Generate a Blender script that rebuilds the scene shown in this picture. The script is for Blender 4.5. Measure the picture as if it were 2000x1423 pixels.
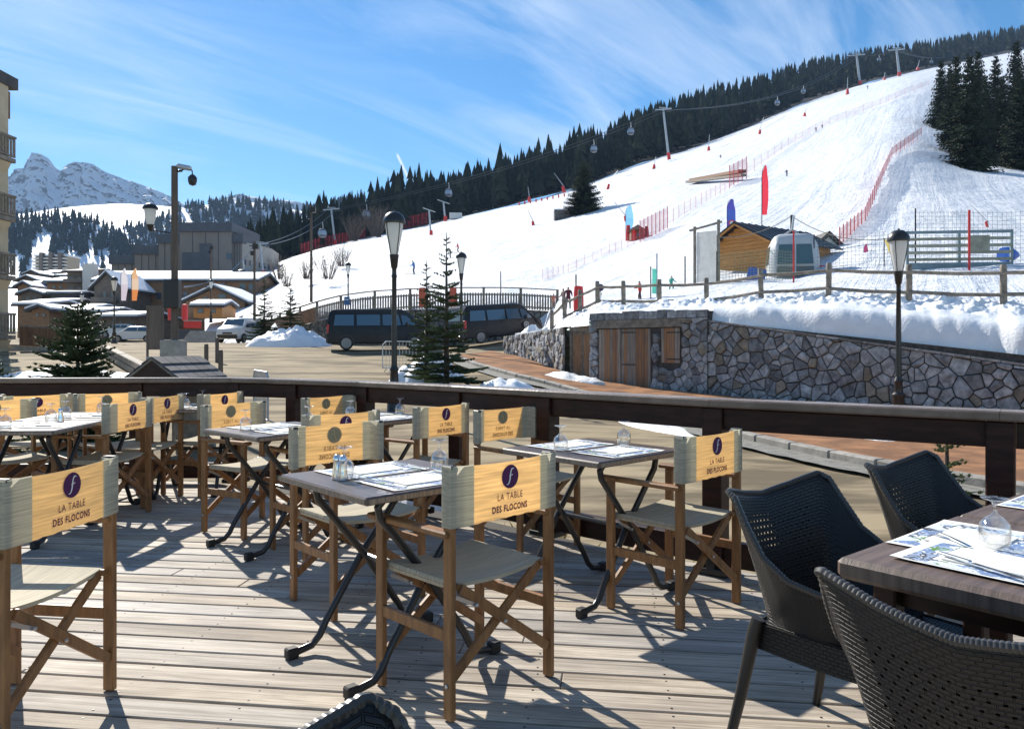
import bpy, bmesh, math, random
from mathutils import Vector, Matrix, noise as mnoise
R = math.radians
random.seed(7)
SC = bpy.context.scene
COL = SC.collection
for o in list(bpy.data.objects): bpy.data.objects.remove(o)
# ------------------------------------------------------------------ camera
F, HZ, EYE = 1500.0, 675.0, 1.27
cam = bpy.data.cameras.new('camera'); camo = bpy.data.objects.new('camera', cam); COL.objects.link(camo)
camo.location = (0, 0, EYE); camo.rotation_euler = (R(90), 0, 0)
cam.lens = 27; cam.sensor_width = 36; cam.shift_y = -36.5/2000; cam.clip_start = .05; cam.clip_end = 30000
SC.camera = camo
# ------------------------------------------------------------------ light
SUN_AZ, SUN_EL = 33.7, 35.0            # degrees left of the view axis, degrees up
sdir = Vector((-math.sin(R(SUN_AZ))*math.cos(R(SUN_EL)), math.cos(R(SUN_AZ))*math.cos(R(SUN_EL)), math.sin(R(SUN_EL))))
sl = bpy.data.lights.new('sun', 'SUN'); sl.energy = 5.0; sl.angle = R(.53); sl.color = (1, .94, .84)
so = bpy.data.objects.new('sun', sl); COL.objects.link(so); so.rotation_euler = (-sdir).to_track_quat('-Z', 'Y').to_euler()
SC.view_settings.view_transform = 'Standard'; SC.view_settings.look = 'None'
SC.view_settings.exposure = 0.8; SC.view_settings.gamma = 1; SC.view_settings.use_curve_mapping = False
W = bpy.data.worlds.new('World'); SC.world = W; W.use_nodes = True
nt = W.node_tree; nt.nodes.clear()
def N(t, ty, **k):
    n = t.nodes.new(ty)
    for a, b in k.items(): setattr(n, a, b)
    return n
out = N(nt, 'ShaderNodeOutputWorld'); bg = N(nt, 'ShaderNodeBackground'); bg.inputs[1].default_value = .09
sky = N(nt, 'ShaderNodeTexSky', sky_type='NISHITA'); sky.sun_disc = False
sky.sun_elevation = R(SUN_EL); sky.sun_rotation = R(-SUN_AZ); sky.altitude = 1600; sky.air_density = 1.0; sky.dust_density = .25; sky.ozone_density = 2.0
tc = N(nt, 'ShaderNodeTexCoord')
# cirrus: project the direction on a high sheet, stretch it, and add a little white
sep = N(nt, 'ShaderNodeSeparateXYZ'); nt.links.new(tc.outputs['Generated'], sep.inputs[0])
mx = N(nt, 'ShaderNodeMath', operation='MAXIMUM'); nt.links.new(sep.outputs[2], mx.inputs[0]); mx.inputs[1].default_value = .03
add = N(nt, 'ShaderNodeMath', operation='ADD'); nt.links.new(mx.outputs[0], add.inputs[0]); add.inputs[1].default_value = .12
dx = N(nt, 'ShaderNodeMath', operation='DIVIDE'); nt.links.new(sep.outputs[0], dx.inputs[0]); nt.links.new(add.outputs[0], dx.inputs[1])
dy = N(nt, 'ShaderNodeMath', operation='DIVIDE'); nt.links.new(sep.outputs[1], dy.inputs[0]); nt.links.new(add.outputs[0], dy.inputs[1])
cmb = N(nt, 'ShaderNodeCombineXYZ'); nt.links.new(dx.outputs[0], cmb.inputs[0]); nt.links.new(dy.outputs[0], cmb.inputs[1])
mp0 = N(nt, 'ShaderNodeMapping'); mp0.inputs['Rotation'].default_value = (0, 0, R(-50)); nt.links.new(cmb.outputs[0], mp0.inputs[0])
mp = N(nt, 'ShaderNodeMapping'); mp.inputs['Scale'].default_value = (.5, 2.4, 1); mp.inputs['Location'].default_value = (.35, .2, 0)
nt.links.new(mp0.outputs[0], mp.inputs[0])
n1 = N(nt, 'ShaderNodeTexNoise'); n1.inputs['Scale'].default_value = 1.25; n1.inputs['Detail'].default_value = 11; n1.inputs['Roughness'].default_value = .62; n1.inputs['Distortion'].default_value = .9
nt.links.new(mp.outputs[0], n1.inputs[0])
n2 = N(nt, 'ShaderNodeTexNoise'); n2.inputs['Scale'].default_value = .55; n2.inputs['Detail'].default_value = 3
nt.links.new(cmb.outputs[0], n2.inputs[0])
r1 = N(nt, 'ShaderNodeValToRGB'); r1.color_ramp.elements[0].position = .42; r1.color_ramp.elements[1].position = .74
r2 = N(nt, 'ShaderNodeValToRGB'); r2.color_ramp.elements[0].position = .32; r2.color_ramp.elements[1].position = .58
nt.links.new(n1.outputs[0], r1.inputs[0]); nt.links.new(n2.outputs[0], r2.inputs[0])
mm = N(nt, 'ShaderNodeMath', operation='MULTIPLY'); nt.links.new(r1.outputs[0], mm.inputs[0]); nt.links.new(r2.outputs[0], mm.inputs[1])
m3 = N(nt, 'ShaderNodeMath', operation='MULTIPLY'); nt.links.new(mm.outputs[0], m3.inputs[0]); m3.inputs[1].default_value = .58
mixc = N(nt, 'ShaderNodeMix', data_type='RGBA'); mixc.inputs['B'].default_value = (7.2, 7.8, 8.6, 1)
nt.links.new(m3.outputs[0], mixc.inputs['Factor'])
hs = N(nt, 'ShaderNodeHueSaturation'); hs.inputs['Saturation'].default_value = 1.32; hs.inputs['Hue'].default_value = .495
nt.links.new(sky.outputs[0], hs.inputs['Color']); nt.links.new(hs.outputs[0], mixc.inputs['A'])
# a short vapour trail, as a thin line among the directions of the sky
c1v = Vector((-225, 1500, 375)).normalized(); c2v = Vector((-192, 1500, 305)).normalized(); nv_ = c1v.cross(c2v).normalized(); mv_ = (c1v+c2v).normalized(); half = math.acos(c1v.dot(c2v))/2
nrm = N(nt, 'ShaderNodeVectorMath', operation='NORMALIZE'); nt.links.new(tc.outputs['Generated'], nrm.inputs[0])
def dotn(v):
    n = N(nt, 'ShaderNodeVectorMath', operation='DOT_PRODUCT'); nt.links.new(nrm.outputs[0], n.inputs[0]); n.inputs[1].default_value = v; return n.outputs['Value']
ab = N(nt, 'ShaderNodeMath', operation='ABSOLUTE'); nt.links.new(dotn(nv_), ab.inputs[0])
ra = N(nt, 'ShaderNodeMapRange'); ra.inputs['From Min'].default_value = .0006; ra.inputs['From Max'].default_value = .0022; ra.inputs['To Min'].default_value = 1; ra.inputs['To Max'].default_value = 0; nt.links.new(ab.outputs[0], ra.inputs[0])
rb = N(nt, 'ShaderNodeMapRange'); rb.inputs['From Min'].default_value = math.cos(half*1.05); rb.inputs['From Max'].default_value = math.cos(half*.85); nt.links.new(dotn(mv_), rb.inputs[0])
rm = N(nt, 'ShaderNodeMath', operation='MULTIPLY'); nt.links.new(ra.outputs[0], rm.inputs[0]); nt.links.new(rb.outputs[0], rm.inputs[1])
rq = N(nt, 'ShaderNodeMath', operation='MULTIPLY'); nt.links.new(rm.outputs[0], rq.inputs[0]); rq.inputs[1].default_value = .8
mixt = N(nt, 'ShaderNodeMix', data_type='RGBA'); mixt.inputs['B'].default_value = (7.5, 7.7, 8.0, 1); nt.links.new(rq.outputs[0], mixt.inputs['Factor']); nt.links.new(mixc.outputs['Result'], mixt.inputs['A'])
nt.links.new(mixt.outputs['Result'], bg.inputs[0]); nt.links.new(bg.outputs[0], out.inputs[0])
# ------------------------------------------------------------------ helpers
def at(px, py, d): return Vector(((px-1000)*d/F, d, EYE-(py-HZ)*d/F))
def gx(px, d): return (px-1000)*d/F
def interp(t, pts):
    if t <= pts[0][0]: return pts[0][1]
    for (a, va), (b, vb) in zip(pts, pts[1:]):
        if t <= b: return va+(vb-va)*(t-a)/(b-a)
    return pts[-1][1]
def sstep(a, b, t):
    t = max(0, min(1, (t-a)/(b-a))); return t*t*(3-2*t)
def fbm(x, y, z=0, o=4):
    return mnoise.fractal(Vector((x, y, z)), 1.0, 2.0, o, noise_basis='PERLIN_ORIGINAL')
class MB:
    def __init__(s): s.v = []; s.f = []; s.m = []; s.smooth = False
    def add(s, vs, fs, mi=0):
        b = len(s.v); s.v += [tuple(v) for v in vs]; s.f += [tuple(i+b for i in f) for f in fs]; s.m += [mi]*len(fs); return s
    def box(s, c, size, rot=None, mi=0):
        c = Vector(c); h = Vector(size)/2
        vs = [Vector((x*h.x, y*h.y, z*h.z)) for x in (-1, 1) for y in (-1, 1) for z in (-1, 1)]
        if rot is not None: vs = [rot @ v for v in vs]
        return s.add([v+c for v in vs], [(0,1,3,2),(4,6,7,5),(0,4,5,1),(2,3,7,6),(0,2,6,4),(1,5,7,3)], mi)
    def bbox(s, c, size, b=.004, rot=None, mi=0):      # box with chamfered edges
        c = Vector(c); h = Vector(size)/2; b = min(b, min(h)*.9); vs = []; idx = {}
        for sx in (-1, 1):
            for sy in (-1, 1):
                for sz in (-1, 1):
                    for k in range(3):
                        p = [sx*h.x, sy*h.y, sz*h.z]
                        for j, sg in enumerate((sx, sy, sz)):
                            if j != k: p[j] -= sg*b
                        idx[(sx, sy, sz, k)] = len(vs); vs.append(Vector(p))
        fs = []
        for k in range(3):
            a, d = [j for j in range(3) if j != k]
            for sg in (-1, 1):
                q = []
                for (u, w) in ((-1,-1), (1,-1), (1,1), (-1,1)):
                    t = [0, 0, 0]; t[k] = sg; t[a] = u; t[d] = w; q.append(idx[(*t, k)])
                fs.append(q)
            for u in (-1, 1):
                for w in (-1, 1):                           # edge along axis k
                    t0 = [0, 0, 0]; t0[a] = u; t0[d] = w; t1 = list(t0); t0[k] = -1; t1[k] = 1
                    fs.append([idx[(*t0, a)], idx[(*t1, a)], idx[(*t1, d)], idx[(*t0, d)]])
        for sx in (-1, 1):
            for sy in (-1, 1):
                for sz in (-1, 1): fs.append([idx[(sx, sy, sz, k)] for k in range(3)])
        if rot is not None: vs = [rot @ v for v in vs]
        return s.add([v+c for v in vs], fs, mi)
    def bar(s, p0, p1, w, h, up=(0, 0, 1), mi=0, b=0):     # rectangular bar from p0 to p1: w across, h along 'up'
        p0 = Vector(p0); p1 = Vector(p1); d = p1-p0; L = d.length; d.normalize(); up = Vector(up)
        x = d.cross(up)
        if x.length < 1e-4: x = d.cross(Vector((0, 1, 0)))
        x.normalize(); z = x.cross(d)
        rot = Matrix((x, d, z)).transposed()
        return s.bbox((p0+p1)/2, (w, L, h), b, rot, mi) if b else s.box((p0+p1)/2, (w, L, h), rot, mi)
    def tube(s, pts, r, n=8, cap=True, mi=0):
        pts = [Vector(p) for p in pts]; rs = r if isinstance(r, (list, tuple)) else [r]*len(pts)
        b = len(s.v); ref = None; vs = []
        for i, p in enumerate(pts):
            d = (pts[min(i+1, len(pts)-1)]-pts[max(i-1, 0)])
            if d.length < 1e-9: d = Vector((0, 0, 1))
            d.normalize()
            if ref is None: ref = Vector((1, 0, 0)) if abs(d.x) < .8 else Vector((0, 1, 0))
            x = (ref-d*ref.dot(d)).normalized(); y = d.cross(x); ref = x
            vs += [p+(x*math.cos(2*math.pi*k/n)+y*math.sin(2*math.pi*k/n))*rs[i] for k in range(n)]
        fs = [(i*n+k, i*n+(k+1) % n, (i+1)*n+(k+1) % n, (i+1)*n+k) for i in range(len(pts)-1) for k in range(n)]
        if cap: fs += [tuple(range(n))[::-1], tuple((len(pts)-1)*n+k for k in range(n))]
        return s.add(vs, fs, mi)
    def lathe(s, prof, n=16, c=(0, 0, 0), mi=0, cap=True):   # profile of (radius, z)
        vs = [(c[0]+r*math.cos(2*math.pi*k/n), c[1]+r*math.sin(2*math.pi*k/n), c[2]+z) for r, z in prof for k in range(n)]
        fs = [(i*n+k, i*n+(k+1) % n, (i+1)*n+(k+1) % n, (i+1)*n+k) for i in range(len(prof)-1) for k in range(n)]
        if cap: fs += [tuple(range(n))[::-1], tuple((len(prof)-1)*n+k for k in range(n))]
        return s.add(vs, fs, mi)
    def prism(s, poly, vec, mi=0):
        n = len(poly); v = Vector(vec); a = [Vector(p) for p in poly]
        return s.add(a+[p+v for p in a], [tuple(range(n))[::-1], tuple(range(n, 2*n))]+[(i, (i+1) % n, n+(i+1) % n, n+i) for i in range(n)], mi)
    def grid(s, fn, nu, nv, mi=0, wrap=False):
        vs = [fn(i/nu, j/nv) for i in range(nu+1) for j in range(nv+1)]
        fs = [(i*(nv+1)+j, (i+1)*(nv+1)+j, (i+1)*(nv+1)+j+1, i*(nv+1)+j+1) for i in range(nu) for j in range(nv)]
        return s.add(vs, fs, mi)
    def mesh(s, name, mats, smooth=None, recalc=True):
        me = bpy.data.meshes.new(name); me.from_pydata(s.v, [], s.f)
        if not isinstance(mats, (list, tuple)): mats = [mats]
        for m in mats: me.materials.append(m)
        if len(mats) > 1: me.polygons.foreach_set('material_index', s.m)
        if recalc:
            bm = bmesh.new(); bm.from_mesh(me); bmesh.ops.recalc_face_normals(bm, faces=bm.faces); bm.to_mesh(me); bm.free()
        if s.smooth if smooth is None else smooth:
            me.polygons.foreach_set('use_smooth', [True]*len(me.polygons))
            try: me.set_sharp_from_angle(angle=R(40))
            except Exception: pass
        me.update(); return me
    def build(s, name, mats, parent=None, smooth=None, recalc=True):
        return mobj(name, s.mesh(name, mats, smooth, recalc), parent)
def mobj(name, me, parent=None):
    o = bpy.data.objects.new(name, me); COL.objects.link(o)
    if parent is not None: o.parent = parent
    return o
def tag(o, label=None, cat=None, group=None, kind=None):
    if label: o['label'] = label
    if cat: o['category'] = cat
    if group: o['group'] = group
    if kind: o['kind'] = kind
    return o
def thing(name, label, cat, loc=(0, 0, 0), rz=0, group=None):
    o = bpy.data.objects.new(name, None); COL.objects.link(o); o.location = loc; o.rotation_euler = (0, 0, rz); o.empty_display_size = .1
    return tag(o, label, cat, group)
KIDS = {}
def copy_tree(o, label=None, loc=None, rz=None, group=None, parent=None):
    c = o.copy(); COL.objects.link(c)
    if parent is not None: c.parent = parent
    if label: c['label'] = label
    if group: c['group'] = group
    if loc is not None: c.location = loc
    if rz is not None: c.rotation_euler = (0, 0, rz)
    if o.name not in KIDS: KIDS[o.name] = [x for x in COL.objects if x.parent == o]
    for ch in KIDS[o.name]: copy_tree(ch, parent=c)
    return c
# ------------------------------------------------------------------ materials
MATS = {}
def mat(name, col, rough=.6, metal=0, var=0, nscale=8, bump=0, bscale=60, spec=.5, rand=0, stretch=None, col2=None, coord='Object', detail=5, bdist=.01, lo=.35, hi=.65, transl=0, hue=0):
    if name in MATS: return MATS[name]
    m = bpy.data.materials.new(name); m.use_nodes = True; t = m.node_tree; b = t.nodes['Principled BSDF']
    b.inputs['Roughness'].default_value = rough; b.inputs['Metallic'].default_value = metal; b.inputs['Specular IOR Level'].default_value = spec
    c4 = (*col, 1); b.inputs['Base Color'].default_value = c4; last = None
    tc = N(t, 'ShaderNodeTexCoord'); mp = N(t, 'ShaderNodeMapping'); t.links.new(tc.outputs[coord], mp.inputs[0])
    if stretch: mp.inputs['Scale'].default_value = stretch
    if rand:                                             # shift the pattern for every object
        oi = N(t, 'ShaderNodeObjectInfo'); ml = N(t, 'ShaderNodeVectorMath', operation='SCALE'); ml.inputs[0].default_value = (37, 53, 71)
        t.links.new(oi.outputs['Random'], ml.inputs['Scale']); t.links.new(ml.outputs[0], mp.inputs['Location'])
    if var or col2:
        nz = N(t, 'ShaderNodeTexNoise'); nz.inputs['Scale'].default_value = nscale; nz.inputs['Detail'].default_value = detail; nz.inputs['Roughness'].default_value = .6
        t.links.new(mp.outputs[0], nz.inputs[0])
        rp = N(t, 'ShaderNodeValToRGB'); rp.color_ramp.elements[0].position = lo; rp.color_ramp.elements[1].position = hi
        c2 = col2 or tuple(max(0, x*(1-var)) for x in col)
        rp.color_ramp.elements[0].color = (*c2, 1); rp.color_ramp.elements[1].color = c4 if col2 else (*[min(1, x*(1+var)) for x in col], 1)
        t.links.new(nz.outputs[0], rp.inputs[0]); last = rp.outputs[0]
    if rand:
        h = N(t, 'ShaderNodeHueSaturation'); mr = N(t, 'ShaderNodeMapRange'); mr.inputs['To Min'].default_value = 1-rand; mr.inputs['To Max'].default_value = 1+rand
        t.links.new(oi.outputs['Random'], mr.inputs[0]); t.links.new(mr.outputs[0], h.inputs['Value'])
        if last: t.links.new(last, h.inputs['Color'])
        else: h.inputs['Color'].default_value = c4
        if hue:
            wn = N(t, 'ShaderNodeTexWhiteNoise', noise_dimensions='1D'); t.links.new(oi.outputs['Random'], wn.inputs['W'])
            m2 = N(t, 'ShaderNodeMapRange'); m2.inputs['To Min'].default_value = 1-hue; m2.inputs['To Max'].default_value = 1+hue
            t.links.new(wn.outputs[0], m2.inputs[0]); t.links.new(m2.outputs[0], h.inputs['Saturation'])
        last = h.outputs[0]
    if last: t.links.new(last, b.inputs['Base Color'])
    if bump:
        nb = N(t, 'ShaderNodeTexNoise'); nb.inputs['Scale'].default_value = bscale; nb.inputs['Detail'].default_value = 5
        t.links.new(mp.outputs[0], nb.inputs[0]); bp = N(t, 'ShaderNodeBump'); bp.inputs['Strength'].default_value = bump; bp.inputs['Distance'].default_value = bdist
        t.links.new(nb.outputs[0], bp.inputs['Height']); t.links.new(bp.outputs[0], b.inputs['Normal'])
    if transl:
        tr = N(t, 'ShaderNodeBsdfTranslucent'); ms = N(t, 'ShaderNodeMixShader'); ms.inputs[0].default_value = transl
        if last: t.links.new(last, tr.inputs[0])
        else: tr.inputs[0].default_value = c4
        t.links.new(b.outputs[0], ms.inputs[1]); t.links.new(tr.outputs[0], ms.inputs[2]); t.links.new(ms.outputs[0], t.nodes['Material Output'].inputs[0])
    MATS[name] = m; return m
def glassy(name, tint=(1, 1, 1), transp=.8, rough=.02):
    m = bpy.data.materials.new(name); m.use_nodes = True; t = m.node_tree; b = t.nodes['Principled BSDF']
    b.inputs['Base Color'].default_value = (*[x*.3 for x in tint], 1); b.inputs['Roughness'].default_value = rough
    g = N(t, 'ShaderNodeBsdfGlossy'); g.inputs['Roughness'].default_value = rough; tr = N(t, 'ShaderNodeBsdfTransparent'); tr.inputs[0].default_value = (*tint, 1)
    fr = N(t, 'ShaderNodeLayerWeight'); fr.inputs[0].default_value = .35; mr = N(t, 'ShaderNodeMapRange'); mr.inputs['To Min'].default_value = (1-transp)*.5; mr.inputs['To Max'].default_value = min(1, (1-transp)*2.6)
    t.links.new(fr.outputs['Facing'], mr.inputs[0]); ms = N(t, 'ShaderNodeMixShader'); t.links.new(mr.outputs[0], ms.inputs[0])
    t.links.new(tr.outputs[0], ms.inputs[1]); t.links.new(g.outputs[0], ms.inputs[2]); t.links.new(ms.outputs[0], t.nodes['Material Output'].inputs[0])
    return m
M_snow = mat('snow', (.80, .82, .86), .55, var=.035, nscale=.35, bump=.5, bscale=5, bdist=.05, spec=.25)
M_piste = mat('groomed_snow', (.84, .86, .90), .6, var=.04, nscale=.05, bump=.45, bscale=.55, bdist=.5, spec=.2, stretch=(1, .25, 1))
M_lumpsnow = mat('lumpy_snow', (.80, .82, .85), .5, var=.05, nscale=2.5, bump=.4, bscale=14, bdist=.03, spec=.2)
M_dirtsnow = mat('dirty_snow', (.80, .80, .80), .6, col2=(.52, .49, .45), nscale=3, bump=.7, bscale=12, bdist=.04, lo=.3, hi=.55)
M_road = mat('road', (.33, .265, .17), .85, col2=(.15, .12, .08), nscale=1.3, stretch=(.3, 1.1, 1), detail=11, bump=.5, bscale=18, bdist=.02, lo=.41, hi=.59, spec=.08)
M_redpath = mat('red_path', (.36, .185, .095), .85, col2=(.20, .11, .065), nscale=1.2, bump=.2, bscale=60, lo=.41, hi=.6, spec=.08)
M_deck = mat('deck_board', (.36, .32, .27), .7, rand=.18, hue=.35, var=.01)
def deck_grain(m):
    t = m.node_tree; b = t.nodes['Principled BSDF']; b.inputs['Specular IOR Level'].default_value = .2
    mp = [n for n in t.nodes if n.type == 'MAPPING'][0]; hsn = [n for n in t.nodes if n.type == 'HUE_SAT'][0]
    def nz(sc, scale, det, rough=.6, dist=0):
        q = N(t, 'ShaderNodeVectorMath', operation='MULTIPLY'); q.inputs[1].default_value = sc; t.links.new(mp.outputs[0], q.inputs[0])
        n = N(t, 'ShaderNodeTexNoise'); n.inputs['Scale'].default_value = scale; n.inputs['Detail'].default_value = det; n.inputs['Roughness'].default_value = rough; n.inputs['Distortion'].default_value = dist; t.links.new(q.outputs[0], n.inputs[0]); return n.outputs[0]
    fine = nz((1.1, 85, 1), 1, 6, .7, .4); broad = nz((1.2, 9, 1), 1.6, 5, .6, .8); blot = nz((1.5, 3, 1), 1.2, 4)
    def ramp(f, p0, p1, c0, c1):
        r = N(t, 'ShaderNodeValToRGB'); r.color_ramp.elements[0].position = p0; r.color_ramp.elements[1].position = p1; r.color_ramp.elements[0].color = (*c0, 1); r.color_ramp.elements[1].color = (*c1, 1); t.links.new(f, r.inputs[0]); return r.outputs[0]
    def mul(a, c, f):
        m_ = N(t, 'ShaderNodeMix', data_type='RGBA', blend_type='MULTIPLY'); m_.inputs['Factor'].default_value = f; t.links.new(a, m_.inputs['A']); t.links.new(c, m_.inputs['B']); return m_.outputs['Result']
    base = ramp(broad, .28, .70, (.33, .285, .235), (.60, .535, .445)); c = mul(base, ramp(fine, .34, .56, (.45, .42, .40), (1, 1, 1)), .85); c = mul(c, ramp(blot, .3, .6, (.72, .72, .74), (1.0, 1.0, 1.0)), 1)
    t.links.new(c, hsn.inputs['Color'])
    bp = N(t, 'ShaderNodeBump'); bp.inputs['Strength'].default_value = .5; bp.inputs['Distance'].default_value = .003; t.links.new(fine, bp.inputs['Height']); t.links.new(bp.outputs[0], b.inputs['Normal'])
deck_grain(M_deck)
M_darkwood = mat('dark_stained_wood', (.030, .011, .008), .45, spec=.25, var=.4, nscale=6, stretch=(1, 1, 6), bump=.12, bscale=30)
M_railtop = mat('rail_cap_wood', (.15, .11, .09), .27, var=.35, nscale=4, bump=.15, bscale=30)
M_teak = mat('teak', (.25, .115, .04), .42, var=.28, nscale=10, stretch=(4, 4, .7), bump=.06, bscale=60, rand=.10)
M_seat = mat('seat_canvas', (.56, .50, .37), .8, var=.16, nscale=26, stretch=(.15, 4, 1), bump=.2, bscale=200, bdist=.002, transl=.28, rand=.1)
M_canvas = mat('printed_canvas', (.86, .665, .39), .8, var=.16, nscale=22, stretch=(.25, 1, 6), bump=.15, bscale=250, bdist=.002, transl=.62, rand=.07)
M_sleeve = mat('canvas_sleeve', (.60, .56, .43), .8, var=.2, nscale=26, stretch=(.2, 1, 7), bump=.15, bscale=250, bdist=.002, transl=.42)
M_purple = mat('purple_print', (.085, .010, .075), .7)
M_ghost = mat('show_through_print', (.42, .36, .22), .8, transl=.3)
M_ghostt = mat('show_through_lettering', (.52, .33, .14), .8, transl=.4)
M_white = mat('white_print', (.8, .78, .72), .7)
M_alu = mat('brushed_metal', (.55, .55, .55), .35, metal=.9)
M_steel = mat('polished_steel', (.75, .76, .78), .16, metal=1)
M_tube = mat('dark_tube_metal', (.035, .033, .032), .28, metal=.3, spec=.6)
M_rubber = mat('black_rubber', (.012, .012, .012), .6)
M_ttop = mat('dark_laminate', (.105, .075, .062), .30, var=.28, nscale=5, stretch=(1, 12, 1), bump=.05, bscale=60, spec=.55)
M_tedge = mat('wood_laminate_edge', (.25, .19, .14), .5, var=.35, nscale=14, stretch=(6, 6, .6))
M_paper = mat('white_paper', (.82, .80, .74), .7)
M_glass = glassy('clear_glass', (1, 1, 1), .78)
M_iron = mat('painted_iron', (.018, .018, .018), .34, var=.3, nscale=14, bump=.08, bscale=30)
M_lampglass = mat('lamp_glass', (.80, .81, .80), .25, transl=.45)
M_greywood = mat('weathered_timber', (.23, .195, .155), .8, var=.35, nscale=5, stretch=(1, 1, 1), bump=.3, bscale=25, rand=.14)
M_brownwood = mat('brown_timber', (.20, .10, .05), .7, var=.35, nscale=5, bump=.2, bscale=25, rand=.12)
M_orangewood = mat('orange_pine_boards', (.52, .225, .055), .55, var=.2, nscale=5, stretch=(.5, .5, 5), rand=.08)
M_pole = mat('brown_pole', (.115, .085, .065), .7, var=.25, nscale=4, stretch=(5, 5, .4), bump=.2, bscale=25)
M_red = mat('red_padding', (.62, .035, .03), .5, var=.1, nscale=3)
M_rednet = mat('red_net', (.60, .06, .07), .7)
M_galv = mat('galvanised_steel', (.42, .44, .46), .45, metal=.5, var=.15, nscale=6)
M_black = mat('black_plastic', (.012, .012, .013), .4)
M_stone = mat('wall_stone', (.25, .255, .265), .8, var=.45, nscale=6, bump=.9, bscale=18, bdist=.02, rand=.42, hue=.6, detail=8)
M_stonetan = mat('tan_wall_stone', (.215, .185, .145), .8, var=.3, nscale=7, bump=.5, bscale=18, bdist=.02, rand=.3, detail=8)
M_mortar = mat('wall_joint', (.060, .055, .050), .95, var=.4, nscale=9, bump=.5, bscale=30)
M_kerb = mat('kerb_stone', (.27, .25, .22), .85, var=.25, nscale=6, bump=.3, bscale=30, rand=.15)
M_concrete = mat('concrete', (.33, .31, .28), .85, var=.2, nscale=4, bump=.2, bscale=40)
M_needle = mat('spruce_needles', (.052, .075, .030), .55, var=.5, nscale=3, transl=.15, spec=.3)
M_needled = mat('dark_spruce_needles', (.036, .046, .026), .7, var=.6, nscale=.35, spec=.1)
M_forest = mat('forest_needles', (.048, .052, .034), .9, col2=(.014, .023, .017), nscale=.09, spec=0, lo=.38, hi=.7)
M_bark = mat('bark', (.075, .055, .042), .9, var=.3, nscale=9, bump=.4, bscale=30)
M_twig = mat('bare_twigs', (.135, .105, .085), .9)
M_vanpaint = mat('black_van_paint', (.012, .012, .015), .32, spec=.3, var=.3, nscale=3)
M_vwin = mat('van_window', (.05, .10, .15), .06, spec=.9)
M_whitepaint = mat('white_car_paint', (.62, .63, .63), .3)
M_tyre = mat('tyre', (.022, .021, .02), .8)
M_tail = mat('tail_lamp', (.45, .015, .012), .25)
M_rim = mat('wheel_rim', (.20, .20, .20), .4, metal=.7)
def gz(X, Y):
    z = interp(Y, [(2, -.47), (12, -.42), (17, -.27), (25, .22), (31, .62), (37.5, 1.07), (45, 1.32), (55, 1.47), (95, 1.75), (160, 2.6), (260, 6)])
    z -= .26*sstep(0, 4, X)*sstep(12, 22, Y)*(1-sstep(28, 34, Y))
    z += .55*sstep(-4, 2, X)*sstep(34, 41, Y)
    return z
# ------------------------------------------------------------------ ground, ski slope, hills
def fan(name, mt, pxs, ds, zf, kind='structure', smooth=True):
    mb = MB(); n = len(ds)
    for px in pxs:
        for d in ds:
            X = gx(px, d); mb.v.append((X, d, zf(px, d, X)))
    for i in range(len(pxs)-1):
        for j in range(n-1):
            mb.f.append((i*n+j, (i+1)*n+j, (i+1)*n+j+1, i*n+j+1)); mb.m.append(0)
    o = mb.build(name, mt, None, smooth, recalc=False); tag(o, kind=kind); return o
def geo(a, b, n): return [a*(b/a)**(i/n) for i in range(n+1)]
def lin(a, b, n): return [a+(b-a)*i/n for i in range(n+1)]
fan('ground', M_road, lin(-1400, 3200, 90), geo(1.2, 330, 70), lambda px, d, X: gz(X, d)+.03*fbm(X*.4, d*.4)-.02)
def near_d(px):
    k = (px-1000)/F; return 30.08/(k+.943)
COLS = [(400, [(54, 700), (72, 690), (75, 640), (110, 600), (150, 570), (220, 545)]),
 (480, [(50, 715), (59, 690), (62, 640), (90, 600), (150, 560), (220, 530)]), (540, [(47, 715), (53, 690), (55, 622), (90, 570), (150, 535), (220, 513)]),
 (620, [(43, 730), (49, 690), (50, 612), (80, 550), (140, 505), (250, 482)]), (800, [(37, 740), (47, 700), (48, 606), (80, 535), (140, 478), (280, 443)]),
 (1000, [(31, 770), (46, 700), (47, 600), (75, 525), (140, 450), (300, 398)]), (1040, [(31, 720), (44, 690), (46, 605), (62, 548), (100, 492), (160, 432), (305, 386)]), (1090, [(29, 640), (36, 622), (44, 598), (60, 555), (100, 478), (170, 415), (310, 374)]),
 (1167, [(28.5, 602), (40, 580), (60, 540), (100, 460), (170, 395), (315, 350)]), (1250, [(27.1, 606), (40, 566), (60, 515), (100, 435), (170, 372), (320, 316)]),
 (1380, [(25.1, 603), (36, 548), (60, 465), (100, 395), (170, 335), (360, 278)]), (1487, [(23.7, 588), (36, 540), (60, 450), (100, 372), (190, 295), (420, 235)]),
 (1560, [(22.9, 584), (36, 538), (60, 440), (100, 355), (200, 265), (460, 202)]), (1700, [(21.3, 586), (30, 535), (45, 460), (70, 375), (120, 280), (250, 200), (550, 157)]),
 (1790, [(20.5, 592), (30, 528), (45, 450), (70, 372), (120, 265), (250, 175), (640, 137)]), (1870, [(19.7, 596), (30, 520), (45, 445), (75, 368), (100, 335), (150, 262), (300, 170), (650, 122)]),
 (2000, [(18.7, 600), (30, 515), (45, 445), (75, 378), (100, 340), (150, 265), (300, 160), (700, 95)]), (2300, [(16.5, 600), (30, 505), (45, 440), (75, 380), (110, 330), (300, 140), (800, 30)]),
 (2700, [(14.5, 600), (30, 500), (45, 430), (75, 370), (110, 310), (300, 110), (800, 0)])]
def ycol(c, d):
    u = 1/d; return interp(-u, [(-1/a, b) for a, b in c])
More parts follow.
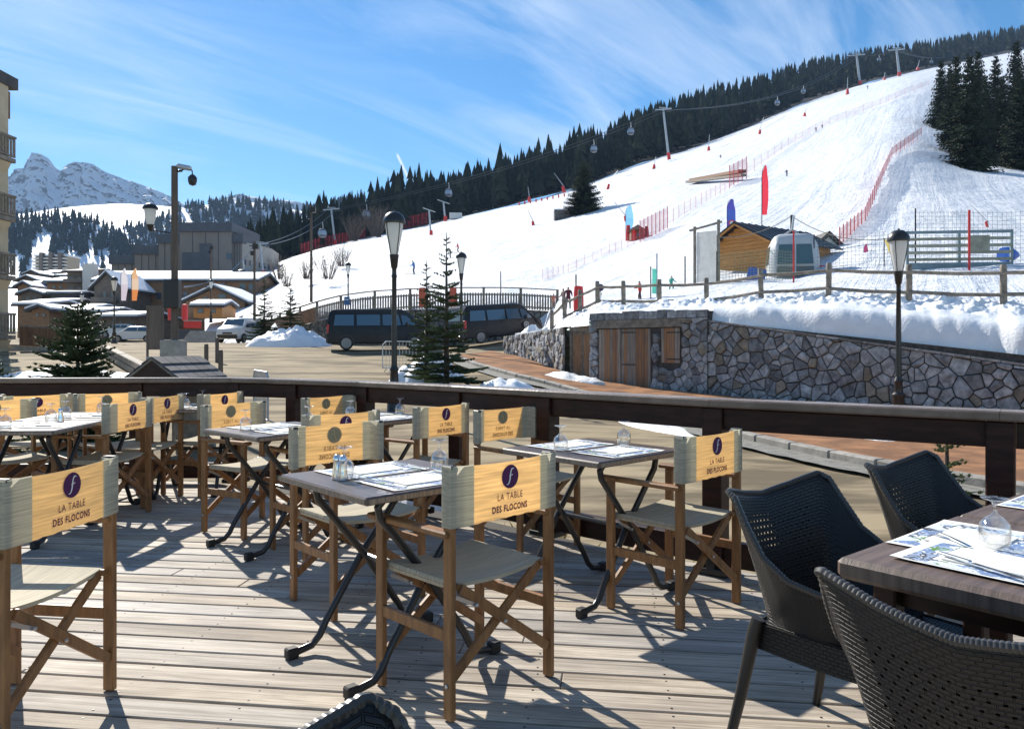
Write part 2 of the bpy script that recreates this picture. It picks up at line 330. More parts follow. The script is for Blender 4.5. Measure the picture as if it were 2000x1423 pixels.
def yslope(px, d):
    for (a, ca), (b, cb) in zip(COLS, COLS[1:]):
        if px <= b:
            t = max(0, (px-a)/(b-a)); return ycol(ca, d)*(1-t)+ycol(cb, d)*t
    return ycol(COLS[-1][1], d)
def DS(px): return interp(px, [(400, 220), (560, 225), (700, 250), (850, 280), (1000, 300), (1100, 310), (1320, 330), (1450, 400), (1560, 460), (1680, 530), (1830, 650), (2000, 700), (2700, 800)])
def zsl(px, d): return EYE+(HZ-yslope(px, d))*d/F
def slope_pt(px, py, lo=19, hi=640):           # where the ray through a pixel meets the ski slope
    hi = min(hi, DS(px)*.999); lo = near_d(px)
    for _ in range(50):
        m = (lo+hi)/2
        if yslope(px, m) > py: lo = m
        else: hi = m
    return Vector((gx(px, lo), lo, zsl(px, lo)))
def zsm(px, d):
    w = sstep(45, 90, d)
    if w == 0: return zsl(px, d)
    q = 0
    for o in (-50, -25, 0, 25, 50):
        for g in (.88, 1, 1.12): q += EYE+(HZ-yslope(px+o, d*g))*d/F
    return zsl(px, d)*(1-w)+w*q/15
mb = MB(); PX = lin(400, 2700, 230); NR = 120; cols = []
for px in PX:
    a, b = near_d(px), DS(px)
    cols.append([(gx(px, d), d, zsm(px, d)) for d in geo(a, b, NR)])
for i, c in enumerate(cols):
    for j, (X, d, z) in enumerate(c):
        w = min(1, d/80)
        z += w*(.9*fbm(X*.02, d*.012, 3)+.18*fbm(X*.12, d*.05, 5)) + .10*fbm(X*.5, d*.35, 9)*(1-sstep(60, 140, d))
        if j == 0: z -= .3
        mb.v.append((X, d, z))
n = NR+1
for i in range(len(PX)-1):
    for j in range(NR): mb.f.append((i*n+j, (i+1)*n+j, (i+1)*n+j+1, i*n+j+1)); mb.m.append(0)
# groomed snow: tracks running down the fall line
pm = bpy.data.materials.new('piste_snow'); pm.use_nodes = True; t = pm.node_tree; b = t.nodes['Principled BSDF']
b.inputs['Roughness'].default_value = .6; b.inputs['Specular IOR Level'].default_value = .2
tcn = N(t, 'ShaderNodeTexCoord'); mpn = N(t, 'ShaderNodeMapping'); mpr = N(t, 'ShaderNodeMapping'); mpr.inputs['Rotation'].default_value = (0, 0, R(28)); t.links.new(tcn.outputs['Object'], mpr.inputs[0]); mpn.inputs['Scale'].default_value = (1, .03, .1)
t.links.new(mpr.outputs[0], mpn.inputs[0])
na = N(t, 'ShaderNodeTexNoise'); na.inputs['Scale'].default_value = .55; na.inputs['Detail'].default_value = 7; na.inputs['Roughness'].default_value = .65; na.inputs['Distortion'].default_value = .6
nb = N(t, 'ShaderNodeTexNoise'); nb.inputs['Scale'].default_value = .35; nb.inputs['Detail'].default_value = 8; nb.inputs['Roughness'].default_value = .7
t.links.new(mpn.outputs[0], na.inputs[0]); t.links.new(tcn.outputs['Object'], nb.inputs[0])
ad = N(t, 'ShaderNodeMath', operation='MULTIPLY_ADD'); ad.inputs[1].default_value = .55; t.links.new(na.outputs[0], ad.inputs[0]); t.links.new(nb.outputs[0], ad.inputs[2])
bp = N(t, 'ShaderNodeBump'); bp.inputs['Strength'].default_value = .7; bp.inputs['Distance'].default_value = 1.0; t.links.new(ad.outputs[0], bp.inputs['Height']); t.links.new(bp.outputs[0], b.inputs['Normal'])
rp = N(t, 'ShaderNodeValToRGB'); rp.color_ramp.elements[0].position = .36; rp.color_ramp.elements[1].position = .62
rp.color_ramp.elements[0].color = (.68, .72, .78, 1); rp.color_ramp.elements[1].color = (.78, .80, .83, 1)
t.links.new(na.outputs[0], rp.inputs[0]); t.links.new(rp.outputs[0], b.inputs['Base Color'])
tag(mb.build('ski_slope', pm, None, True, recalc=False), kind='structure')
# forest floor behind the upper edge of the piste
RISE = [(400, 0), (1000, 0), (1200, 24), (1400, 52), (1500, 40), (1700, 22), (2000, 12), (2700, 10)]
def yfor(px, t): return yslope(px, DS(px))-interp(px, RISE)*t-4*t
def for_pt(px, t):
    d = DS(px)*(1+.65*t); X = gx(px, d); return Vector((X, d, EYE+(HZ-yfor(px, t))*d/F))
M_ffloor = mat('forest_floor', (.06, .055, .05), .9, col2=(.03, .03, .025), nscale=.08)
mb = MB(); mb.grid(lambda u, v: tuple(for_pt(400+2300*u, v*1.25-.02)-Vector((0, 0, .4))), 140, 12)
tag(mb.build('forest_floor', M_ffloor, None, True, recalc=False), kind='structure')
# conifers of the forest: jagged tiers, all in one mass
def tier_tree(mb, p, h, rw, rng, tiers=6, n=7):
    x, y, z = p; b = len(mb.v); ph = rng.random()*6
    for k in range(tiers):
        f0 = .10+.82*k/tiers; z0 = z+h*f0; z1 = z+h*min(1, f0+.92/tiers*1.7); r = rw*(1-f0)**.85*(.8+.4*rng.random())
        base = len(mb.v)
        for i in range(2*n):
            a = ph+math.pi*i/n+k; rr = r*((1.05+.35*rng.random()) if i % 2 == 0 else .5+.2*rng.random())
            mb.v.append((x+rr*math.cos(a), y+rr*math.sin(a), z0-(.035*h*rng.random() if i % 2 == 0 else -.02*h)))
        mb.v.append((x+rng.uniform(-.03, .03)*rw, y, z1))
        for i in range(2*n): mb.f.append((base+i, base+(i+1) % (2*n), base+2*n)); mb.m.append(0)
rng = random.Random(11)
mb = MB(); cnt = 0
for k in range(6500):
    px = 470+2080*rng.random(); t = rng.random()**.75
    if px < 600 and rng.random() < .3: continue
    p = for_pt(px, t); h = (8+19*rng.random()**1.3)*(1 if px > 1150 else .86+.14*(px-470)/680)*(.6 if rng.random() < .12 else 1)
    if px < 720: h *= .8
    tier_tree(mb, p-Vector((0, 0, .3)), h, h*rng.uniform(.12, .19), rng, 6, 4)
tag(mb.build('forest', M_forest, None, False, recalc=False), 'dark conifer forest along the upper edge of the ski piste', 'forest', kind='stuff')
# ---- far left: valley side hills, plateau and peaks
def prof_hill(name, mt, prof, base, D, depth, amp, seed, fr=1., kind='structure', nu=160, nv=40, back=.35):
    px0, px1 = prof[0][0], prof[-1][0]
    def fn(u, v):
        px = px0+(px1-px0)*u; yt = interp(px, prof); yb = base if not isinstance(base, list) else interp(px, base)
        vv = v/(1-back)
        if vv <= 1: d = D*(1-depth*(1-vv)); y = yb+(yt-yb)*vv
        else: d = D*(1+depth*(vv-1)*1.2); y = yt+(yb-yt)*(vv-1)*.8
        X = gx(px, d); s = D/F
        e = sstep(0, .25, vv)
        z = EYE+(HZ-y)*d/F+amp*s*e*fbm(px*.018*fr, vv*3*fr, seed, 6)*(1 if abs(vv-1) > .08 else .25)
        return (X+amp*.5*s*fbm(px*.02*fr, vv*3*fr, seed+7, 5)*e, d+amp*s*2*fbm(px*.02*fr, vv*4*fr, seed+3, 5)*e, z)
    mb = MB(); mb.grid(fn, nu, nv); o = mb.build(name, mt, None, True, recalc=False); tag(o, kind=kind); return fn
mr = bpy.data.materials.new('rocky_snow'); mr.use_nodes = True; t = mr.node_tree; b = t.nodes['Principled BSDF']; b.inputs['Roughness'].default_value = .8
gg = N(t, 'ShaderNodeNewGeometry'); tcn = N(t, 'ShaderNodeTexCoord'); na = N(t, 'ShaderNodeTexNoise'); na.inputs['Scale'].default_value = .022; na.inputs['Detail'].default_value = 12; na.inputs['Roughness'].default_value = .72
mpn = N(t, 'ShaderNodeMapping'); mpn.inputs['Scale'].default_value = (1, 1, 2.2); mpn.inputs['Rotation'].default_value = (.3, .5, .2); t.links.new(tcn.outputs['Object'], mpn.inputs[0]); t.links.new(mpn.outputs[0], na.inputs[0])
sp = N(t, 'ShaderNodeSeparateXYZ'); t.links.new(gg.outputs['True Normal'], sp.inputs[0])
ma = N(t, 'ShaderNodeMath', operation='MULTIPLY_ADD'); ma.inputs[1].default_value = .55; t.links.new(sp.outputs[2], ma.inputs[0]); t.links.new(na.outputs[0], ma.inputs[2])
rp = N(t, 'ShaderNodeValToRGB'); rp.color_ramp.elements[0].position = .50; rp.color_ramp.elements[1].position = .64; rp.color_ramp.elements[0].color = (.17, .17, .18, 1); rp.color_ramp.elements[1].color = (.80, .83, .88, 1)
t.links.new(ma.outputs[0], rp.inputs[0]); t.links.new(rp.outputs[0], b.inputs['Base Color'])
bp = N(t, 'ShaderNodeBump'); bp.inputs['Strength'].default_value = .9; bp.inputs['Distance'].default_value = 16; t.links.new(na.outputs[0], bp.inputs['Height']); t.links.new(bp.outputs[0], b.inputs['Normal'])
prof_hill('far_peak', mr, [(-300, 300), (-120, 330), (10, 345), (30, 335), (46, 328), (54, 306), (66, 299), (82, 300), (94, 308), (106, 328), (116, 334), (124, 322), (150, 316), (182, 321), (200, 333), (230, 345), (262, 357), (300, 370), (335, 385), (370, 405), (430, 430)], 455, 2250, .08, 6, 4, 2.2, nu=240, nv=80)
prof_hill('second_peak', mr, [(330, 430), (400, 412), (436, 386), (466, 377), (500, 384), (530, 392), (560, 390), (600, 398), (650, 410), (760, 430)], 470, 2100, .08, 6, 9, 2.2, nu=160, nv=50)
M_plateau = mat('plateau_snow', (.74, .76, .80), .7, var=.05, nscale=.01)
def plateau(u, v):
    px = -200+760*u; d = 1450+350*v; y = interp(px, [(-200, 446), (30, 448), (180, 450), (350, 440), (560, 460)])+(interp(px, [(-200, 425), (40, 418), (100, 408), (200, 399), (260, 398), (340, 404), (560, 430)])-interp(px, [(-200, 446), (30, 448), (180, 450), (350, 440), (560, 460)]))*v
    return (gx(px, d), d, EYE+(HZ-y)*d/F+2*fbm(px*.02, v*3))
mb = MB(); mb.grid(plateau, 60, 20); tag(mb.build('plateau', M_plateau, None, True, recalc=False), kind='structure')
M_hillsnow = mat('hill_snow', (.82, .85, .90), .7, var=.06, nscale=.02)
hA = prof_hill('valley_hill', M_hillsnow, [(-300, 420), (-60, 425), (35, 428), (120, 421), (180, 432), (225, 452), (262, 485), (300, 520), (330, 545)], 560, 900, .25, 4, 21, 1)
hB = prof_hill('wooded_hill', M_hillsnow, [(170, 505), (205, 462), (232, 450), (300, 436), (345, 412), (390, 402), (450, 392), (500, 396), (545, 402), (590, 412), (650, 398), (700, 388), (780, 400), (900, 440)], 560, 1250, .25, 4, 33, 1)
valley = MB(); valley.grid(lambda u, v: (gx(-400+1500*u, 250+900*v), 250+900*v, 4+EYE+(HZ-interp(v, [(0, 640), (.3, 575), (1, 530)]))*(250+900*v)/F-4), 30, 12)
tag(valley.build('valley_floor', M_hillsnow, None, True, recalc=False), kind='structure')
mb = MB()
M_forestf = mat('far_forest_needles', (.030, .042, .034), .9, var=.5, nscale=.03, spec=0)
for k in range(1900):
    u = rng.random(); v = rng.random()*.65; px = -300+630*u; vv = v/.65
    piste = abs(px-(72+20*vv)) < 17 and vv < .75
    dens = 1 if vv > .5+.25*fbm(px*.02, 1.5) else .10
    if piste or rng.random() > dens: continue
    h = rng.uniform(10, 17); tier_tree(mb, Vector(hA(u, v))-Vector((0, 0, .5)), h, h*.19, rng, 4, 4)
for k in range(3000):
    u = rng.random(); v = rng.random()*.66; px = 170+730*u; vv = v/.65
    edge = 258+(1-vv)*95                                   # the piste cut through the wood
    if abs(px-(225+(1-vv)*85)) < 14 : continue
    if abs(px-362) < 9 and .75 < vv < .92: continue
    h = rng.uniform(11, 19); tier_tree(mb, Vector(hB(u, v))-Vector((0, 0, .5)), h, h*.2, rng, 4, 4)
tag(mb.build('far_forest', M_forestf, None, False, recalc=False), 'blue-green conifer woods on the hills across the valley', 'forest', kind='stuff')
# ------------------------------------------------------------------ terrace deck and railing
RAILP = [(-7.2, 6.75), (-5.4, 6.98), (-3.45, 7.08), (-2.56, 7.12), (-1.93, 6.82), (-1.22, 6.40), (-.40, 5.76), (.24, 5.14), (1.14, 4.30), (2.24, 3.52), (3.4, 2.72), (4.6, 1.9)]
DECKP = [(x+.10, y+.12) for x, y in RAILP]+[(4.6, -2.5), (-7.2, -2.5)]
deck = MB(); deck.prism([(x, y, -.5) for x, y in DECKP], (0, 0, .455)); deck = deck.build('deck', mat('deck_frame', (.05, .04, .03), .9)); tag(deck, kind='structure')
def clip_poly(poly, nx, ny, c):                 # keep nx*x+ny*y <= c
    o = []
    for i in range(len(poly)):
        a, b = poly[i], poly[(i+1) % len(poly)]; da = nx*a[0]+ny*a[1]-c; db = nx*b[0]+ny*b[1]-c
        if da <= 0: o.append(a)
        if (da < 0) != (db < 0) and da != db: t = da/(da-db); o.append((a[0]+(b[0]-a[0])*t, a[1]+(b[1]-a[1])*t))
    return o
BD = Vector((.9912, -.1322)); BN = Vector((.1322, .9912)); PITCH = .139
rng = random.Random(5); k = 0
ysmin, ysmax = .35, 8.2
r = ysmin
screws = MB()
while r < ysmax:
    cut = -9+rng.random()*3
    while cut < 7:
        L = rng.choice((3.6, 4.2, 4.8)); a, b = cut, cut+L-.004; cut += L
        j = rng.uniform(-.001, .001)
        quad = [BD*a+BN*(r+.006), BD*b+BN*(r+.006), BD*b+BN*(r+PITCH-.008), BD*a+BN*(r+PITCH-.008)]
        poly = [(q.x, q.y) for q in quad]
        n = len(DECKP); area = 0
        for i in range(n):
            (x0, y0), (x1, y1) = DECKP[i], DECKP[(i+1) % n]
            # DECKP runs clockwise along the far side; keep the inner side
            ex, ey = x1-x0, y1-y0; nx, ny = -ey, ex
            if poly: poly = clip_poly(poly, nx, ny, nx*x0+ny*y0)
        if len(poly) < 3: continue
        cx = sum(p[0] for p in poly)/len(poly); cy = sum(p[1] for p in poly)/len(poly)
        ang = math.atan2(BD.y, BD.x); rot = Matrix.Rotation(-ang, 2)
        loc = [rot @ Vector((p[0]-cx, p[1]-cy)) for p in poly]
        mb = MB(); bev = .0035; m = len(loc)
        cen = Vector((0, 0)); ins = [p-Vector((math.copysign(min(bev, abs(p.x)), p.x), math.copysign(min(bev, abs(p.y)), p.y))) for p in loc]
        z0, z1, z2 = -.028, -.003+j, 0+j
        mb.add([(p.x, p.y, z0) for p in loc]+[(p.x, p.y, z1) for p in loc]+[(p.x, p.y, z2) for p in ins],
               [tuple(range(m))[::-1]]+[(i, (i+1) % m, m+(i+1) % m, m+i) for i in range(m)]+[(m+i, m+(i+1) % m, 2*m+(i+1) % m, 2*m+i) for i in range(m)]+[tuple(range(2*m, 3*m))])
        o = mb.build('deck_board', M_deck, deck); o.location = (cx, cy, 0); o.rotation_euler = (0, 0, ang)
    for q in range(-14, 14):
        sx = q*.5+.2
        for w in (.03, PITCH-.03):
            p = BD*(sx+rng.uniform(-.01, .01))+BN*(r+w)
            if -6 < p.x < 3 and .8 < p.y < 5.5: screws.lathe([(.0045, 0), (.0045, .0012)], 6, (p.x, p.y, .0005))
    r += PITCH
sc_ = screws.build('screws', mat('screw_head', (.05, .045, .04), .5, metal=.5), deck); tag(sc_, kind='stuff')
# railing: each post, cap length, beam and bottom beam is a part
rail = thing('terrace_railing', 'dark stained wooden railing with flat cap curving round the terrace', 'railing')
TOPZ = .975
for i, (x, y) in enumerate(RAILP):
    a = Vector(RAILP[max(i-1, 0)]); c = Vector(RAILP[min(i+1, len(RAILP)-1)]); an = math.atan2((c-a).y, (c-a).x)
    mb = MB(); mb.bbox((0, 0, .4885), (.115, .115, .877), .006); o = mb.build('post', M_darkwood, rail); o.location = (x, y, 0); o.rotation_euler = (0, 0, an)
    mb = MB(); mb.bbox((0, 0, .02), (.20, .16, .035), .004); mb.bbox((0, -.06, .06), (.05, .035, .08), .004); o = mb.build('post_foot', M_black, rail); o.location = (x, y, 0.004); o.rotation_euler = (0, 0, an)
def offs(P, dist):
    out = []
    for i, p in enumerate(P):
        a = Vector(P[max(i-1, 0)]); c = Vector(P[min(i+1, len(P)-1)]); d1 = (Vector(p)-a); d2 = (c-Vector(p))
        d1 = d1.normalized() if d1.length else d2.normalized(); d2 = d2.normalized() if d2.length else d1
        n = Vector((-(d1+d2).y, (d1+d2).x)).normalized(); out.append(Vector(p)+n*dist/max(.5, n.dot(Vector((-d1.y, d1.x)))))
    return out
def strip(i, w0, w1, z0, z1, gap=.001, b=.006):
    o1 = offs(RAILP, w1); o0 = offs(RAILP, w0); mb = MB()
    p = [o0[i], o0[i+1], o1[i+1], o1[i]]; d = (p[1]-p[0]).normalized()*gap
    p = [p[0]+d, p[1]-d, p[2]-d, p[3]+d]; q = [p[0]+Vector((-(d.y), d.x))*b/gap, p[1]+Vector((-(d.y), d.x))*b/gap, p[2]-Vector((-(d.y), d.x))*b/gap, p[3]-Vector((-(d.y), d.x))*b/gap]
    vs = [(*v, z0+b) for v in p]+[(*v, z1-b) for v in p]+[(*v, z1) for v in q]+[(*v, z0) for v in q]
    fs = [(0, 1, 5, 4), (1, 2, 6, 5), (2, 3, 7, 6), (3, 0, 4, 7), (4, 5, 9, 8), (5, 6, 10, 9), (6, 7, 11, 10), (7, 4, 8, 11), (8, 9, 10, 11), (12, 13, 1, 0), (13, 14, 2, 1), (14, 15, 3, 2), (15, 12, 0, 3), (15, 14, 13, 12)]
    mb.add(vs, fs); return mb
for i in range(len(RAILP)-1):
    strip(i, -.085, .085, TOPZ-.045, TOPZ, .001, .008).build('cap_rail', M_railtop, rail)
    strip(i, -.03, .03, TOPZ-.17, TOPZ-.05, .06).build('upper_beam', M_darkwood, rail)
    strip(i, -.03, .03, .05, .19, .06).build('lower_beam', M_darkwood, rail)
# strip of bark mulch just beyond the deck edge
M_mulch = mat('bark_mulch', (.13, .07, .05), .95, col2=(.05, .03, .025), nscale=30, bump=1, bscale=35, bdist=.03)
o0 = offs(RAILP, .13); o1 = offs(RAILP, 1.1); mb = MB()
def mul(u, v):
    i = min(int(u*(len(RAILP)-1)), len(RAILP)-2); t = u*(len(RAILP)-1)-i
    p = (o0[i]*(1-t)+o0[i+1]*t)*(1-v)+(o1[i]*(1-t)+o1[i+1]*t)*v
    return (p.x, p.y, -.34-.1*v+.03*fbm(p.x*6, p.y*6))
mb.grid(mul, 132, 10); tag(mb.build('planting_bed', M_mulch, None, True, recalc=False), kind='structure')
M_dry = mat('dry_grass', (.30, .24, .12), .8, var=.3, nscale=3, transl=.3)
rg = random.Random(77); mb = MB()
for k in range(1500):
    u = rg.uniform(.45, .95); v = rg.uniform(.1, 1.0); p = Vector(mul(u, v))
    if fbm(p.x*1.5, p.y*1.5, 8) < .02: continue
    a = rg.random()*6.28; l = rg.uniform(.06, .2); d_ = Vector((math.cos(a)*.06, math.sin(a)*.06, l)); w = Vector((-math.sin(a), math.cos(a), 0))*.003
    mb.add([p-w, p+w, p+d_*.6+w*.7, p+d_+Vector((math.cos(a)*.04, math.sin(a)*.04, -.01))], [(0, 1, 2), (0, 2, 3)])
tag(mb.build('dry_grass', M_dry, None, False, recalc=False), 'dry straw-coloured grass in the bed along the terrace edge', 'grass', kind='stuff')
# ------------------------------------------------------------------ folding director's chairs
def text_mesh(txt, size, bold=0, width=None):
    cu = bpy.data.curves.new('t', 'FONT'); cu.body = txt; cu.size = size; cu.align_x = 'CENTER'; cu.align_y = 'CENTER'; cu.offset = bold; cu.resolution_u = 3; cu.space_character = 1.16
    o = bpy.data.objects.new('t', cu); COL.objects.link(o); bpy.context.view_layer.update()
    dg = bpy.context.evaluated_depsgraph_get(); me = bpy.data.meshes.new_from_object(o.evaluated_get(dg)); bpy.data.objects.remove(o)
    vs = [tuple(v.co) for v in me.vertices]; fs = [tuple(p.vertices) for p in me.polygons]
    if width:
        w = max(v[0] for v in vs)-min(v[0] for v in vs); vs = [(v[0]*width/w, v[1], 0) for v in vs]
    return vs, fs
T1v = text_mesh('LA TABLE', .034, 0, .125); T2v = text_mesh('DES FLOCONS', .032, .0008, .176)
CW, CD = .25, .195                               # half width and half depth of a chair between post centres
def yb(x, z=0): return -CD-.026-.014*math.cos(min(1, abs(x)/CW)*math.pi/2)       # sag of the back canvas
def add_text(mb, tv, z, side, mi=0):
    vs, fs = tv                                 # side -1: outside (rear), +1: inside (front), read mirrored
    off = -.0022 if side < 0 else .0052
    mb.add([(v[0], yb(v[0])+off, z+v[1]) for v in vs], fs, mi)
def disc(mb, r, z, side, off, mi=0, rx=None, n=28):
    o = -off-.0005 if side < 0 else .0035+off
    pts = [((rx or r)*math.cos(2*math.pi*k/n), r*math.sin(2*math.pi*k/n)) for k in range(n)]
    mb.add([(x, yb(x)+o, z+y) for x, y in pts]+[(0, yb(0)+o, z)], [(k, (k+1) % n, n) for k in range(n)], mi)
def fscript(mb, z, side, off, mi=0):
    o = -off-.0005 if side < 0 else .0035+off
    cx = [(.019, .026), (.012, .029), (.006, .026), (.002, .016), (0, .003), (-.003, -.012), (-.008, -.024), (-.015, -.028), (-.019, -.026)]
    w = [.0009, .002, .0026, .003, .003, .003, .0024, .0016, .0006]
    for i in range(len(cx)-1):
        (x0, y0), (x1, y1) = cx[i], cx[i+1]; d = Vector((x1-x0, y1-y0)).normalized(); nx, ny = -d.y, d.x
        q = [(x0+nx*w[i], y0+ny*w[i]), (x1+nx*w[i+1], y1+ny*w[i+1]), (x1-nx*w[i+1], y1-ny*w[i+1]), (x0-nx*w[i], y0-ny*w[i])]
        mb.add([(x, yb(x)+o, z+y) for x, y in q], [(0, 1, 2, 3)], mi)
    q = [(-.006, .004), (.013, .0075), (.013, .0045), (-.006, .001)]
    mb.add([(x, yb(x)+o, z+y) for x, y in q], [(0, 1, 2, 3)], mi)
def make_chair():
    t = thing('director_chair', 'x', 'chair')
    for s in (-1, 1):
        mb = MB(); mb.bbox((s*CW, -CD, .432), (.024, .042, .856), .003); mb.build('back_post', M_teak, t)
        mb = MB(); mb.bbox((s*CW, CD, .311), (.024, .042, .615), .003); mb.build('front_leg', M_teak, t)
        mb = MB(); mb.bbox((s*(CW+.004), .025, .631), (.046, .46, .022), .005); mb.build('armrest', M_teak, t)
        mb = MB(); mb.bbox((s*CW, 0, .285), (.018, CD*2-.04, .042), .003); mb.build('side_rail', M_teak, t)
        mb = MB(); mb.tube([(s*.215, -CD-.005, .445), (s*.215, CD+.03, .445)], .0125, 10); mb.smooth = True; mb.build('seat_rod', M_teak, t)
        mb = MB(); mb.lathe([(.008, 0), (.008, .004), (.004, .006)], 8); mb.v = [(s*(CW+.0122)+s*v[2], -CD+v[0], .12+v[1]) for v in mb.v]; mb.build('bolt', M_alu, t)
    for yy in (-CD+.005, CD-.02):
        for s in (-1, 1):
            o = .011*s
            mb = MB(); mb.bar((-s*(CW-.016), yy+o, .125), (s*.208, yy+o, .44), .019, .036, (0, 1, 0) if 0 else (0, 0, 1), b=.003); br = mb.build('cross_brace', M_teak, t)
            mb = MB(); mb.bar((s*.15, yy+o*2.3, .375), (s*(CW-.01), yy+o*2.3, .42), .003, .013); mb.build('bracket', M_alu, br)
            for (bx, bz) in ((0.01*s, .285), (s*.15, .375)):
                q = MB(); q.lathe([(.007, 0), (.007, .004), (.003, .006)], 8); q.v = [(bx+v[0], yy+o*2.5-(.004+v[2]), bz+v[1]) for v in q.v]; q.build('rivet', M_alu, br)
    mb = MB(); mb.smooth = True                # seat canvas hung between the rods
    def seat(u, v, dz=0):
        x = -.222+.444*u; y = -CD+.012+(2*CD+.012)*v
        return (x, y, .4595-.024*math.sin(math.pi*u)**.8*(1-.25*abs(2*v-1))+dz)
    mb.grid(lambda u, v: seat(u, v), 14, 8); mb.grid(lambda u, v: seat(u, v, -.003), 14, 8)
    for s in (0, 1):                             # the front and back hems hang a little
        mb.grid(lambda u, v: (seat(u, s)[0], seat(u, s)[1], seat(u, s)[2]-.014*v), 14, 1)
    for s in (-1, 1): mb.grid(lambda u, v: (s*(.222+.006*math.sin(math.pi*v)), -CD+.012+(2*CD+.012)*u, .4595-.03*v), 8, 3)
    mb.build('seat', M_seat, t, recalc=False)
    ZB, ZT = .655, .862
    def cloth(x0, x1, n, name, m, nz=6):
        q = MB(); q.smooth = True
        def zt(x): return ZT-.006*math.cos(x/CW*math.pi/2)
        def zb_(x): return ZB+.004*math.cos(x/CW*math.pi/2)+.0018*math.sin(x*90)
        for off in (0, .003): q.grid(lambda u, v: (x0+(x1-x0)*u, yb(x0+(x1-x0)*u)+off, zb_(x0+(x1-x0)*u)+(zt(x0+(x1-x0)*u)-zb_(x0+(x1-x0)*u))*v), n, nz)
        for v in (0, 1): q.grid(lambda u, w: (x0+(x1-x0)*u, yb(x0+(x1-x0)*u)+.003*w, (zt if v else zb_)(x0+(x1-x0)*u)), n, 1)
        return q.build(name, m, t, recalc=False)
    pan = cloth(-.168, .168, 16, 'back_canvas', M_canvas)
    for s in (-1, 1):
        q = MB(); q.smooth = True               # sleeve wraps round the post
        path = [(s*.168, yb(.168)), (s*.21, yb(.21)), (s*(CW+.006), yb(.25)), (s*(CW+.017), -CD-.022), (s*(CW+.017), -CD+.022), (s*(CW+.008), -CD+.0245), (s*(CW-.014), -CD+.024), (s*(CW-.02), -CD+.01), (s*.21, yb(.21)+.004), (s*.168, yb(.168)+.003)]
        n = len(path)
        for z in (ZB, ZT): pass
        q.grid(lambda u, v: (*path[round(u*(n-1))], ZB+(ZT-ZB)*v), n-1, 4)
        q.build('canvas_sleeve', M_sleeve, t, recalc=False)
        q = MB(); q.bbox((s*CW, -CD, ZT-.004), (.03, .05, .014), .004); q.build('post_cap', M_black, t)
    mb = MB(); disc(mb, .042, .803, -1, .0012); mb.build('round_logo', M_purple, pan)
    mb = MB(); fscript(mb, .803, -1, .0018); mb.build('logo_letter', M_white, pan)
    mb = MB(); add_text(mb, T1v, .733, -1); add_text(mb, T2v, .692, -1); mb.build('lettering', M_purple, pan)
    mb = MB(); disc(mb, .042, .803, 1, .0012); mb.build('round_logo_inside', M_ghost, pan)
    mb = MB(); fscript(mb, .803, 1, .0018); mb.build('logo_letter_inside', M_canvas, pan)
    mb = MB(); add_text(mb, T1v, .733, 1); add_text(mb, T2v, .692, 1); mb.build('lettering_inside', M_ghostt, pan)
    return t
chair0 = make_chair(); first = [True]
def chair(bl, br, label, group='folding director chairs on the terrace'):
    # bl, br: feet of the back posts, seen with the chair's own left/right when sitting
    a, b = Vector(bl), Vector(br); m = (a+b)/2; xd = (b-a).normalized(); f = Vector((-xd.y, xd.x))
    loc = m+f*CD; rz = math.atan2(xd.y, xd.x)
    if first[0]: first[0] = False; chair0.location = (*loc, 0); chair0.rotation_euler = (0, 0, rz); tag(chair0, label, 'chair', group); return chair0
    return copy_tree(chair0, label, (*loc, 0), rz, group)
def g2(px, py): d = F*EYE/(py-HZ); return (gx(px, d), d)
def top2(px, py, z=.862): d = F*(EYE-z)/(py-HZ); return (gx(px, d), d)
chair((-.205, 2.607), (.134, 2.95), 'director chair with purple logo nearest the camera in the centre of the deck')
chair((-1.553, 2.33), (-1.482, 2.84), 'large director chair with purple logo nearest the camera at the left edge')
chair((-.72, 4.18), (-1.095, 3.83), 'director chair facing the camera behind the table with salt and pepper shakers')
chair((.758, 3.445), (1.103, 3.787), 'director chair with purple logo in front of the railing post, beside the dark wicker chairs')
chair((.18, 5.2), (-.25, 4.8), 'director chair facing the camera across the table beside the railing')
chair((-.66, 5.04), (-.305, 5.52), 'purple logo director chair behind the salt and pepper table, near the railing')
chair((-1.31, 6.4), (-1.63, 5.95), 'director chair facing the camera against the railing behind the middle tables')
chair((-1.225, 4.50), (-.85, 4.88), 'director chair whose purple logo is half hidden behind another chair back')
chair((-1.83, 5.69), (-2.11, 5.21), 'director chair facing the camera at the left end of the middle left table')
chair((-2.84, 5.38), (-2.78, 5.86), 'purple logo director chair at the long left table, nearer of the pair')
chair((-2.88, 5.99), (-2.80, 6.50), 'purple logo director chair at the long left table, farther of the pair')
chair((-4.13, 6.2), (-3.78, 6.56), 'director chair with purple logo against the left railing behind the long left table')
chair((-3.28, 6.78), (-3.68, 6.45), 'director chair facing the camera against the railing in front of the spruce')
chair((-3.70, 5.95), (-4.02, 5.55), 'director chair facing the camera at the left picture edge beyond the long table')
chair((-4.55, 6.0), (-4.25, 6.42), 'director chair with purple logo mostly hidden at the left picture edge')
chair((-2.60, 6.42), (-2.44, 6.88), 'director chair with narrow purple logo beside the railing corner post')
chair((-3.9, 4.5), (-3.86, 5.0), 'director chair cut off by the left edge, near end of the long table')
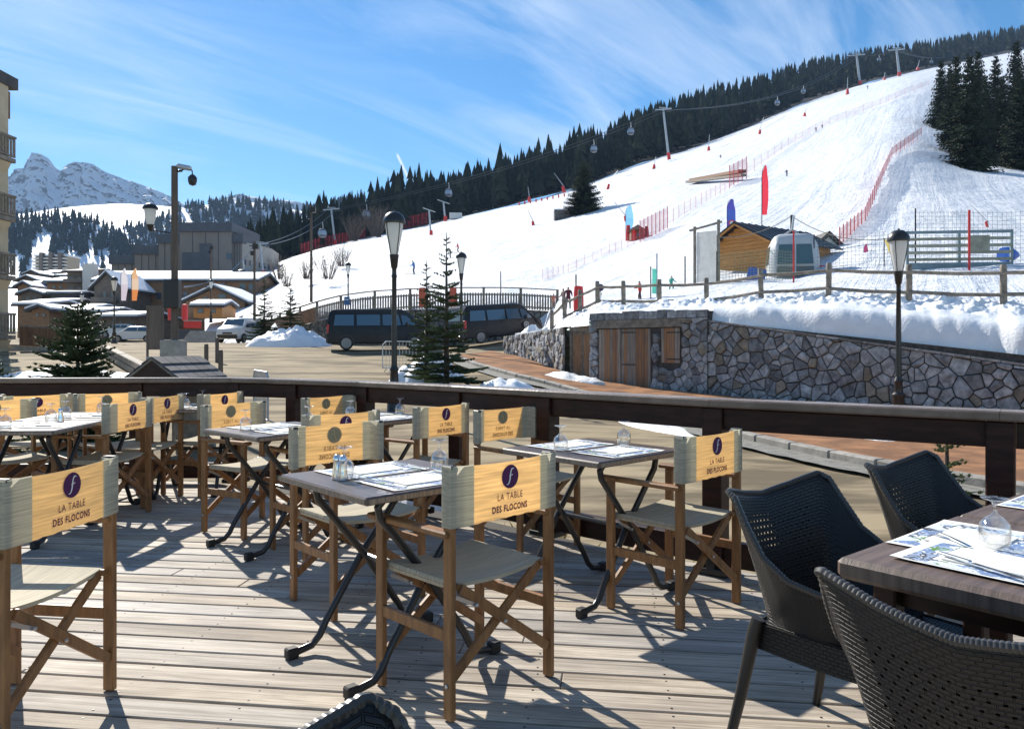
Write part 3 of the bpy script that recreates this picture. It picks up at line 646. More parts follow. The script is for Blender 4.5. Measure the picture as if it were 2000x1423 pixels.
# ------------------------------------------------------------------ tables with folding tube legs
def make_table(hx=.335, hy=.335, z=.74):
    t = thing('folding_table', 'x', 'table')
    mb = MB(); mb.bbox((0, 0, z-.016), (hx*2, hy*2, .030), .006); mb.build('table_top', M_ttop, t)
    mb = MB()
    for s in (-1, 1): mb.box((s*(hx+.0006), 0, z-.017), (.0016, hy*2-.02, .018)); mb.box((0, s*(hy+.0006), z-.017), (hx*2-.02, .0016, .018))
    mb.build('edge_band', M_tedge, t)
    for s in (-1, 1):
        for k in (-1, 1):
            x = s*.235+k*.017
            pts = [(x, -k*.21, z-.034), (x, -k*.235, z-.06), (x, -k*.225, z-.10), (x, 0, z*.5), (x, k*.17, .12), (x, k*.20, .065), (x, k*.235, .033), (x, k*.31, .022)]
            mb = MB(); mb.smooth = True; mb.tube(pts, .0155, 10); lg = mb.build('leg', M_tube, t)
            mb = MB(); mb.bbox((x, k*.325, .024), (.042, .05, .046), .006); mb.build('foot_cap', M_rubber, lg)
    mb = MB(); mb.smooth = True; mb.tube([(-.25, 0, z*.5), (.25, 0, z*.5)], .011, 8); mb.build('cross_bar', M_tube, t)
    mb = MB()
    for s in (-1, 1): mb.box((s*.20, 0, z-.04), (.03, .50, .018))
    mb.build('under_frame', M_tube, t)
    return t
tab0 = make_table(); tf = [True]
def table(c, ang, label, src=None):
    if tf[0]: tf[0] = False; tag(tab0, label, 'table', 'folding terrace tables'); tab0.location = (*c, 0); tab0.rotation_euler = (0, 0, ang); return tab0
    return copy_tree(tab0, label, (*c, 0), ang, 'folding terrace tables')
AN = math.atan2(-.74, .67)
TB = {}
def tbl(k, c, ang, label): TB[k] = (Vector(c), ang); table(c, ang, label)
tbl(1, (-.485, 3.15), AN, 'dark topped folding table with the salt and pepper shakers')
tbl(2, (.42, 3.97), AN, 'dark topped folding table at the railing, right of centre, with two upturned glasses')
tbl(3, (-1.02, 5.75), AN+.12, 'folding table mostly hidden behind chair backs, beside the middle of the railing')
tbl(4, (-1.50, 4.93), AN+.1, 'folding table left of centre between two director chairs')
tbl(5, (-3.22, 5.12), 0.05, 'near half of the long table at the left')
tbl(6, (-3.24, 5.82), 0.05, 'far half of the long table at the left')
tbl(7, (-2.78, 6.72), .2, 'folding table glimpsed at the left railing corner')
def on(k, x, y, z=.7405):
    c, a = TB[k]; return (c.x+x*math.cos(a)-y*math.sin(a), c.y+x*math.sin(a)+y*math.cos(a), z)
# ------------------------------------------------------------------ table settings
PRT = bpy.data.materials.new('printed_placemat'); PRT.use_nodes = True; t = PRT.node_tree; b = t.nodes['Principled BSDF']; b.inputs['Roughness'].default_value = .6
tcn = N(t, 'ShaderNodeTexCoord'); vo = N(t, 'ShaderNodeTexVoronoi', distance='MANHATTAN'); vo.inputs['Scale'].default_value = 16; vo.inputs['Randomness'].default_value = .8
t.links.new(tcn.outputs['Object'], vo.inputs[0]); rp = N(t, 'ShaderNodeValToRGB'); rp.color_ramp.interpolation = 'CONSTANT'
es = rp.color_ramp.elements; es[0].color = (.62, .68, .75, 1); es[1].position = .3; es[1].color = (.16, .24, .42, 1)
for p_, c_ in ((.45, (.70, .74, .78, 1)), (.62, (.10, .22, .04, 1)), (.72, (.32, .40, .55, 1)), (.86, (.05, .06, .08, 1)), (.93, (.78, .78, .78, 1))):
    e = es.new(p_); e.color = c_
sx_ = N(t, 'ShaderNodeSeparateColor'); t.links.new(vo.outputs['Color'], sx_.inputs[0])
nn = N(t, 'ShaderNodeTexNoise'); nn.inputs['Scale'].default_value = 70; nn.inputs['Detail'].default_value = 6; t.links.new(tcn.outputs['Object'], nn.inputs[0])
mxx = N(t, 'ShaderNodeMath', operation='MULTIPLY_ADD'); mxx.inputs[1].default_value = .5; t.links.new(nn.outputs[0], mxx.inputs[0]); 
sb = N(t, 'ShaderNodeMath', operation='SUBTRACT'); sb.inputs[1].default_value = .25; t.links.new(sx_.outputs[0], sb.inputs[0]); t.links.new(sb.outputs[0], mxx.inputs[2])
t.links.new(mxx.outputs[0], rp.inputs[0]); t.links.new(rp.outputs[0], b.inputs['Base Color'])
def make_mat():
    t = thing('placemat', 'x', 'placemat')
    mb = MB(); mb.grid(lambda u, v: (-.2+.4*u, -.14+.28*v, .0012+.006*max(0, abs(2*u-1)-.85)*2), 10, 4); mb.grid(lambda u, v: (-.2+.4*u, -.14+.28*v, .0004+.006*max(0, abs(2*u-1)-.85)*2), 10, 4); mb.build('paper_sheet', M_paper, t, recalc=False)
    for i, (x0, x1, y0, y1) in enumerate(((-.19, .19, .088, .132), (-.19, .19, -.132, -.088), (-.19, -.125, -.085, .085), (.125, .19, -.085, .085))):
        mb = MB(); mb.add([(x0, y0, .0019), (x1, y0, .0019), (x1, y1, .0019), (x0, y1, .0019)], [(0, 1, 2, 3)]); mb.build('printed_strip', PRT, t, recalc=False)
    mb = MB(); mb.box((.0, 0, .0042), (.21, .16, .0035)); mb.build('menu_panel', M_paper, t)
    return t
mat0 = make_mat(); mfirst = [True]
def make_fork():
    t = thing('fork', 'x', 'fork'); mb = MB(); mb.smooth = True
    w = [(0, .006), (.03, .0055), (.09, .003), (.12, .004), (.135, .011), (.15, .012)]
    mb.add([(-a, s*b_, .004+.006*math.sin(a*14)) for a, b_ in w for s in (-1, 1)], [(2*i, 2*i+1, 2*i+3, 2*i+2) for i in range(len(w)-1)])
    for k in range(4): y = -.0095+.00633*k; mb.bar((-.148, y, .009), (-.195, y*.95, .006), .0028, .002)
    mb.build('fork_body', M_steel, t); return t
def make_knife():
    t = thing('knife', 'x', 'knife'); mb = MB(); mb.bbox((.05, 0, .006), (.09, .013, .007), .002); mb.build('handle', M_steel, t)
    mb = MB(); mb.prism([(-.13, .002, .003), (-.115, -.009, .003), (0, -.008, .003), (.005, .006, .003), (-.1, .008, .003)], (0, 0, .0022)); mb.build('blade', M_steel, t); return t
def make_glass():
    t = thing('glass', 'x', 'glass'); mb = MB(); mb.smooth = True
    prof = [(.034, 0), (.0365, .02), (.038, .045), (.034, .066), (.022, .080), (.009, .088), (.0055, .097), (.0055, .114), (.010, .122), (.030, .128), (.033, .1305), (.0, .1315)]
    mb.lathe(prof, 22, cap=False); mb.lathe([(.032, 0), (.0345, .02), (.036, .045), (.032, .064), (.020, .077), (.0, .083)], 22, cap=False); mb.lathe([(.034, 0), (.032, 0)], 22, cap=False)
    mb.build('glass_body', M_glass, t, recalc=False); return t
def make_shaker():
    t = thing('shaker', 'x', 'shaker'); mb = MB(); mb.smooth = True; mb.lathe([(.021, 0), (.0215, .004), (.018, .03), (.0145, .062), (.0145, .068)], 18); mb.build('shaker_body', M_steel, t)
    mb = MB(); mb.smooth = True; mb.lathe([(.0148, .0685), (.0155, .072), (.0155, .085), (.011, .095), (.004, .0985), (0, .099)], 18); mb.build('shaker_cap', M_steel, t); return t
protos = {'placemat': mat0, 'fork': make_fork(), 'knife': make_knife(), 'glass': make_glass(), 'shaker': make_shaker()}; usedp = set()
def put(kind, loc, rz, label, group):
    p = protos[kind]
    if kind not in usedp: usedp.add(kind); p.location = loc; p.rotation_euler = (0, 0, rz); tag(p, label, kind, group); return
    copy_tree(p, label, loc, rz, group)
NM = {1: 'the salt and pepper table', 2: 'the table right of centre at the railing', 3: 'the hidden table beside the railing', 4: 'the table left of centre', 5: 'the near half of the long left table', 6: 'the far half of the long left table', 7: 'the railing corner table'}
def setting(k, side, gl=True):
    c, a = TB[k]; s = side; wh = 'near' if s > 0 else 'far'
    put('placemat', on(k, s*.165, 0), a+math.pi/2, f'printed paper placemat at the {wh} side of {NM[k]}', 'paper placemats')
    put('fork', on(k, s*.165-.07*s, -.13*s, .7465), a+(0.25 if s > 0 else math.pi+.25), f'steel fork on the {wh} placemat of {NM[k]}', 'forks')
    put('knife', on(k, s*.165-.04*s, -.155*s, .7465), a+(0.1 if s > 0 else math.pi+.1), f'steel knife on the {wh} placemat of {NM[k]}', 'knives')
    if gl: put('glass', on(k, s*.03, .21*s), 0, f'upturned stemmed glass by the {wh} placemat of {NM[k]}', 'upturned glasses')
for k in (1, 2, 3, 4, 5, 6, 7):
    for s in (1, -1): setting(k, s)
put('shaker', at(658, 936, 3.05)*1, 0, 'salt shaker of polished steel, left one of the pair', 'salt and pepper')
put('shaker', at(670, 938, 3.03)*1, 0, 'pepper shaker of polished steel, right one of the pair', 'salt and pepper')
for o in COL.objects:
    if o.name.startswith('shaker') and o.parent is None: o.location.z = .7405
put('shaker', on(5, .1, .2), 0, 'steel shaker standing among the glasses of the long left table', 'salt and pepper')
# ------------------------------------------------------------------ wood table and wicker chairs at the right
ax, bx_ = Vector((.77, .64)).normalized(), Vector((.64, -.77)).normalized()
M_plank = mat('brown_plank_top', (.125, .085, .066), .42, var=.35, nscale=4, stretch=(1, 14, 1), bump=.15, bscale=40)
def wtable(P, la, lb, label):
    an = math.atan2(ax.y, ax.x); t = thing('wooden_table', label, 'table', (P.x, P.y, 0), an, 'brown wooden tables')
    # local x runs along the long axis, local -y towards the camera side
    mb = MB(); mb.bbox((la/2, -lb/2, .722), (la, lb, .052), .012); mb.build('table_top', M_plank, t)
    for lx in (.09, la-.09):
        for ly in (-.09, -lb+.09): mb = MB(); mb.bbox((lx, ly, .345), (.055, .055, .69), .005); mb.build('leg', M_darkwood, t)
    mb = MB(); mb.box((la/2, -lb/2, .665), (la-.2, lb-.2, .06)); mb.build('apron', M_darkwood, t)
    return t, an
P7 = Vector((.80, 1.90)); wt, an7 = wtable(P7, .74, .78, 'brown plank table in the right foreground with placemats and glass')
P8 = P7+ax*.755; wtable(P8, .74, .78, 'second brown plank table behind the first at the right edge')
def on7(a, b, z=.7490): p = P7+ax*a+bx_*b; return (p.x, p.y, z)
put('placemat', on7(.43, .155), an7+.02, 'printed placemat at the far side of the brown plank table', 'paper placemats')
put('placemat', on7(.225, .295, .7530), an7-math.pi/2-.03, 'printed placemat at the near side of the brown plank table', 'paper placemats')
put('placemat', on7(1.18, .17), an7, 'printed placemat on the second brown plank table at the right edge', 'paper placemats')
put('fork', on7(.30, .20, .7590), an7-2.2, 'fork resting across the placemats of the brown plank table', 'forks')
put('knife', on7(.14, .26, .7590), an7+1.2, 'knife beside the fork on the brown plank table', 'knives')
put('glass', on7(.385, .225), 0, 'upturned stemmed glass on the brown plank table', 'upturned glasses')
wm = bpy.data.materials.new('dark_wicker'); wm.use_nodes = True; t = wm.node_tree; b = t.nodes['Principled BSDF']
b.inputs['Base Color'].default_value = (.011, .010, .010, 1); b.inputs['Roughness'].default_value = .45
uv = N(t, 'ShaderNodeUVMap'); 
br = N(t, 'ShaderNodeTexBrick'); br.offset = .5; br.inputs['Scale'].default_value = 1; br.inputs['Brick Width'].default_value = .024; br.inputs['Row Height'].default_value = .0105; br.inputs['Mortar Size'].default_value = .0022; br.inputs['Mortar Smooth'].default_value = .8
br.inputs['Color1'].default_value = (1, 1, 1, 1); br.inputs['Color2'].default_value = (.8, .8, .8, 1); br.inputs['Mortar'].default_value = (0, 0, 0, 1)
t.links.new(uv.outputs[0], br.inputs[0]); bp = N(t, 'ShaderNodeBump'); bp.inputs['Strength'].default_value = 1; bp.inputs['Distance'].default_value = .006
t.links.new(br.outputs[0], bp.inputs['Height']); t.links.new(bp.outputs[0], b.inputs['Normal'])
# small open gaps of the weave in the middle of the back (real holes in the plastic)
sp = N(t, 'ShaderNodeSeparateXYZ'); t.links.new(uv.outputs[0], sp.inputs[0])
def mth(op, a, b_=None, c=None):
    n = N(t, 'ShaderNodeMath', operation=op)
    for i, v in enumerate((a, b_, c)):
        if v is None: continue
        if isinstance(v, (int, float)): n.inputs[i].default_value = v
        else: t.links.new(v, n.inputs[i])
    return n.outputs[0]
row = mth('FLOOR', mth('DIVIDE', sp.outputs[1], .021)); sh = mth('MULTIPLY', mth('MODULO', row, 2), .012)
fu = mth('ABSOLUTE', mth('SUBTRACT', mth('FRACT', mth('DIVIDE', mth('ADD', sp.outputs[0], sh), .024)), .5)); fv = mth('ABSOLUTE', mth('SUBTRACT', mth('FRACT', mth('DIVIDE', sp.outputs[1], .021)), .5))
hole = mth('MULTIPLY', mth('LESS_THAN', fu, .14), mth('LESS_THAN', fv, .13))
mid = mth('MULTIPLY', mth('LESS_THAN', mth('ABSOLUTE', mth('SUBTRACT', sp.outputs[0], 5)), .17), mth('LESS_THAN', mth('ABSOLUTE', mth('SUBTRACT', sp.outputs[1], .2)), .125))
hl = mth('MULTIPLY', hole, mid); trn = N(t, 'ShaderNodeBsdfTransparent'); ms = N(t, 'ShaderNodeMixShader'); t.links.new(hl, ms.inputs[0]); t.links.new(b.outputs[0], ms.inputs[1]); t.links.new(trn.outputs[0], ms.inputs[2]); t.links.new(ms.outputs[0], t.nodes['Material Output'].inputs[0])
M_wplain = mat('dark_resin', (.022, .020, .018), .4, spec=.5)
def make_wicker():
    t = thing('wicker_chair', 'x', 'chair')
    def shell(u, v):
        th = (u*2-1)*R(118); A = abs(th); top = interp(A, [(0, .795), (R(25), .81), (R(44), .83), (R(50), .81), (R(58), .73), (R(68), .65), (R(82), .60), (R(100), .58), (R(118), .57)])
        fl = interp(A, [(0, .03), (R(46), .075), (R(80), .05), (R(118), .03)])
        z0 = .40; z = z0+(top-z0)*v; s = v**1.3
        rx = .215+fl*s+.04*v; ry = .21+.105*s
        sq = 1/(max(abs(math.sin(th)), abs(math.cos(th)))**.45)            # squarish plan
        return (rx*math.sin(th)*sq, -ry*math.cos(th)*sq-.02, z-.02*math.cos(th*1.5)*(v**3)*(A < 1))
    nu, nv = 60, 14; mb = MB(); mb.smooth = True; mb.grid(shell, nu, nv)
    me = mb.mesh('backrest_shell', wm, True, recalc=False); uvl = me.uv_layers.new(name='UVMap')
    for lp in me.loops:
        i, j = divmod(lp.vertex_index, nv+1); uvl.data[lp.index].uv = ((i/nu-.5)*1.15+5, j/nv*.40)
    sh = mobj('backrest_shell', me, t); so_ = sh.modifiers.new('thickness', 'SOLIDIFY'); so_.thickness = .012; so_.offset = 0
    # rope-like rim: short bead segments wound round the edge
    rim = MB(); rim.smooth = True; pts = [Vector(shell(i/600, 1)) for i in range(601)]
    rim.tube(pts, [(.0086, .0100, .0102, .0096)[i % 4] for i in range(601)], 7); rim.build('rope_rim', mat('rope_rim_resin', (.05, .045, .04), .28), t)
    mb = MB(); mb.smooth = True                  # seat pan with rounded apron
    def seat(u, v):
        x = -.235+.47*u; y = -.225+.47*v; e = max(abs(2*u-1), abs(2*v-1)); return (x, y, .43-.018*(1-e*e)-.03*max(0, e-.9)*10*.1)
    mb.grid(seat, 16, 16); sm = mb.mesh('seat', wm, True, recalc=False); ul = sm.uv_layers.new(name='UVMap')
    for lp in sm.loops: i, j = divmod(lp.vertex_index, 17); ul.data[lp.index].uv = (i/16*.47+4.765, j/16*.47-.02)
    mobj('seat', sm, t)
    mb = MB(); mb.smooth = True
    def apr(u, v):
        a = 2*math.pi*u; sq = 1/(max(abs(math.sin(a)), abs(math.cos(a)))**.8); r = .232+.006*v; return (r*math.sin(a)*sq, .01-r*math.cos(a)*sq, .432-.085*v)
    mb.grid(apr, 40, 3); am = mb.mesh('apron', wm, True, recalc=False); ul = am.uv_layers.new(name='UVMap')
    for lp in am.loops: i, j = divmod(lp.vertex_index, 4); ul.data[lp.index].uv = (i/40*1.6, j/3*.085+.9)
    mobj('apron', am, t)
    for sx in (-1, 1):
        for sy in (-1, 1):
            mb = MB(); mb.smooth = True; q = Vector((sx*.225, sy*.215+.01, .56 if sy > 0 else .44)); mb.tube([q, (sx*.232, sy*.225+.01, .40), (sx*.25, sy*.26+.01, .2), (sx*.272, sy*.30+.01, 0.001)], [.02, .021, .018, .014], 10); mb.build('leg', M_wplain, t)
    return t
wk0 = make_wicker(); wf = [True]
def wicker(back, fdir, label):
    f = Vector(fdir).normalized(); loc = Vector(back)+f*.29; rz = math.atan2(f.y, f.x)-math.pi/2
    if wf[0]: wf[0] = False; tag(wk0, label, 'chair', 'dark wicker tub chairs'); wk0.location = (*loc, 0); wk0.rotation_euler = (0, 0, rz); return
    copy_tree(wk0, label, (*loc, 0), rz, 'dark wicker tub chairs')
wicker((.87, 2.55), bx_, 'dark wicker tub chair beyond the brown plank table, the nearer of the two')
wicker((1.54, 3.08), bx_, 'dark wicker tub chair in front of the right railing, the farther one')
wicker((.78, 1.32), ax, 'dark wicker tub chair with its back to the camera in the bottom right corner')
wicker((-.328, .75), Vector((.85, -.5)), 'dark wicker chair back poking in at the bottom edge of the photo')
# ------------------------------------------------------------------ stone walls, shed, snow bank
def voronoi_one(i, pts, outline):
    p = pts[i]; poly = list(outline)
    near = sorted((q for j, q in enumerate(pts) if j != i), key=lambda q: (q[0]-p[0])**2+(q[1]-p[1])**2)[:22]
    for q in near:
        nx, ny = q[0]-p[0], q[1]-p[1]; c = (q[0]**2+q[1]**2-p[0]**2-p[1]**2)/2
        poly = clip_poly(poly, nx, ny, c)
        if len(poly) < 3: return None
    return poly
def inset(poly, m):
    cx = sum(p[0] for p in poly)/len(poly); cy = sum(p[1] for p in poly)/len(poly)
    out = list(poly); n = len(poly); A = sum(poly[i][0]*poly[(i+1) % n][1]-poly[(i+1) % n][0]*poly[i][1] for i in range(n))
    sg = 1 if A > 0 else -1
    for i in range(n):
        a, b = poly[i], poly[(i+1) % n]; ex, ey = b[0]-a[0], b[1]-a[1]; L = math.hypot(ex, ey)
        if L < 1e-6: continue
        nx, ny = sg*ey/L, -sg*ex/L; out = clip_poly(out, nx, ny, nx*a[0]+ny*a[1]-m)
        if len(out) < 3: return []
    return out
def stone_face(root, mapf, outline, size, rng, joint=.011, tan=.12, flat=.6, jit=.46, boxes=()):
    us = [p[0] for p in outline]; vs = [p[1] for p in outline]; pts = []
    nu = max(1, int((max(us)-min(us))/size)); nv = max(1, int((max(vs)-min(vs))/(size*flat)))
    for i in range(nu):
        for j in range(nv):
            u = min(us)+(i+.5+(.5 if j % 2 else 0)*.6+rng.uniform(-jit, jit))*(max(us)-min(us))/nu; v = min(vs)+(j+.5+rng.uniform(-jit, jit))*(max(vs)-min(vs))/nv
            if any(a-.03 < u < b+.03 and c-.03 < v < d+.03 for a, b, c, d in boxes): continue
            if rng.random() < .13: continue
            pts.append((u, v))
    nreal = len(pts)
    for (a, b, c, d) in boxes:                   # ghost seeds keep the cells out of the openings
        c = max(c, min(vs)); 
        for i in range(9):
            for j in range(9): pts.append((a+.03+(b-a-.06)*i/8, c+.03+(min(d, max(vs)+.2)-c-.06)*j/8))
    cells = []
    for i in range(nreal):
        q = voronoi_one(i, pts, outline)
        if q: cells.append(q)
    for poly in cells:
        parts = [poly]
        def area(P): return abs(sum(P[i][0]*P[(i+1) % len(P)][1]-P[(i+1) % len(P)][0]*P[i][1] for i in range(len(P))))/2 if len(P) > 2 else 0
        for (a, b, c, d) in boxes:               # keep clear of the openings: cut along the side that leaves most
            q = parts[0]
            if len(q) > 2 and area(clip_poly(clip_poly(clip_poly(clip_poly(q, 1, 0, b), -1, 0, -a), 0, 1, d), 0, -1, -c)) > 1e-5:
                parts = [max((clip_poly(q, 1, 0, a), clip_poly(q, -1, 0, -b), clip_poly(q, 0, -1, -d), clip_poly(q, 0, 1, c)), key=area)]
        q = inset(parts[0], joint) if len(parts[0]) >= 3 else []
        if len(q) < 3: continue
        q2 = inset(q, .013)
        if len(q2) != len(q): q2 = [((p[0]-sum(a[0] for a in q)/len(q))*.88+sum(a[0] for a in q)/len(q), (p[1]-sum(a[1] for a in q)/len(q))*.88+sum(a[1] for a in q)/len(q)) for p in q]
        pr = rng.uniform(.03, .10); n = len(q); tl = (rng.uniform(-.12, .12), rng.uniform(-.12, .12)); c0 = q2[0]
        c2 = (sum(p[0] for p in q2)/n, sum(p[1] for p in q2)/n)
        mb = MB(); mb.add([mapf(p[0], p[1], -.03) for p in q]+[mapf(p[0], p[1], pr*.6) for p in q]+[mapf(p[0], p[1], pr+(p[0]-c0[0])*tl[0]+(p[1]-c0[1])*tl[1]) for p in q2]+[mapf(c2[0]+rng.uniform(-.02, .02), c2[1]+rng.uniform(-.02, .02), pr+.012+rng.uniform(-.012, .02))],
            [(i, (i+1) % n, n+(i+1) % n, n+i) for i in range(n)]+[(n+i, n+(i+1) % n, 2*n+(i+1) % n, 2*n+i) for i in range(n)]+[(2*n+i, 2*n+(i+1) % n, 3*n) for i in range(n)])
        mb.build('stone', M_stonetan if rng.random() < tan else M_stone, root, recalc=True)
rng = random.Random(23)
# big retaining wall
wa, wb = Vector((5.60, 23.07)), Vector((17.5, 10.4)); wd_ = (wb-wa).normalized(); wn_ = Vector((wd_.y, -wd_.x)); WL = (wb-wa).length
if wn_.y > 0: wn_ = -wn_
def wtop(s): return 2.04-.145*s if s < 14 else .01
root = thing('retaining_wall', 'grey rubble stone retaining wall under the snow bank at the right', 'wall')
def mapw(u, v, o): p = wa+wd_*u+wn_*o; return (p.x, p.y, v)
VIS = 10.2
mb = MB(); mb.add([mapw(0, -.6, 0), mapw(WL, -.6, 0), mapw(WL, wtop(WL), 0), mapw(0, wtop(0), 0), mapw(0, -.6, -.45), mapw(WL, -.6, -.45), mapw(WL, wtop(WL), -.45), mapw(0, wtop(0), -.45)], [(0, 1, 2, 3), (7, 6, 5, 4), (3, 2, 6, 7), (0, 3, 7, 4), (1, 5, 6, 2)]); mb.build('wall_core', M_mortar, root)
stone_face(root, mapw, [(0, -.35), (VIS, -.35), (VIS, wtop(VIS)), (0, wtop(0))], .275, rng, .011, .09, .8, .68)
for s in range(17):
    a, b = s*.61+.01, s*.61+.6; z0, z1 = wtop(a), wtop(b); mb = MB(); v = [mapw(a, z0, .08), mapw(b, z1, .08), mapw(b, z1+.05, .09), mapw(a, z0+.05, .09), mapw(a, z0, -.4), mapw(b, z1, -.4), mapw(b, z1+.05, -.4), mapw(a, z0+.05, -.4)]
    mb.add(v, [(0, 1, 2, 3), (7, 6, 5, 4), (3, 2, 6, 7), (0, 4, 5, 1), (0, 3, 7, 4), (1, 5, 6, 2)]); mb.build('coping_slab', M_stone, root)
# stone shed built into the bank
sa, sb_ = Vector((2.69, 26.2)), Vector((5.78, 22.7)); sd = (sb_-sa).normalized(); sn = Vector((sd.y, -sd.x)); SL = (sb_-sa).length
if sn.y > 0: sn = -sn
root = thing('stone_shed', 'small stone shed with weathered plank doors and shutter set into the snow bank', 'shed')
def maps(u, v, o): p = sa+sd*u+sn*o; return (p.x, p.y, v)
DO = (.36, 2.58, -.6, 1.83); WO = (2.98, 3.70, .72, 1.84)
zb = -.55
def quadbox(mb, u0, u1, v0, v1, o0, o1, mp=maps):
    vs = [mp(u, v, o) for o in (o0, o1) for (u, v) in ((u0, v0), (u1, v0), (u1, v1), (u0, v1))]
    mb.add(vs, [(0, 1, 2, 3), (4, 5, 6, 7), (0, 1, 5, 4), (1, 2, 6, 5), (2, 3, 7, 6), (3, 0, 4, 7)]); return mb
mb = MB(); quadbox(mb, 0, SL, zb, 2.3, -2.6, -.06); mb.build('shed_body', M_mortar, root)
mb = MB()
for (u0, u1, v0, v1) in ((0, DO[0], zb, 1.84), (DO[1], SL, zb, WO[2]), (DO[1], WO[0], WO[2], 1.84), (WO[1], SL, WO[2], 1.84), (0, SL, 1.84, 2.34)): quadbox(mb, u0, u1, v0, v1, -.06, 0)
mb.build('wall_core', M_mortar, root)
stone_face(root, maps, [(0, zb), (SL, zb), (SL, 2.12), (0, 2.12)], .30, rng, .008, .06, .62, .35, boxes=((DO[0], DO[1], zb-1, 2.12), (WO[0], WO[1], WO[2], 2.12), (DO[1]-.01, WO[0]+.01, 1.84, 2.12)))
for i in range(13):
    u0 = i*SL/13; mb = MB(); h = rng.uniform(.13, .19); quadbox(mb, u0+.006, u0+SL/13-.006, 2.125, 2.125+h*1.4, -.35, .06+rng.uniform(0, .03)); mb.build('coping_stone', M_stone, root)
mb = MB(); quadbox(mb, .1, 3.85, 1.85, 2.115, -.02, .075); mb.build('lintel_beam', M_greywood, root)
M_wplank = mat('weathered_orange_plank', (.33, .155, .06), .7, col2=(.16, .11, .085), nscale=2.4, stretch=(6, 6, .8), bump=.25, bscale=30, rand=.22, lo=.3, hi=.6)
M_gplank = mat('grey_plank', (.27, .22, .18), .75, var=.3, nscale=3, stretch=(6, 6, .6), bump=.25, bscale=30, rand=.2)
def planks(root, u0, u1, v0, v1, n, o, name, mp=maps, mats=(M_wplank,), p=None):
    q = thing(name, None, None) if False else None
    fr = MB(); quadbox(fr, u0, u1, v0, v1, o-.03, o-.012, mp); d = fr.build(name, M_black, root)
    w = (u1-u0)/n
    for i in range(n):
        mb = MB(); quadbox(mb, u0+i*w+.004, u0+(i+1)*w-.004, v0, v1-rng.uniform(0, .006), o-.01, o+.016+rng.uniform(0, .006), mp); mb.build('plank', rng.choice(mats), d)
    return d
planks(root, .37, 1.22, zb+.05, 1.82, 7, -.01, 'door', mats=(M_wplank, M_wplank, M_wplank, M_gplank))
mb = MB(); quadbox(mb, 1.23, 1.35, zb+.05, 1.82, -.02, .055); mb.build('door_post', M_gplank, root)
d2 = planks(root, 1.36, 2.56, zb+.05, 1.82, 10, -.01, 'door', mats=(M_wplank, M_gplank, M_wplank))
d3 = planks(root, 2.99, 3.69, .74, 1.82, 7, .0, 'shutter', mats=(M_wplank, M_wplank, M_gplank))
for (u0, u1, z, par) in ((1.38, 1.95, 1.70, d2), (1.38, 1.95, .66, d2), (3.2, 3.7, 1.68, d3), (3.2, 3.7, .86, d3)):
    mb = MB(); quadbox(mb, u0, u1, z-.018, z+.018, .026, .036); mb.build('iron_hinge', M_iron, par)
# low wall that curves away on the left of the shed, with a double door next to the shed
lw = [Vector(p) for p in ((-.35, 35.2), (.23, 33.6), (.95, 31), (1.62, 28.6), (1.86, 27.4))]
cum = [0]
for a, b in zip(lw, lw[1:]): cum.append(cum[-1]+(b-a).length)
def mapl(u, v, o):
    u = max(0, min(cum[-1], u))
    for i in range(len(lw)-1):
        if u <= cum[i+1]: break
    t = (u-cum[i])/(cum[i+1]-cum[i]); p = lw[i].lerp(lw[i+1], t); d = (lw[i+1]-lw[i]).normalized(); n = Vector((d.y, -d.x)); n = n if n.x < 0 else -n
    p = p+n*o; return (p.x, p.y, v)
root = thing('garden_wall', 'low rubble stone wall curving up the path left of the shed', 'wall')
LL = cum[-1]; lt = lambda u: 1.70+.25*u/LL
mb = MB(); mb.grid(lambda a, b: mapl(a*LL, -.1+(lt(a*LL)+.1)*b, 0), 24, 1); mb.grid(lambda a, b: mapl(a*LL, lt(a*LL), -.4*b), 24, 1); mb.build('wall_core', M_mortar, root, recalc=False)
stone_face(root, mapl, [(0, .3), (LL, -.1), (LL, lt(LL)), (0, lt(0))], .30, rng, .009, .15, .72)
da, db = Vector((1.90, 27.35)), Vector((2.66, 26.3))
def mapd(u, v, o): dd = (db-da).normalized(); nn_ = Vector((dd.y, -dd.x)); nn_ = nn_ if nn_.y < 0 else -nn_; p = da+dd*u+nn_*(o-.25); return (p.x, p.y, v)
root = thing('double_door', 'brown double door in grey frame between the curved wall and the shed', 'door')
DL = (db-da).length
mb = MB(); quadbox(mb, 0, .1, -.2, 1.78, -.05, .05, mapd); quadbox(mb, DL-.1, DL, -.2, 1.78, -.05, .05, mapd); quadbox(mb, 0, DL, 1.78, 1.97, -.05, .06, mapd); mb.build('frame', M_greywood, root)
M_pdoor = mat('faded_door_panel', (.27, .15, .075), .7, var=.25, nscale=3, stretch=(3, 3, .6), bump=.1)
for i in range(2):
    w = (DL-.2)/2; mb = MB(); quadbox(mb, .1+i*w+.01, .1+(i+1)*w-.01, -.2, 1.77, -.03, .0, mapd); lf = mb.build('door_leaf', M_greywood, root)
    mb = MB(); quadbox(mb, .1+i*w+.07, .1+(i+1)*w-.07, -.05, 1.66, .002, .012, mapd); mb.build('panel', M_pdoor, lf)
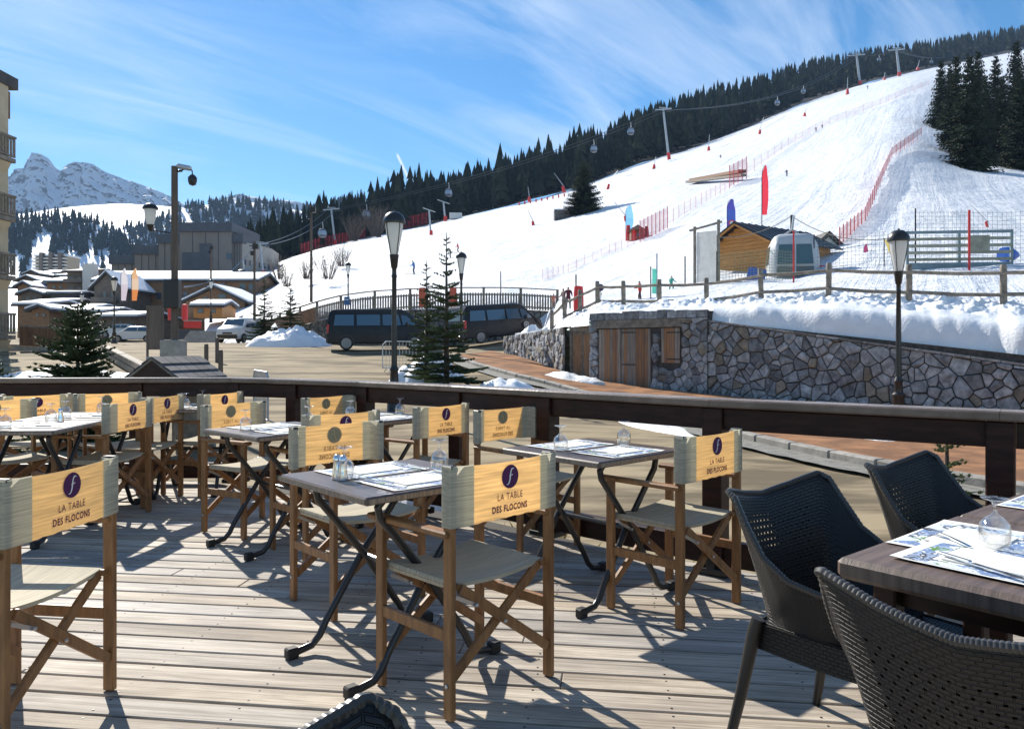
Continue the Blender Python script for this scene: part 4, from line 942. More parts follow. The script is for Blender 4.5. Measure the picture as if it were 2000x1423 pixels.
# snow bank heaped on the wall tops, up to the ranch fence and beyond
def wdepth(px):
    k = (px-1000)/F
    if px < 1124: return interp(px, [(1000, 34.6), (1010, 34), (1044, 31), (1085, 28.6), (1110, 27.5), (1124, 27)])
    if px < 1386: f = (26.2*k-2.69)/(3.09+3.5*k); return 26.2-3.5*f
    t = (23.07*k-5.60)/(.94+k); return 23.07-t
def wz(px):
    if px < 1150: return interp(px, [(1000, 1.7), (1110, 1.97), (1150, 2.0)])
    if px < 1386: return 2.36
    t = 23.07-wdepth(px); return wtop(t*1.372)+.05
def bank(u, v):
    px = 1006+1400*u**1.15; d0 = wdepth(px)-.0+.06; d1 = near_d(px)+2.2
    z0, zf = wz(px), zsl(px, d1)
    if px < 1150: pr = interp(v, [(0, -.05), (.06, .25), (.2, .6), (.5, .85), (1, 1)])
    elif px < 1386: pr = interp(v, [(0, -.6), (.07, -.3), (.15, .2), (.35, .75), (1, 1)])
    else:
        k_ = px*.02; vs_ = max(0, v-.02-.035*max(-.5, fbm(k_*.35, 7.7, 1, 4))) if v > 0 else 0
        pr = interp(vs_, [(0, -.05), (.012, .16), (.03, .36), (.055, .48), (.12, .58), (.4, .80), (1, 1)])*(1+.10*fbm(k_*.2, 3.3)*(1-v))
    d = d0+(d1-d0)*v; ov = interp(v, [(0, .0), (.03, -.12), (.08, -.1), (.16, 0), (1, 0)]) if px > 1390 else 0
    X = gx(px, d); z = z0+(zf-z0)*pr
    e = sstep(.1, .25, v)*(1-sstep(.85, 1, v))
    z += e*(.15*fbm(X*1.3, d*1.3, 2, 5)+.10*fbm(X*4, d*4, 4, 4)) + .03*(1-e)*fbm(X*1.2, d*.8, 1)
    e2 = sstep(.2, .42, v)*(1-sstep(.9, 1, v)) if px > 1150 else .3*e
    f1 = mnoise.voronoi(Vector((X*1.9, d*1.9, 0)))[0][0]; f2 = mnoise.voronoi(Vector((X*4.3, d*4.3, 3)))[0][0]
    z += e2*(max(0, .55-f1)*.26+max(0, .5-f2)*.13-.06)
    if v > .97: z -= .12
    return (X, d+ov, z)
mb = MB(); mb.grid(bank, 520, 80); tag(mb.build('snow_bank', M_lumpsnow, None, True, recalc=False), kind='structure')
# ------------------------------------------------------------------ pavement, kerb, snow heaps
kp = [Vector(p) for p in ((-2.6, 33.5), (-1.3, 29), (.2, 25.0), (1.7, 22.2), (2.67, 20), (3.77, 15.4), (4.15, 13.4), (4.94, 10.9), (5.58, 9.3), (7.2, 6.2))]
wp = [Vector(p) for p in ((-.9, 35.5), (.1, 33.5), (1.3, 29.4), (2.1, 26.6), (3.2, 25.2), (5.5, 22.6), (8.6, 19.5), (11, 17), (13, 15), (17, 10.8))]
def path_at(P, t): t = max(0, min(.9999, t))*(len(P)-1); i = int(t); return P[i].lerp(P[i+1], t-i)
mb = MB(); mb.grid(lambda u, v: (lambda p: (p.x, p.y, gz(p.x, p.y)+.07+.012*fbm(p.x, p.y)))(path_at(kp, u).lerp(path_at(wp, u), v)), 90, 14); tag(mb.build('footpath', M_redpath, None, True, recalc=False), kind='structure')
tot = 0; seg = []
for i in range(240): a = path_at(kp, i/240); b = path_at(kp, (i+1)/240); seg.append((tot, a, b)); tot += (b-a).length
kerb = thing('kerb', 'low stone kerb along the reddish footpath', 'kerb')
s = 0; kk = 0
def kat(s):
    for t0, a, b in reversed(seg):
        if s >= t0: return a.lerp(b, min(1, (s-t0)/max(1e-6, (b-a).length)))
while s < tot-.9 and kk < 60:
    a, b = kat(s), kat(s+.88); za, zb2 = gz(a.x, a.y), gz(b.x, b.y)
    mb = MB(); mb.bar((a.x, a.y, za-.01), (b.x, b.y, zb2-.01), .2, .30, b=.02); mb.build('kerb_block', M_kerb, kerb); s += .9; kk += 1
M_gutter = mat('gutter_gravel', (.24, .23, .20), .9, col2=(.14, .135, .12), nscale=9, bump=.5, bscale=40)
def kside(u, v):
    p = path_at(kp, u); p2 = path_at(kp, min(1, u+.01)); p1 = path_at(kp, max(0, u-.01)); d_ = (p2-p1).normalized(); n_ = Vector((d_.y, -d_.x)); n_ = n_ if n_.x < 0 else -n_
    q = p+n_*(.06+.55*v+.06*fbm(u*30, v)); return (q.x, q.y, gz(q.x, q.y)+.028+.01*fbm(q.x*3, q.y*3))
mb = MB(); mb.grid(kside, 120, 4); tag(mb.build('gutter', M_gutter, None, True, recalc=False), kind='structure')
def mound(name, cx, cy, rx, ry, h, label, rz=0, m=None, seed=0, z=None, nu=40, nv=14):
    z0 = gz(cx, cy)-.05 if z is None else z
    def f(u, v):
        a = 2*math.pi*u; r = v; w = 1+.22*fbm(math.cos(a)*1.3, math.sin(a)*1.3, seed)
        x, y = rx*r*w*math.cos(a), ry*r*w*math.sin(a); x, y = x*math.cos(rz)-y*math.sin(rz), x*math.sin(rz)+y*math.cos(rz)
        hh = h*(1-r**2.2)*(1+.5*fbm(x*1.1, y*1.1, seed+2))+.16*h*fbm(x*4, y*4, seed+5)*(1-r**4)
        return (cx+x, cy+y, z0+max(-.1, hh)-.06*(r > .97))
    mb = MB(); mb.grid(f, nu, nv); o = mb.build(name, m or M_lumpsnow, None, True, recalc=False)
    return tag(o, label, 'snow', 'heaps of cleared snow')
mound('snow_heap', gx(565, 43), 43.5, 2.4, 1.6, 1.0, 'heap of snow left of the first black van, below two small spruces', .0, seed=1)
mound('snow_heap', gx(835, 24), 24.6, 1.25, 1.1, .72, 'heap of snow beside the street lamp at the spruce tree', .3, seed=2)
mound('snow_heap', gx(985, 21), 21.5, 1.0, .8, .35, 'low heap of snow at the right foot of the double spruce', .1, seed=3)
mound('snow_heap', gx(1050, 37), 38, 1.3, 1.0, .8, 'heap of snow in front of the right black van', .1, seed=4)
mound('snow_heap', gx(1110, 25.5), 25.3, 1.5, .5, .3, 'melting snow along the foot of the shed door', -.75, seed=5, m=M_dirtsnow)
mound('snow_heap', gx(1270, 15.9), 16.4, .55, 2.6, .13, 'dirty strip of melting snow along the kerb', .22, seed=6, m=M_dirtsnow)
mound('snow_heap', gx(1730, 13.2), 13.0, 1.0, .35, .14, 'small snow remnant on the footpath below the stone wall', -.6, seed=7, m=M_dirtsnow)
mound('snow_heap', gx(120, 24), 24.5, 3.0, 1.4, .4, 'patch of snow behind the bushy spruce at the left', 0, seed=8, m=M_dirtsnow)
mound('snow_heap', gx(842, 7.4), 7.3, .38, .35, .62, 'snow heap glimpsed under the railing behind the middle chairs', 0, seed=9)
# ------------------------------------------------------------------ ranch fence on the bank
ranch = thing('ranch_fence', 'weathered two-rail log fence on the snow bank above the stone wall', 'fence')
fps = [1078, 1103, 1133, 1167, 1218, 1288, 1380, 1487, 1618, 1775, 1960, 2190, 2480]; fpos = []
for px in fps:
    d = near_d(px); fpos.append(Vector((gx(px, d), d, zsl(px, d)-.02)))
for i, p in enumerate(fpos):
    mb = MB(); mb.smooth = True; mb.lathe([(.085, -.5), (.082, .5), (.078, 1.0), (.06, 1.03)], 10); o = mb.build('post', M_greywood, ranch); o.location = p; o.rotation_euler = (rng.uniform(-.03, .03), rng.uniform(-.03, .03), 0)
    if i:
        for h in (.82, .29):
            a, b = fpos[i-1]+Vector((0, -.07, h)), p+Vector((0, -.07, h+rng.uniform(-.02, .02))); m = a.lerp(b, .5)-Vector((0, 0, .025))
            mb = MB(); mb.smooth = True; mb.tube([a, m, b], [.047, .05, .045], 8); mb.build('rail', M_greywood, ranch)
# ------------------------------------------------------------------ street lamps
def make_lamp():
    t = thing('street_lamp', 'x', 'street lamp')
    mb = MB(); mb.smooth = True; mb.lathe([(.20, 0), (.20, .06), (.165, .10), (.155, .35), (.125, .62), (.15, .66), (.15, .71), (.10, .76), (.085, .98), (.105, 1.02), (.085, 1.07), (.065, 1.12)], 14); mb.build('pedestal', M_iron, t)
    mb = MB(); mb.smooth = True; mb.lathe([(.065, 1.12), (.058, 2.2), (.05, 3.05), (.065, 3.08), (.05, 3.13), (.05, 3.25), (.07, 3.28), (.10, 3.52), (.108, 3.56)], 14); mb.build('shaft', M_iron, t)
    mb = MB(); mb.smooth = True; mb.lathe([(.085, 3.55), (.12, 3.75), (.17, 4.0), (.195, 4.18), (.195, 4.27)], 18); lg = mb.build('lamp_glass', M_lampglass, t)
    for k in range(4):
        a = R(45+90*k); mb = MB(); mb.smooth = True; mb.tube([((r+.006)*math.cos(a), (r+.006)*math.sin(a), z) for r, z in ((.085, 3.55), (.12, 3.75), (.17, 4.0), (.195, 4.18), (.20, 4.27))], .010, 6); mb.build('strap', M_iron, lg)
    mb = MB(); mb.smooth = True; mb.lathe([(.245, 4.25), (.25, 4.28), (.235, 4.36), (.19, 4.44), (.11, 4.50), (.03, 4.52), (.02, 4.55), (0, 4.56)], 18); mb.build('dome_cap', M_iron, t)
    return t
lamp0 = make_lamp(); lp = [True]
def lamp(px, py, d, label):
    z = EYE-(py-HZ)*d/F-4.53; loc = (gx(px, d), d, z)
    if lp[0]: lp[0] = False; lamp0.location = loc; tag(lamp0, label, 'street lamp', 'black lantern street lamps'); return
    copy_tree(lamp0, label, loc, 0, 'black lantern street lamps')
lamp(770, 412, 17.0, 'tall black street lamp with pale glass head rising behind the middle of the railing')
lamp(1755, 448, 19.0-1.2, 'black street lamp standing in front of the stone retaining wall')
lamp(901, 492, 34.5, 'black street lamp beside the second black van, behind the double spruce')
lamp(680, 512, 61, 'small street lamp beyond the picket fence above the first van')
lamp(223, 540, 52, 'street lamp in front of the feather flags in the village')
lamp(412, 545, 80, 'distant street lamp in front of the wooden chalets')
lamp(160, 571, 80, 'street lamp above the bushy spruce, nearest of the far row')
lamp(126, 592, 108, 'street lamp second in the far row at left')
lamp(106, 606, 135, 'street lamp third and farthest in the row at left')
# tall camera pole on a concrete pier
root = thing('camera_pole', 'tall brown wooden pole carrying surveillance cameras, a side lamp and black cabinet', 'pole', (gx(341, 18), 18, gz(gx(341, 18), 18)))
H = 1.27+350*18/F-root.location.z
mb = MB(); mb.smooth = True; mb.lathe([(.085, 0), (.08, 2), (.072, H)], 14); mb.build('pole', M_pole, root)
mb = MB(); mb.bbox((.02, -.1, .8), (.46, .44, 1.62), .02); mb.build('concrete_pier', M_concrete, root)
zc = H-3.0
mb = MB(); mb.bbox((.02, -.17, zc), (.36, .2, .66), .02); cb = mb.build('cabinet', M_black, root)
for z in (zc-.2, zc+.25): mb = MB(); mb.smooth = True; mb.lathe([(.086, -.02), (.086, .02)], 12, (0, 0, z)); mb.build('clamp_band', M_alu, root)
mb = MB(); mb.smooth = True; mb.tube([(0, 0, H-.12), (.18, 0, H-.10)], .03, 8); mb.tube([(.18, 0, H-.08), (.34, 0, H-.05), (.41, 0, H-.10), (.42, 0, H-.22)], .016, 8); arm = mb.build('camera_arm', M_iron, root)
mb = MB(); mb.bbox((.22, 0, H-.02), (.34, .14, .11), .03, Matrix.Rotation(.2, 3, 'Y')); mb.build('bullet_camera', M_galv, root)
mb = MB(); mb.smooth = True; mb.lathe([(.0, -.20), (.075, -.17), (.10, -.09), (.10, 0), (.05, .06)], 14, (.42, 0, H-.26)); mb.build('dome_camera', M_iron, root)
za = EYE+(HZ-452)*18/F-root.location.z
mb = MB(); mb.smooth = True; mb.tube([(0, 0, za-.06), (-.3, 0, za-.0), (-.57, 0, za+.02)], .014, 6); mb.build('lamp_arm', M_iron, root)
k = .92
mb = MB(); mb.smooth = True; mb.lathe([(.02, 0), (.05, .02), (.085, .16)], 14, (-.57, 0, za)); lh = mb.build('lamp_cup', M_iron, root)
mb = MB(); mb.smooth = True; mb.lathe([(.075, .16), (.12, .35), (.135, .52)], 14, (-.57, 0, za)); mb.build('lamp_glass', M_lampglass, root)
mb = MB(); mb.smooth = True; mb.lathe([(.175, .52), (.165, .58), (.10, .64), (0, .665)], 14, (-.57, 0, za)); mb.build('lamp_cap', M_iron, root)
# ------------------------------------------------------------------ picket fence on its stone base behind the vans
bp_ = [(500, 622, 60), (548, 610, 54), (590, 597, 50), (625, 586, 48.5), (660, 577, 47.5), (720, 568, 47), (800, 563, 46.5), (900, 560.5, 46), (1000, 560.5, 45.5), (1089, 565, 44.5)]
BT = [at(*p) for p in bp_]
pf = thing('picket_fence', 'long weathered picket fence of the ramp behind the black vans', 'fence')
def bt(t): t = max(0, min(.99999, t))*(len(BT)-1); i = int(t); return BT[i].lerp(BT[i+1], t-i)
L = [0]
NS = 400
for i in range(NS): L.append(L[-1]+(bt((i+1)/NS)-bt(i/NS)).length)
def bs(s):
    for i in range(NS):
        if L[i+1] >= s: return bt((i+(s-L[i])/max(1e-6, L[i+1]-L[i]))/NS)
    return BT[-1]
TL = L[-1]; s = 0; FH = 1.32
pm_ = MB(); pm_.box((0, 0, .52), (.10, .025, .92)); pmesh = pm_.mesh('picket', M_greywood)
om_ = MB(); om_.box((0, 0, .52), (.155, .025, .92)); bmesh_ = om_.mesh('board', M_brownwood)
q_ = MB(); q_.bbox((0, 0, .62), (.13, .13, 1.40), .008); postm = q_.mesh('post', M_greywood); npk = 0
while s < TL:
    p = bs(s); p2 = bs(min(TL, s+.05)); p0 = bs(max(0, s-.05)); an = math.atan2((p2-p0).y, (p2-p0).x); solid = s < 13.4
    o = mobj('board' if solid else 'picket', bmesh_ if solid else pmesh, pf); o.location = (p.x, p.y, p.z-FH); o.rotation_euler = (0, 0, an); s += .16 if solid else .165
s = 0
while s <= TL:
    p = bs(s); p2 = bs(min(TL, s+.05)); p0 = bs(max(0, s-.05)); an = math.atan2((p2-p0).y, (p2-p0).x); o = mobj('post', postm, pf); o.location = (p.x, p.y+.09, p.z-FH-.0); o.rotation_euler = (0, 0, an); s += TL/13-.0001
for i in range(26):
    a, b = bs(TL*i/26), bs(TL*(i+1)/26)
    for h, w, hh in ((-.03, .13, .06), (-.44, .05, .08), (-1.12, .05, .08)): mb = MB(); mb.bar(a+Vector((0, .03 if w < .1 else .05, h)), b+Vector((0, .03 if w < .1 else .05, h)), w, hh); mb.build('rail', M_greywood, pf)
M_rubble = bpy.data.materials.new('rubble_masonry'); M_rubble.use_nodes = True; t = M_rubble.node_tree; b = t.nodes['Principled BSDF']; b.inputs['Roughness'].default_value = .85
tcn = N(t, 'ShaderNodeTexCoord'); vo = N(t, 'ShaderNodeTexVoronoi'); vo.inputs['Scale'].default_value = 3.2; t.links.new(tcn.outputs['Object'], vo.inputs[0]); vd = N(t, 'ShaderNodeTexVoronoi', feature='DISTANCE_TO_EDGE'); vd.inputs['Scale'].default_value = 3.2; t.links.new(tcn.outputs['Object'], vd.inputs[0])
rp = N(t, 'ShaderNodeValToRGB'); rp.color_ramp.elements[0].position = .0; rp.color_ramp.elements[0].color = (.04, .04, .04, 1); rp.color_ramp.elements[1].position = .1; rp.color_ramp.elements[1].color = (1, 1, 1, 1); t.links.new(vd.outputs[0], rp.inputs[0])
hsv = N(t, 'ShaderNodeSeparateColor'); t.links.new(vo.outputs['Color'], hsv.inputs[0]); r3 = N(t, 'ShaderNodeValToRGB'); r3.color_ramp.elements[0].color = (.11, .11, .11, 1); r3.color_ramp.elements[1].color = (.24, .22, .19, 1); t.links.new(hsv.outputs[0], r3.inputs[0])
mxn = N(t, 'ShaderNodeMix', data_type='RGBA', blend_type='MULTIPLY'); mxn.inputs['Factor'].default_value = 1; t.links.new(r3.outputs[0], mxn.inputs['A']); t.links.new(rp.outputs[0], mxn.inputs['B']); t.links.new(mxn.outputs['Result'], b.inputs['Base Color'])
bpn = N(t, 'ShaderNodeBump'); bpn.inputs['Distance'].default_value = .05; t.links.new(rp.outputs[0], bpn.inputs['Height']); t.links.new(bpn.outputs[0], b.inputs['Normal'])
mb = MB(); mb.grid(lambda u, v: (lambda p: (p.x, p.y+.12, p.z-FH+.03-3.2*(1-v)))(bt(u)), 60, 2); mb.grid(lambda u, v: (lambda p: (p.x, p.y+.12+2.2*v, p.z-FH+.03-.2*v))(bt(u)), 60, 1)
o = mb.build('ramp_wall', M_rubble, None, True, recalc=False); tag(o, 'grey rubble wall carrying the picket fence behind the black vans', 'wall')
# ------------------------------------------------------------------ vehicles
def make_vehicle(name, prof, wfun, wins, wheels, paint, label, wr=.33, lights=True, belt=1.1):
    t = thing(name, label, 'van' if 'van' in name else 'car')
    n = len(prof); cx = sum(p[0] for p in prof)/n; cz = sum(p[1] for p in prof)/n
    mb = MB(); mb.smooth = True
    ins = [(p[0]+(cx-p[0])*.035, p[1]+(cz-p[1])*.05) for p in prof]
    rings = []
    for s, P, k in ((-1, ins, 1), (-1, prof, .93), (1, prof, .93), (1, ins, 1)): rings.append([(x, s*wfun(x, z)*k, z) for x, z in P])
    vs = [v for r in rings for v in r]; fs = [(r*n+i, r*n+(i+1) % n, (r+1)*n+(i+1) % n, (r+1)*n+i) for r in range(3) for i in range(n)]
    fs += [tuple(range(n))[::-1], tuple(range(3*n, 4*n))]
    mb.add(vs, fs); body = mb.build('body', paint, t)
    for poly in wins:
        for s in (-1, 1):
            mb = MB(); mb.add([(x, s*(wfun(x, z)+.004), z) for x, z in poly]+[(x, s*(wfun(x, z)-.02), z) for x, z in poly], [tuple(range(len(poly)))]+[(i, (i+1) % len(poly), len(poly)+(i+1) % len(poly), len(poly)+i) for i in range(len(poly))]); mb.build('window', M_vwin, t)
    for x in wheels:
        for s in (-1, 1):
            w = wfun(x, .4); mb = MB(); mb.smooth = True; mb.lathe([(.0, -.012), (wr+.07, -.012), (wr+.07, .0)], 22, cap=False); mb.v = [(x+v[0], s*(w+.002+v[2]), max(.22, wr+v[1])) for v in mb.v]; mb.build('wheel_arch', M_black, body)
            mb = MB(); mb.smooth = True; mb.lathe([(wr-.09, -.16), (wr-.02, -.16), (wr, -.13), (wr, -.02), (wr-.02, .015), (wr-.09, .018)], 24); mb.v = [(x+v[0], s*(w+v[2]), wr+v[1]) for v in mb.v]; wl = mb.build('wheel', M_tyre, t)
            mb = MB(); mb.smooth = True; mb.lathe([(wr-.09, .019), (wr-.10, .008), (.06, .022), (0, .026)], 24); mb.v = [(x+v[0], s*(w+v[2]), wr+v[1]) for v in mb.v]; mb.build('rim', M_rim, wl)
    return t, body
VP = [(-2.46, .30), (-2.52, .55), (-2.50, 1.0), (-2.42, 1.72), (-2.30, 1.90), (-2.0, 1.955), (.7, 1.965), (1.05, 1.93), (1.30, 1.80), (1.72, 1.40), (1.95, 1.20), (2.35, 1.05), (2.50, .82), (2.54, .55), (2.46, .28)]
vw = lambda x, z: (.95-.14*max(0, (z-1.05)/.9))*(1-.10*max(0, (x-1.9)/.6))
VW = [[(-2.20, 1.16), (-1.25, 1.16), (-1.25, 1.68), (-2.12, 1.68)], [(-1.12, 1.16), (-.02, 1.16), (-.02, 1.68), (-1.12, 1.68)], [(.10, 1.16), (.98, 1.16), (.85, 1.68), (.10, 1.68)], [(1.05, 1.16), (1.72, 1.16), (1.25, 1.62), (.98, 1.66)]]
def van_extra(t, body, logo=None):
    mb = MB(); mb.bbox((-2.49, 0, .48), (.14, 1.86, .30), .04); mb.build('rear_bumper', M_whitepaint if False else M_black, t)
    mb = MB(); mb.bbox((2.50, 0, .45), (.14, 1.70, .30), .04); mb.build('front_bumper', M_black, t)
    for s in (-1, 1):
        mb = MB(); mb.bbox((-2.46, s*.86, 1.0), (.12, .15, .42), .02); mb.build('tail_light', M_tail, t)
        mb = MB(); mb.bbox((2.38, s*.70, .86), (.2, .26, .18), .04); mb.build('headlight', M_lampglass, t)
        mb = MB(); mb.bbox((1.25, s*1.03, 1.22), (.12, .16, .18), .03); mb.build('side_mirror', M_black, t)
        mb = MB(); mb.box((-.55, s*.957, .82), (3.1, .006, .012)); mb.build('slide_rail', M_black, body)
        for x in (-1.18, .04, 1.0): mb = MB(); mb.box((x, s*.9555, .78), (.010, .004, .7)); mb.build('door_gap', M_black, body)
        for x in (-.2, .85): mb = MB(); mb.bbox((x, s*.965, 1.03), (.16, .03, .04), .01); mb.build('door_handle', M_black, body)
    mb = MB(); mb.add([(1.34, -.70, 1.80), (1.34, .70, 1.80), (1.78, .78, 1.37), (1.78, -.78, 1.37)], [(0, 1, 2, 3)]); mb.build('windscreen', M_vwin, t)
    mb = MB(); mb.add([(-2.47, -.66, 1.2), (-2.47, .66, 1.2), (-2.425, .62, 1.70), (-2.425, -.62, 1.70)], [(0, 1, 2, 3)]); mb.v = [(v[0]-.02, v[1], v[2]) for v in mb.v]; mb.build('rear_window', M_vwin, t)
    if logo:
        mb = MB(); n = 20; mb.lathe([(.0, 0), (.17, 0), (.17, .004), (0, .004)], n, cap=False); mb.v = [(1.30+v[0], -.9485-v[2], .82+v[1]) for v in mb.v]; lg = mb.build('round_badge', mat('badge_grey', (.45, .42, .40), .6), t)
        mb = MB(); mb.lathe([(.07, 0), (.13, 0), (.13, .003), (.07, .003)], n, cap=False); mb.v = [(1.30+v[0], -.9530-v[2], .82+v[1]) for v in mb.v]; mb.build('badge_ring', mat('badge_dark', (.16, .12, .12), .6), lg)
def vehicle_at(t, x, y, z, rz, pitch=0): t.location = (x, y, z); t.rotation_euler = (0, -pitch, rz)
v1, b1 = make_vehicle('passenger_van', VP, vw, VW, (-1.62, 1.62), M_vanpaint, 'black passenger van on the left, its tail towards the white van'); van_extra(v1, b1)
d1 = 37.3; vehicle_at(v1, gx(640, d1)+2.46, d1+.5, gz(-7, d1)+.03, R(12), R(.6))
v2, b2 = make_vehicle('passenger_van', VP, vw, VW, (-1.62, 1.62), M_vanpaint, 'black passenger van with round door badge, partly behind the spruce'); van_extra(v2, b2, True)
vehicle_at(v2, gx(970, 40), 40.5, gz(gx(970, 40), 40.5)+.02, R(36), R(4))
WP = [(-2.1, .3), (-2.16, .6), (-2.12, 1.1), (-2.02, 1.68), (-1.85, 1.80), (.4, 1.82), (.75, 1.74), (1.25, 1.22), (1.9, 1.02), (2.1, .82), (2.14, .5), (2.05, .26)]
v3, b3 = make_vehicle('small_van', WP, lambda x, z: (.90-.13*max(0, (z-1.0)/.8))*(1-.1*max(0, (x-1.5)/.6)), [[(-1.7, 1.12), (-.6, 1.12), (-.6, 1.55), (-1.65, 1.55)], [(-.45, 1.12), (1.1, 1.12), (.68, 1.55), (-.45, 1.55)]], (-1.35, 1.35), M_whitepaint, 'white delivery van seen from the front on the road', .31)
mb = MB(); mb.add([(.80, -.66, 1.70), (.80, .66, 1.70), (1.26, .76, 1.22), (1.26, -.76, 1.22)], [(0, 1, 2, 3)]); mb.v = [(v[0]+.02, v[1], v[2]+.02) for v in mb.v]; mb.build('windscreen', M_vwin, v3)
for s in (-1, 1):
    mb = MB(); mb.bbox((2.0, s*.66, .82), (.16, .3, .2), .04); mb.build('headlight', M_lampglass, v3)
    mb = MB(); mb.bbox((.95, s*.98, 1.18), (.1, .18, .16), .03); mb.build('side_mirror', M_black, v3)
mb = MB(); mb.bbox((2.1, 0, .46), (.12, 1.5, .26), .04); mb.build('bumper', M_black, v3); mb = MB(); mb.box((2.135, 0, .68), (.02, .7, .12)); mb.build('grille', M_black, v3)
vehicle_at(v3, gx(461, 55), 56, gz(gx(461, 55), 56), R(-96))
CP = [(-1.95, .3), (-2.0, .55), (-1.95, .95), (-1.75, 1.05), (-1.35, 1.40), (-.9, 1.47), (.1, 1.46), (.45, 1.38), (1.0, .98), (1.7, .84), (1.95, .7), (2.0, .45), (1.92, .24)]
CWN = [[(-1.35, 1.02), (-.45, 1.02), (-.45, 1.36), (-1.1, 1.36)], [(-.38, 1.02), (.75, 1.02), (.4, 1.34), (-.38, 1.36)]]
cw = lambda x, z: (.86-.16*max(0, (z-.95)/.5))*(1-.1*max(0, (abs(x)-1.4)/.6))
c1, _ = make_vehicle('parked_car', CP, cw, CWN, (-1.25, 1.25), M_whitepaint, 'white hatchback parked under the flags in the village', .3)
for s in (-1, 1): mb = MB(); mb.bbox((1.88, s*.62, .72), (.14, .26, .12), .03); mb.build('headlight', M_lampglass, c1)
vehicle_at(c1, gx(264, 70), 70, gz(gx(264, 70), 70), R(190))
c2 = copy_tree(c1, 'grey-white car behind the parked hatchback'); c2['group'] = 'parked cars'; c1['group'] = 'parked cars'; vehicle_at(c2, gx(236, 84), 84, gz(gx(236, 84), 84)+.5, R(175))
# ------------------------------------------------------------------ spruces
def spruce(name, loc, h, rw, label, seed, wh=16, nb=8, detail=True, m=None, group=None, bot=.06, pw=.9, droop=.15, lean=0):
    rg = random.Random(seed); t = thing(name, label, 'tree', loc, 0, group)
    mb = MB(); mb.smooth = True; mb.tube([(0, 0, -.1), (lean*.3, 0, h*.4), (lean, 0, h)], [h*.016+.02, h*.011+.01, .006], 8); mb.build('trunk', M_bark, t)
    mb = MB()
    if not detail: wh = int(wh*1.5); nb = int(nb*1.35)
    elif 'bush' in name: wh = int(wh*1.5); nb = int(nb*1.4)
    for k in range(wh):
        f = bot+(1-bot)*(k/wh)**1.02; z = h*f; L0 = rw*(1-f)**pw+.04*h*(1-f)+.02*h
        n = max(4, int(nb*(1-.45*f)))
        for i in range(n):
            a = 2*math.pi*(i+.5*(k % 2)+rg.uniform(-.3, .3))/n; L = L0*rg.uniform(.68, 1.12); up = .30*f+.10-droop*(1-f)+rg.uniform(-.1, .1)
            d = Vector((math.cos(a), math.sin(a), up)).normalized(); side = Vector((-math.sin(a), math.cos(a), 0)); o = Vector((lean*f, 0, z+rg.uniform(-.03, .03)*h))
            ns = max(3, int(L/(.085 if detail else .35*h/10)))
            for s in range(ns):
                q = (s+.4)/ns; p = o+d*(L*q)+Vector((0, 0, -.12*L*q*q+.16*L*q**4)); tl = L*(.36*(1-q)+.10)*rg.uniform(.7, 1.2)
                if detail:                      # side twigs carrying needles
                    for sg in (-1, 1):
                        dd = (d*.75+side*sg*rg.uniform(.6, 1)+Vector((0, 0, rg.uniform(-.15, .25)))).normalized(); e = p+dd*tl; nm = dd.cross(Vector((0, 0, 1))).normalized()
                        wdt = .024*h/4+.012
                        mb.add([p, p+dd*tl*.4+nm*wdt, e, p+dd*tl*.4-nm*wdt], [(0, 1, 2, 3)])
                        mb.add([p, p+dd*tl*.45+Vector((0, 0, wdt*1.1)), e, p+dd*tl*.45-Vector((0, 0, wdt*.7))], [(0, 1, 2, 3)])
                        for _ in range(5):
                            q2 = p+dd*tl*rg.uniform(.2, 1); d3 = (dd+Vector((rg.uniform(-1, 1), rg.uniform(-1, 1), rg.uniform(-.5, .9)))*.8).normalized()*rg.uniform(.05, .09)*(h/4)**.4; mb.add([q2-nm*.006, q2+nm*.006, q2+d3], [(0, 1, 2)])
                else:
                    for sg in (-1, 1):
                        dd = (d*.8+side*sg*.8+Vector((0, 0, rg.uniform(-.35, .1)))).normalized(); e = p+dd*tl*1.1; w2 = tl*.25; mb.add([p-d*w2, p+d*w2*.7+Vector((0, 0, .04*h*.1)), e], [(0, 1, 2)])
                        mb.add([p-d*w2*.5, p+d*w2+Vector((0, 0, -.02*h)), e-Vector((0, 0, tl*.5))], [(0, 1, 2)])
            mb.add([o, o+d*L*.7+side*.03*L, o+d*L*1.06+Vector((0, 0, .04*L)), o+d*L*.7-side*.03*L], [(0, 1, 2, 3)])
    mb.add([(lean-.02, 0, h*.95), (lean+.02, 0, h*.95), (lean, 0, h*1.03)], [(0, 1, 2)])
    mb.build('crown', m or M_needle, t, False, recalc=False); return t
G = 'planted spruces beside the road'
X = gx(872, 22); spruce('spruce_tree', (X, 22, .12), 4.35, 1.15, 'taller spruce of the pair planted by the road, right of the lamp', 1, 14, 7, group=G, bot=.04, pw=1.15)
X = gx(832, 23); spruce('spruce_tree', (X, 23.2, .2), 3.6, .72, 'shorter slim spruce just left of the taller roadside spruce', 2, 15, 8, group=G)
X = gx(152, 13); spruce('spruce_bush', (X, 13, -.42), 2.4, .80, 'broad bushy young spruce behind the left railing', 3, 14, 11, group=G, bot=.02, pw=.42, droop=.05)
X = gx(-12, 10); spruce('spruce_bush', (X, 10, -.42), 1.55, .5, 'small spruce cut off by the left edge above the railing', 4, 9, 8, group=G, pw=.6)
X = gx(516, 46); spruce('spruce_tree', (X, 46, 1.4), 4.0, 1.0, 'thin spruce behind the snow heap, left of two', 5, 13, 8, group=G)
X = gx(567, 45); spruce('spruce_tree', (X, 45, 1.6), 3.5, 1.1, 'dense small spruce behind the snow heap, right of two', 6, 13, 8, group=G)
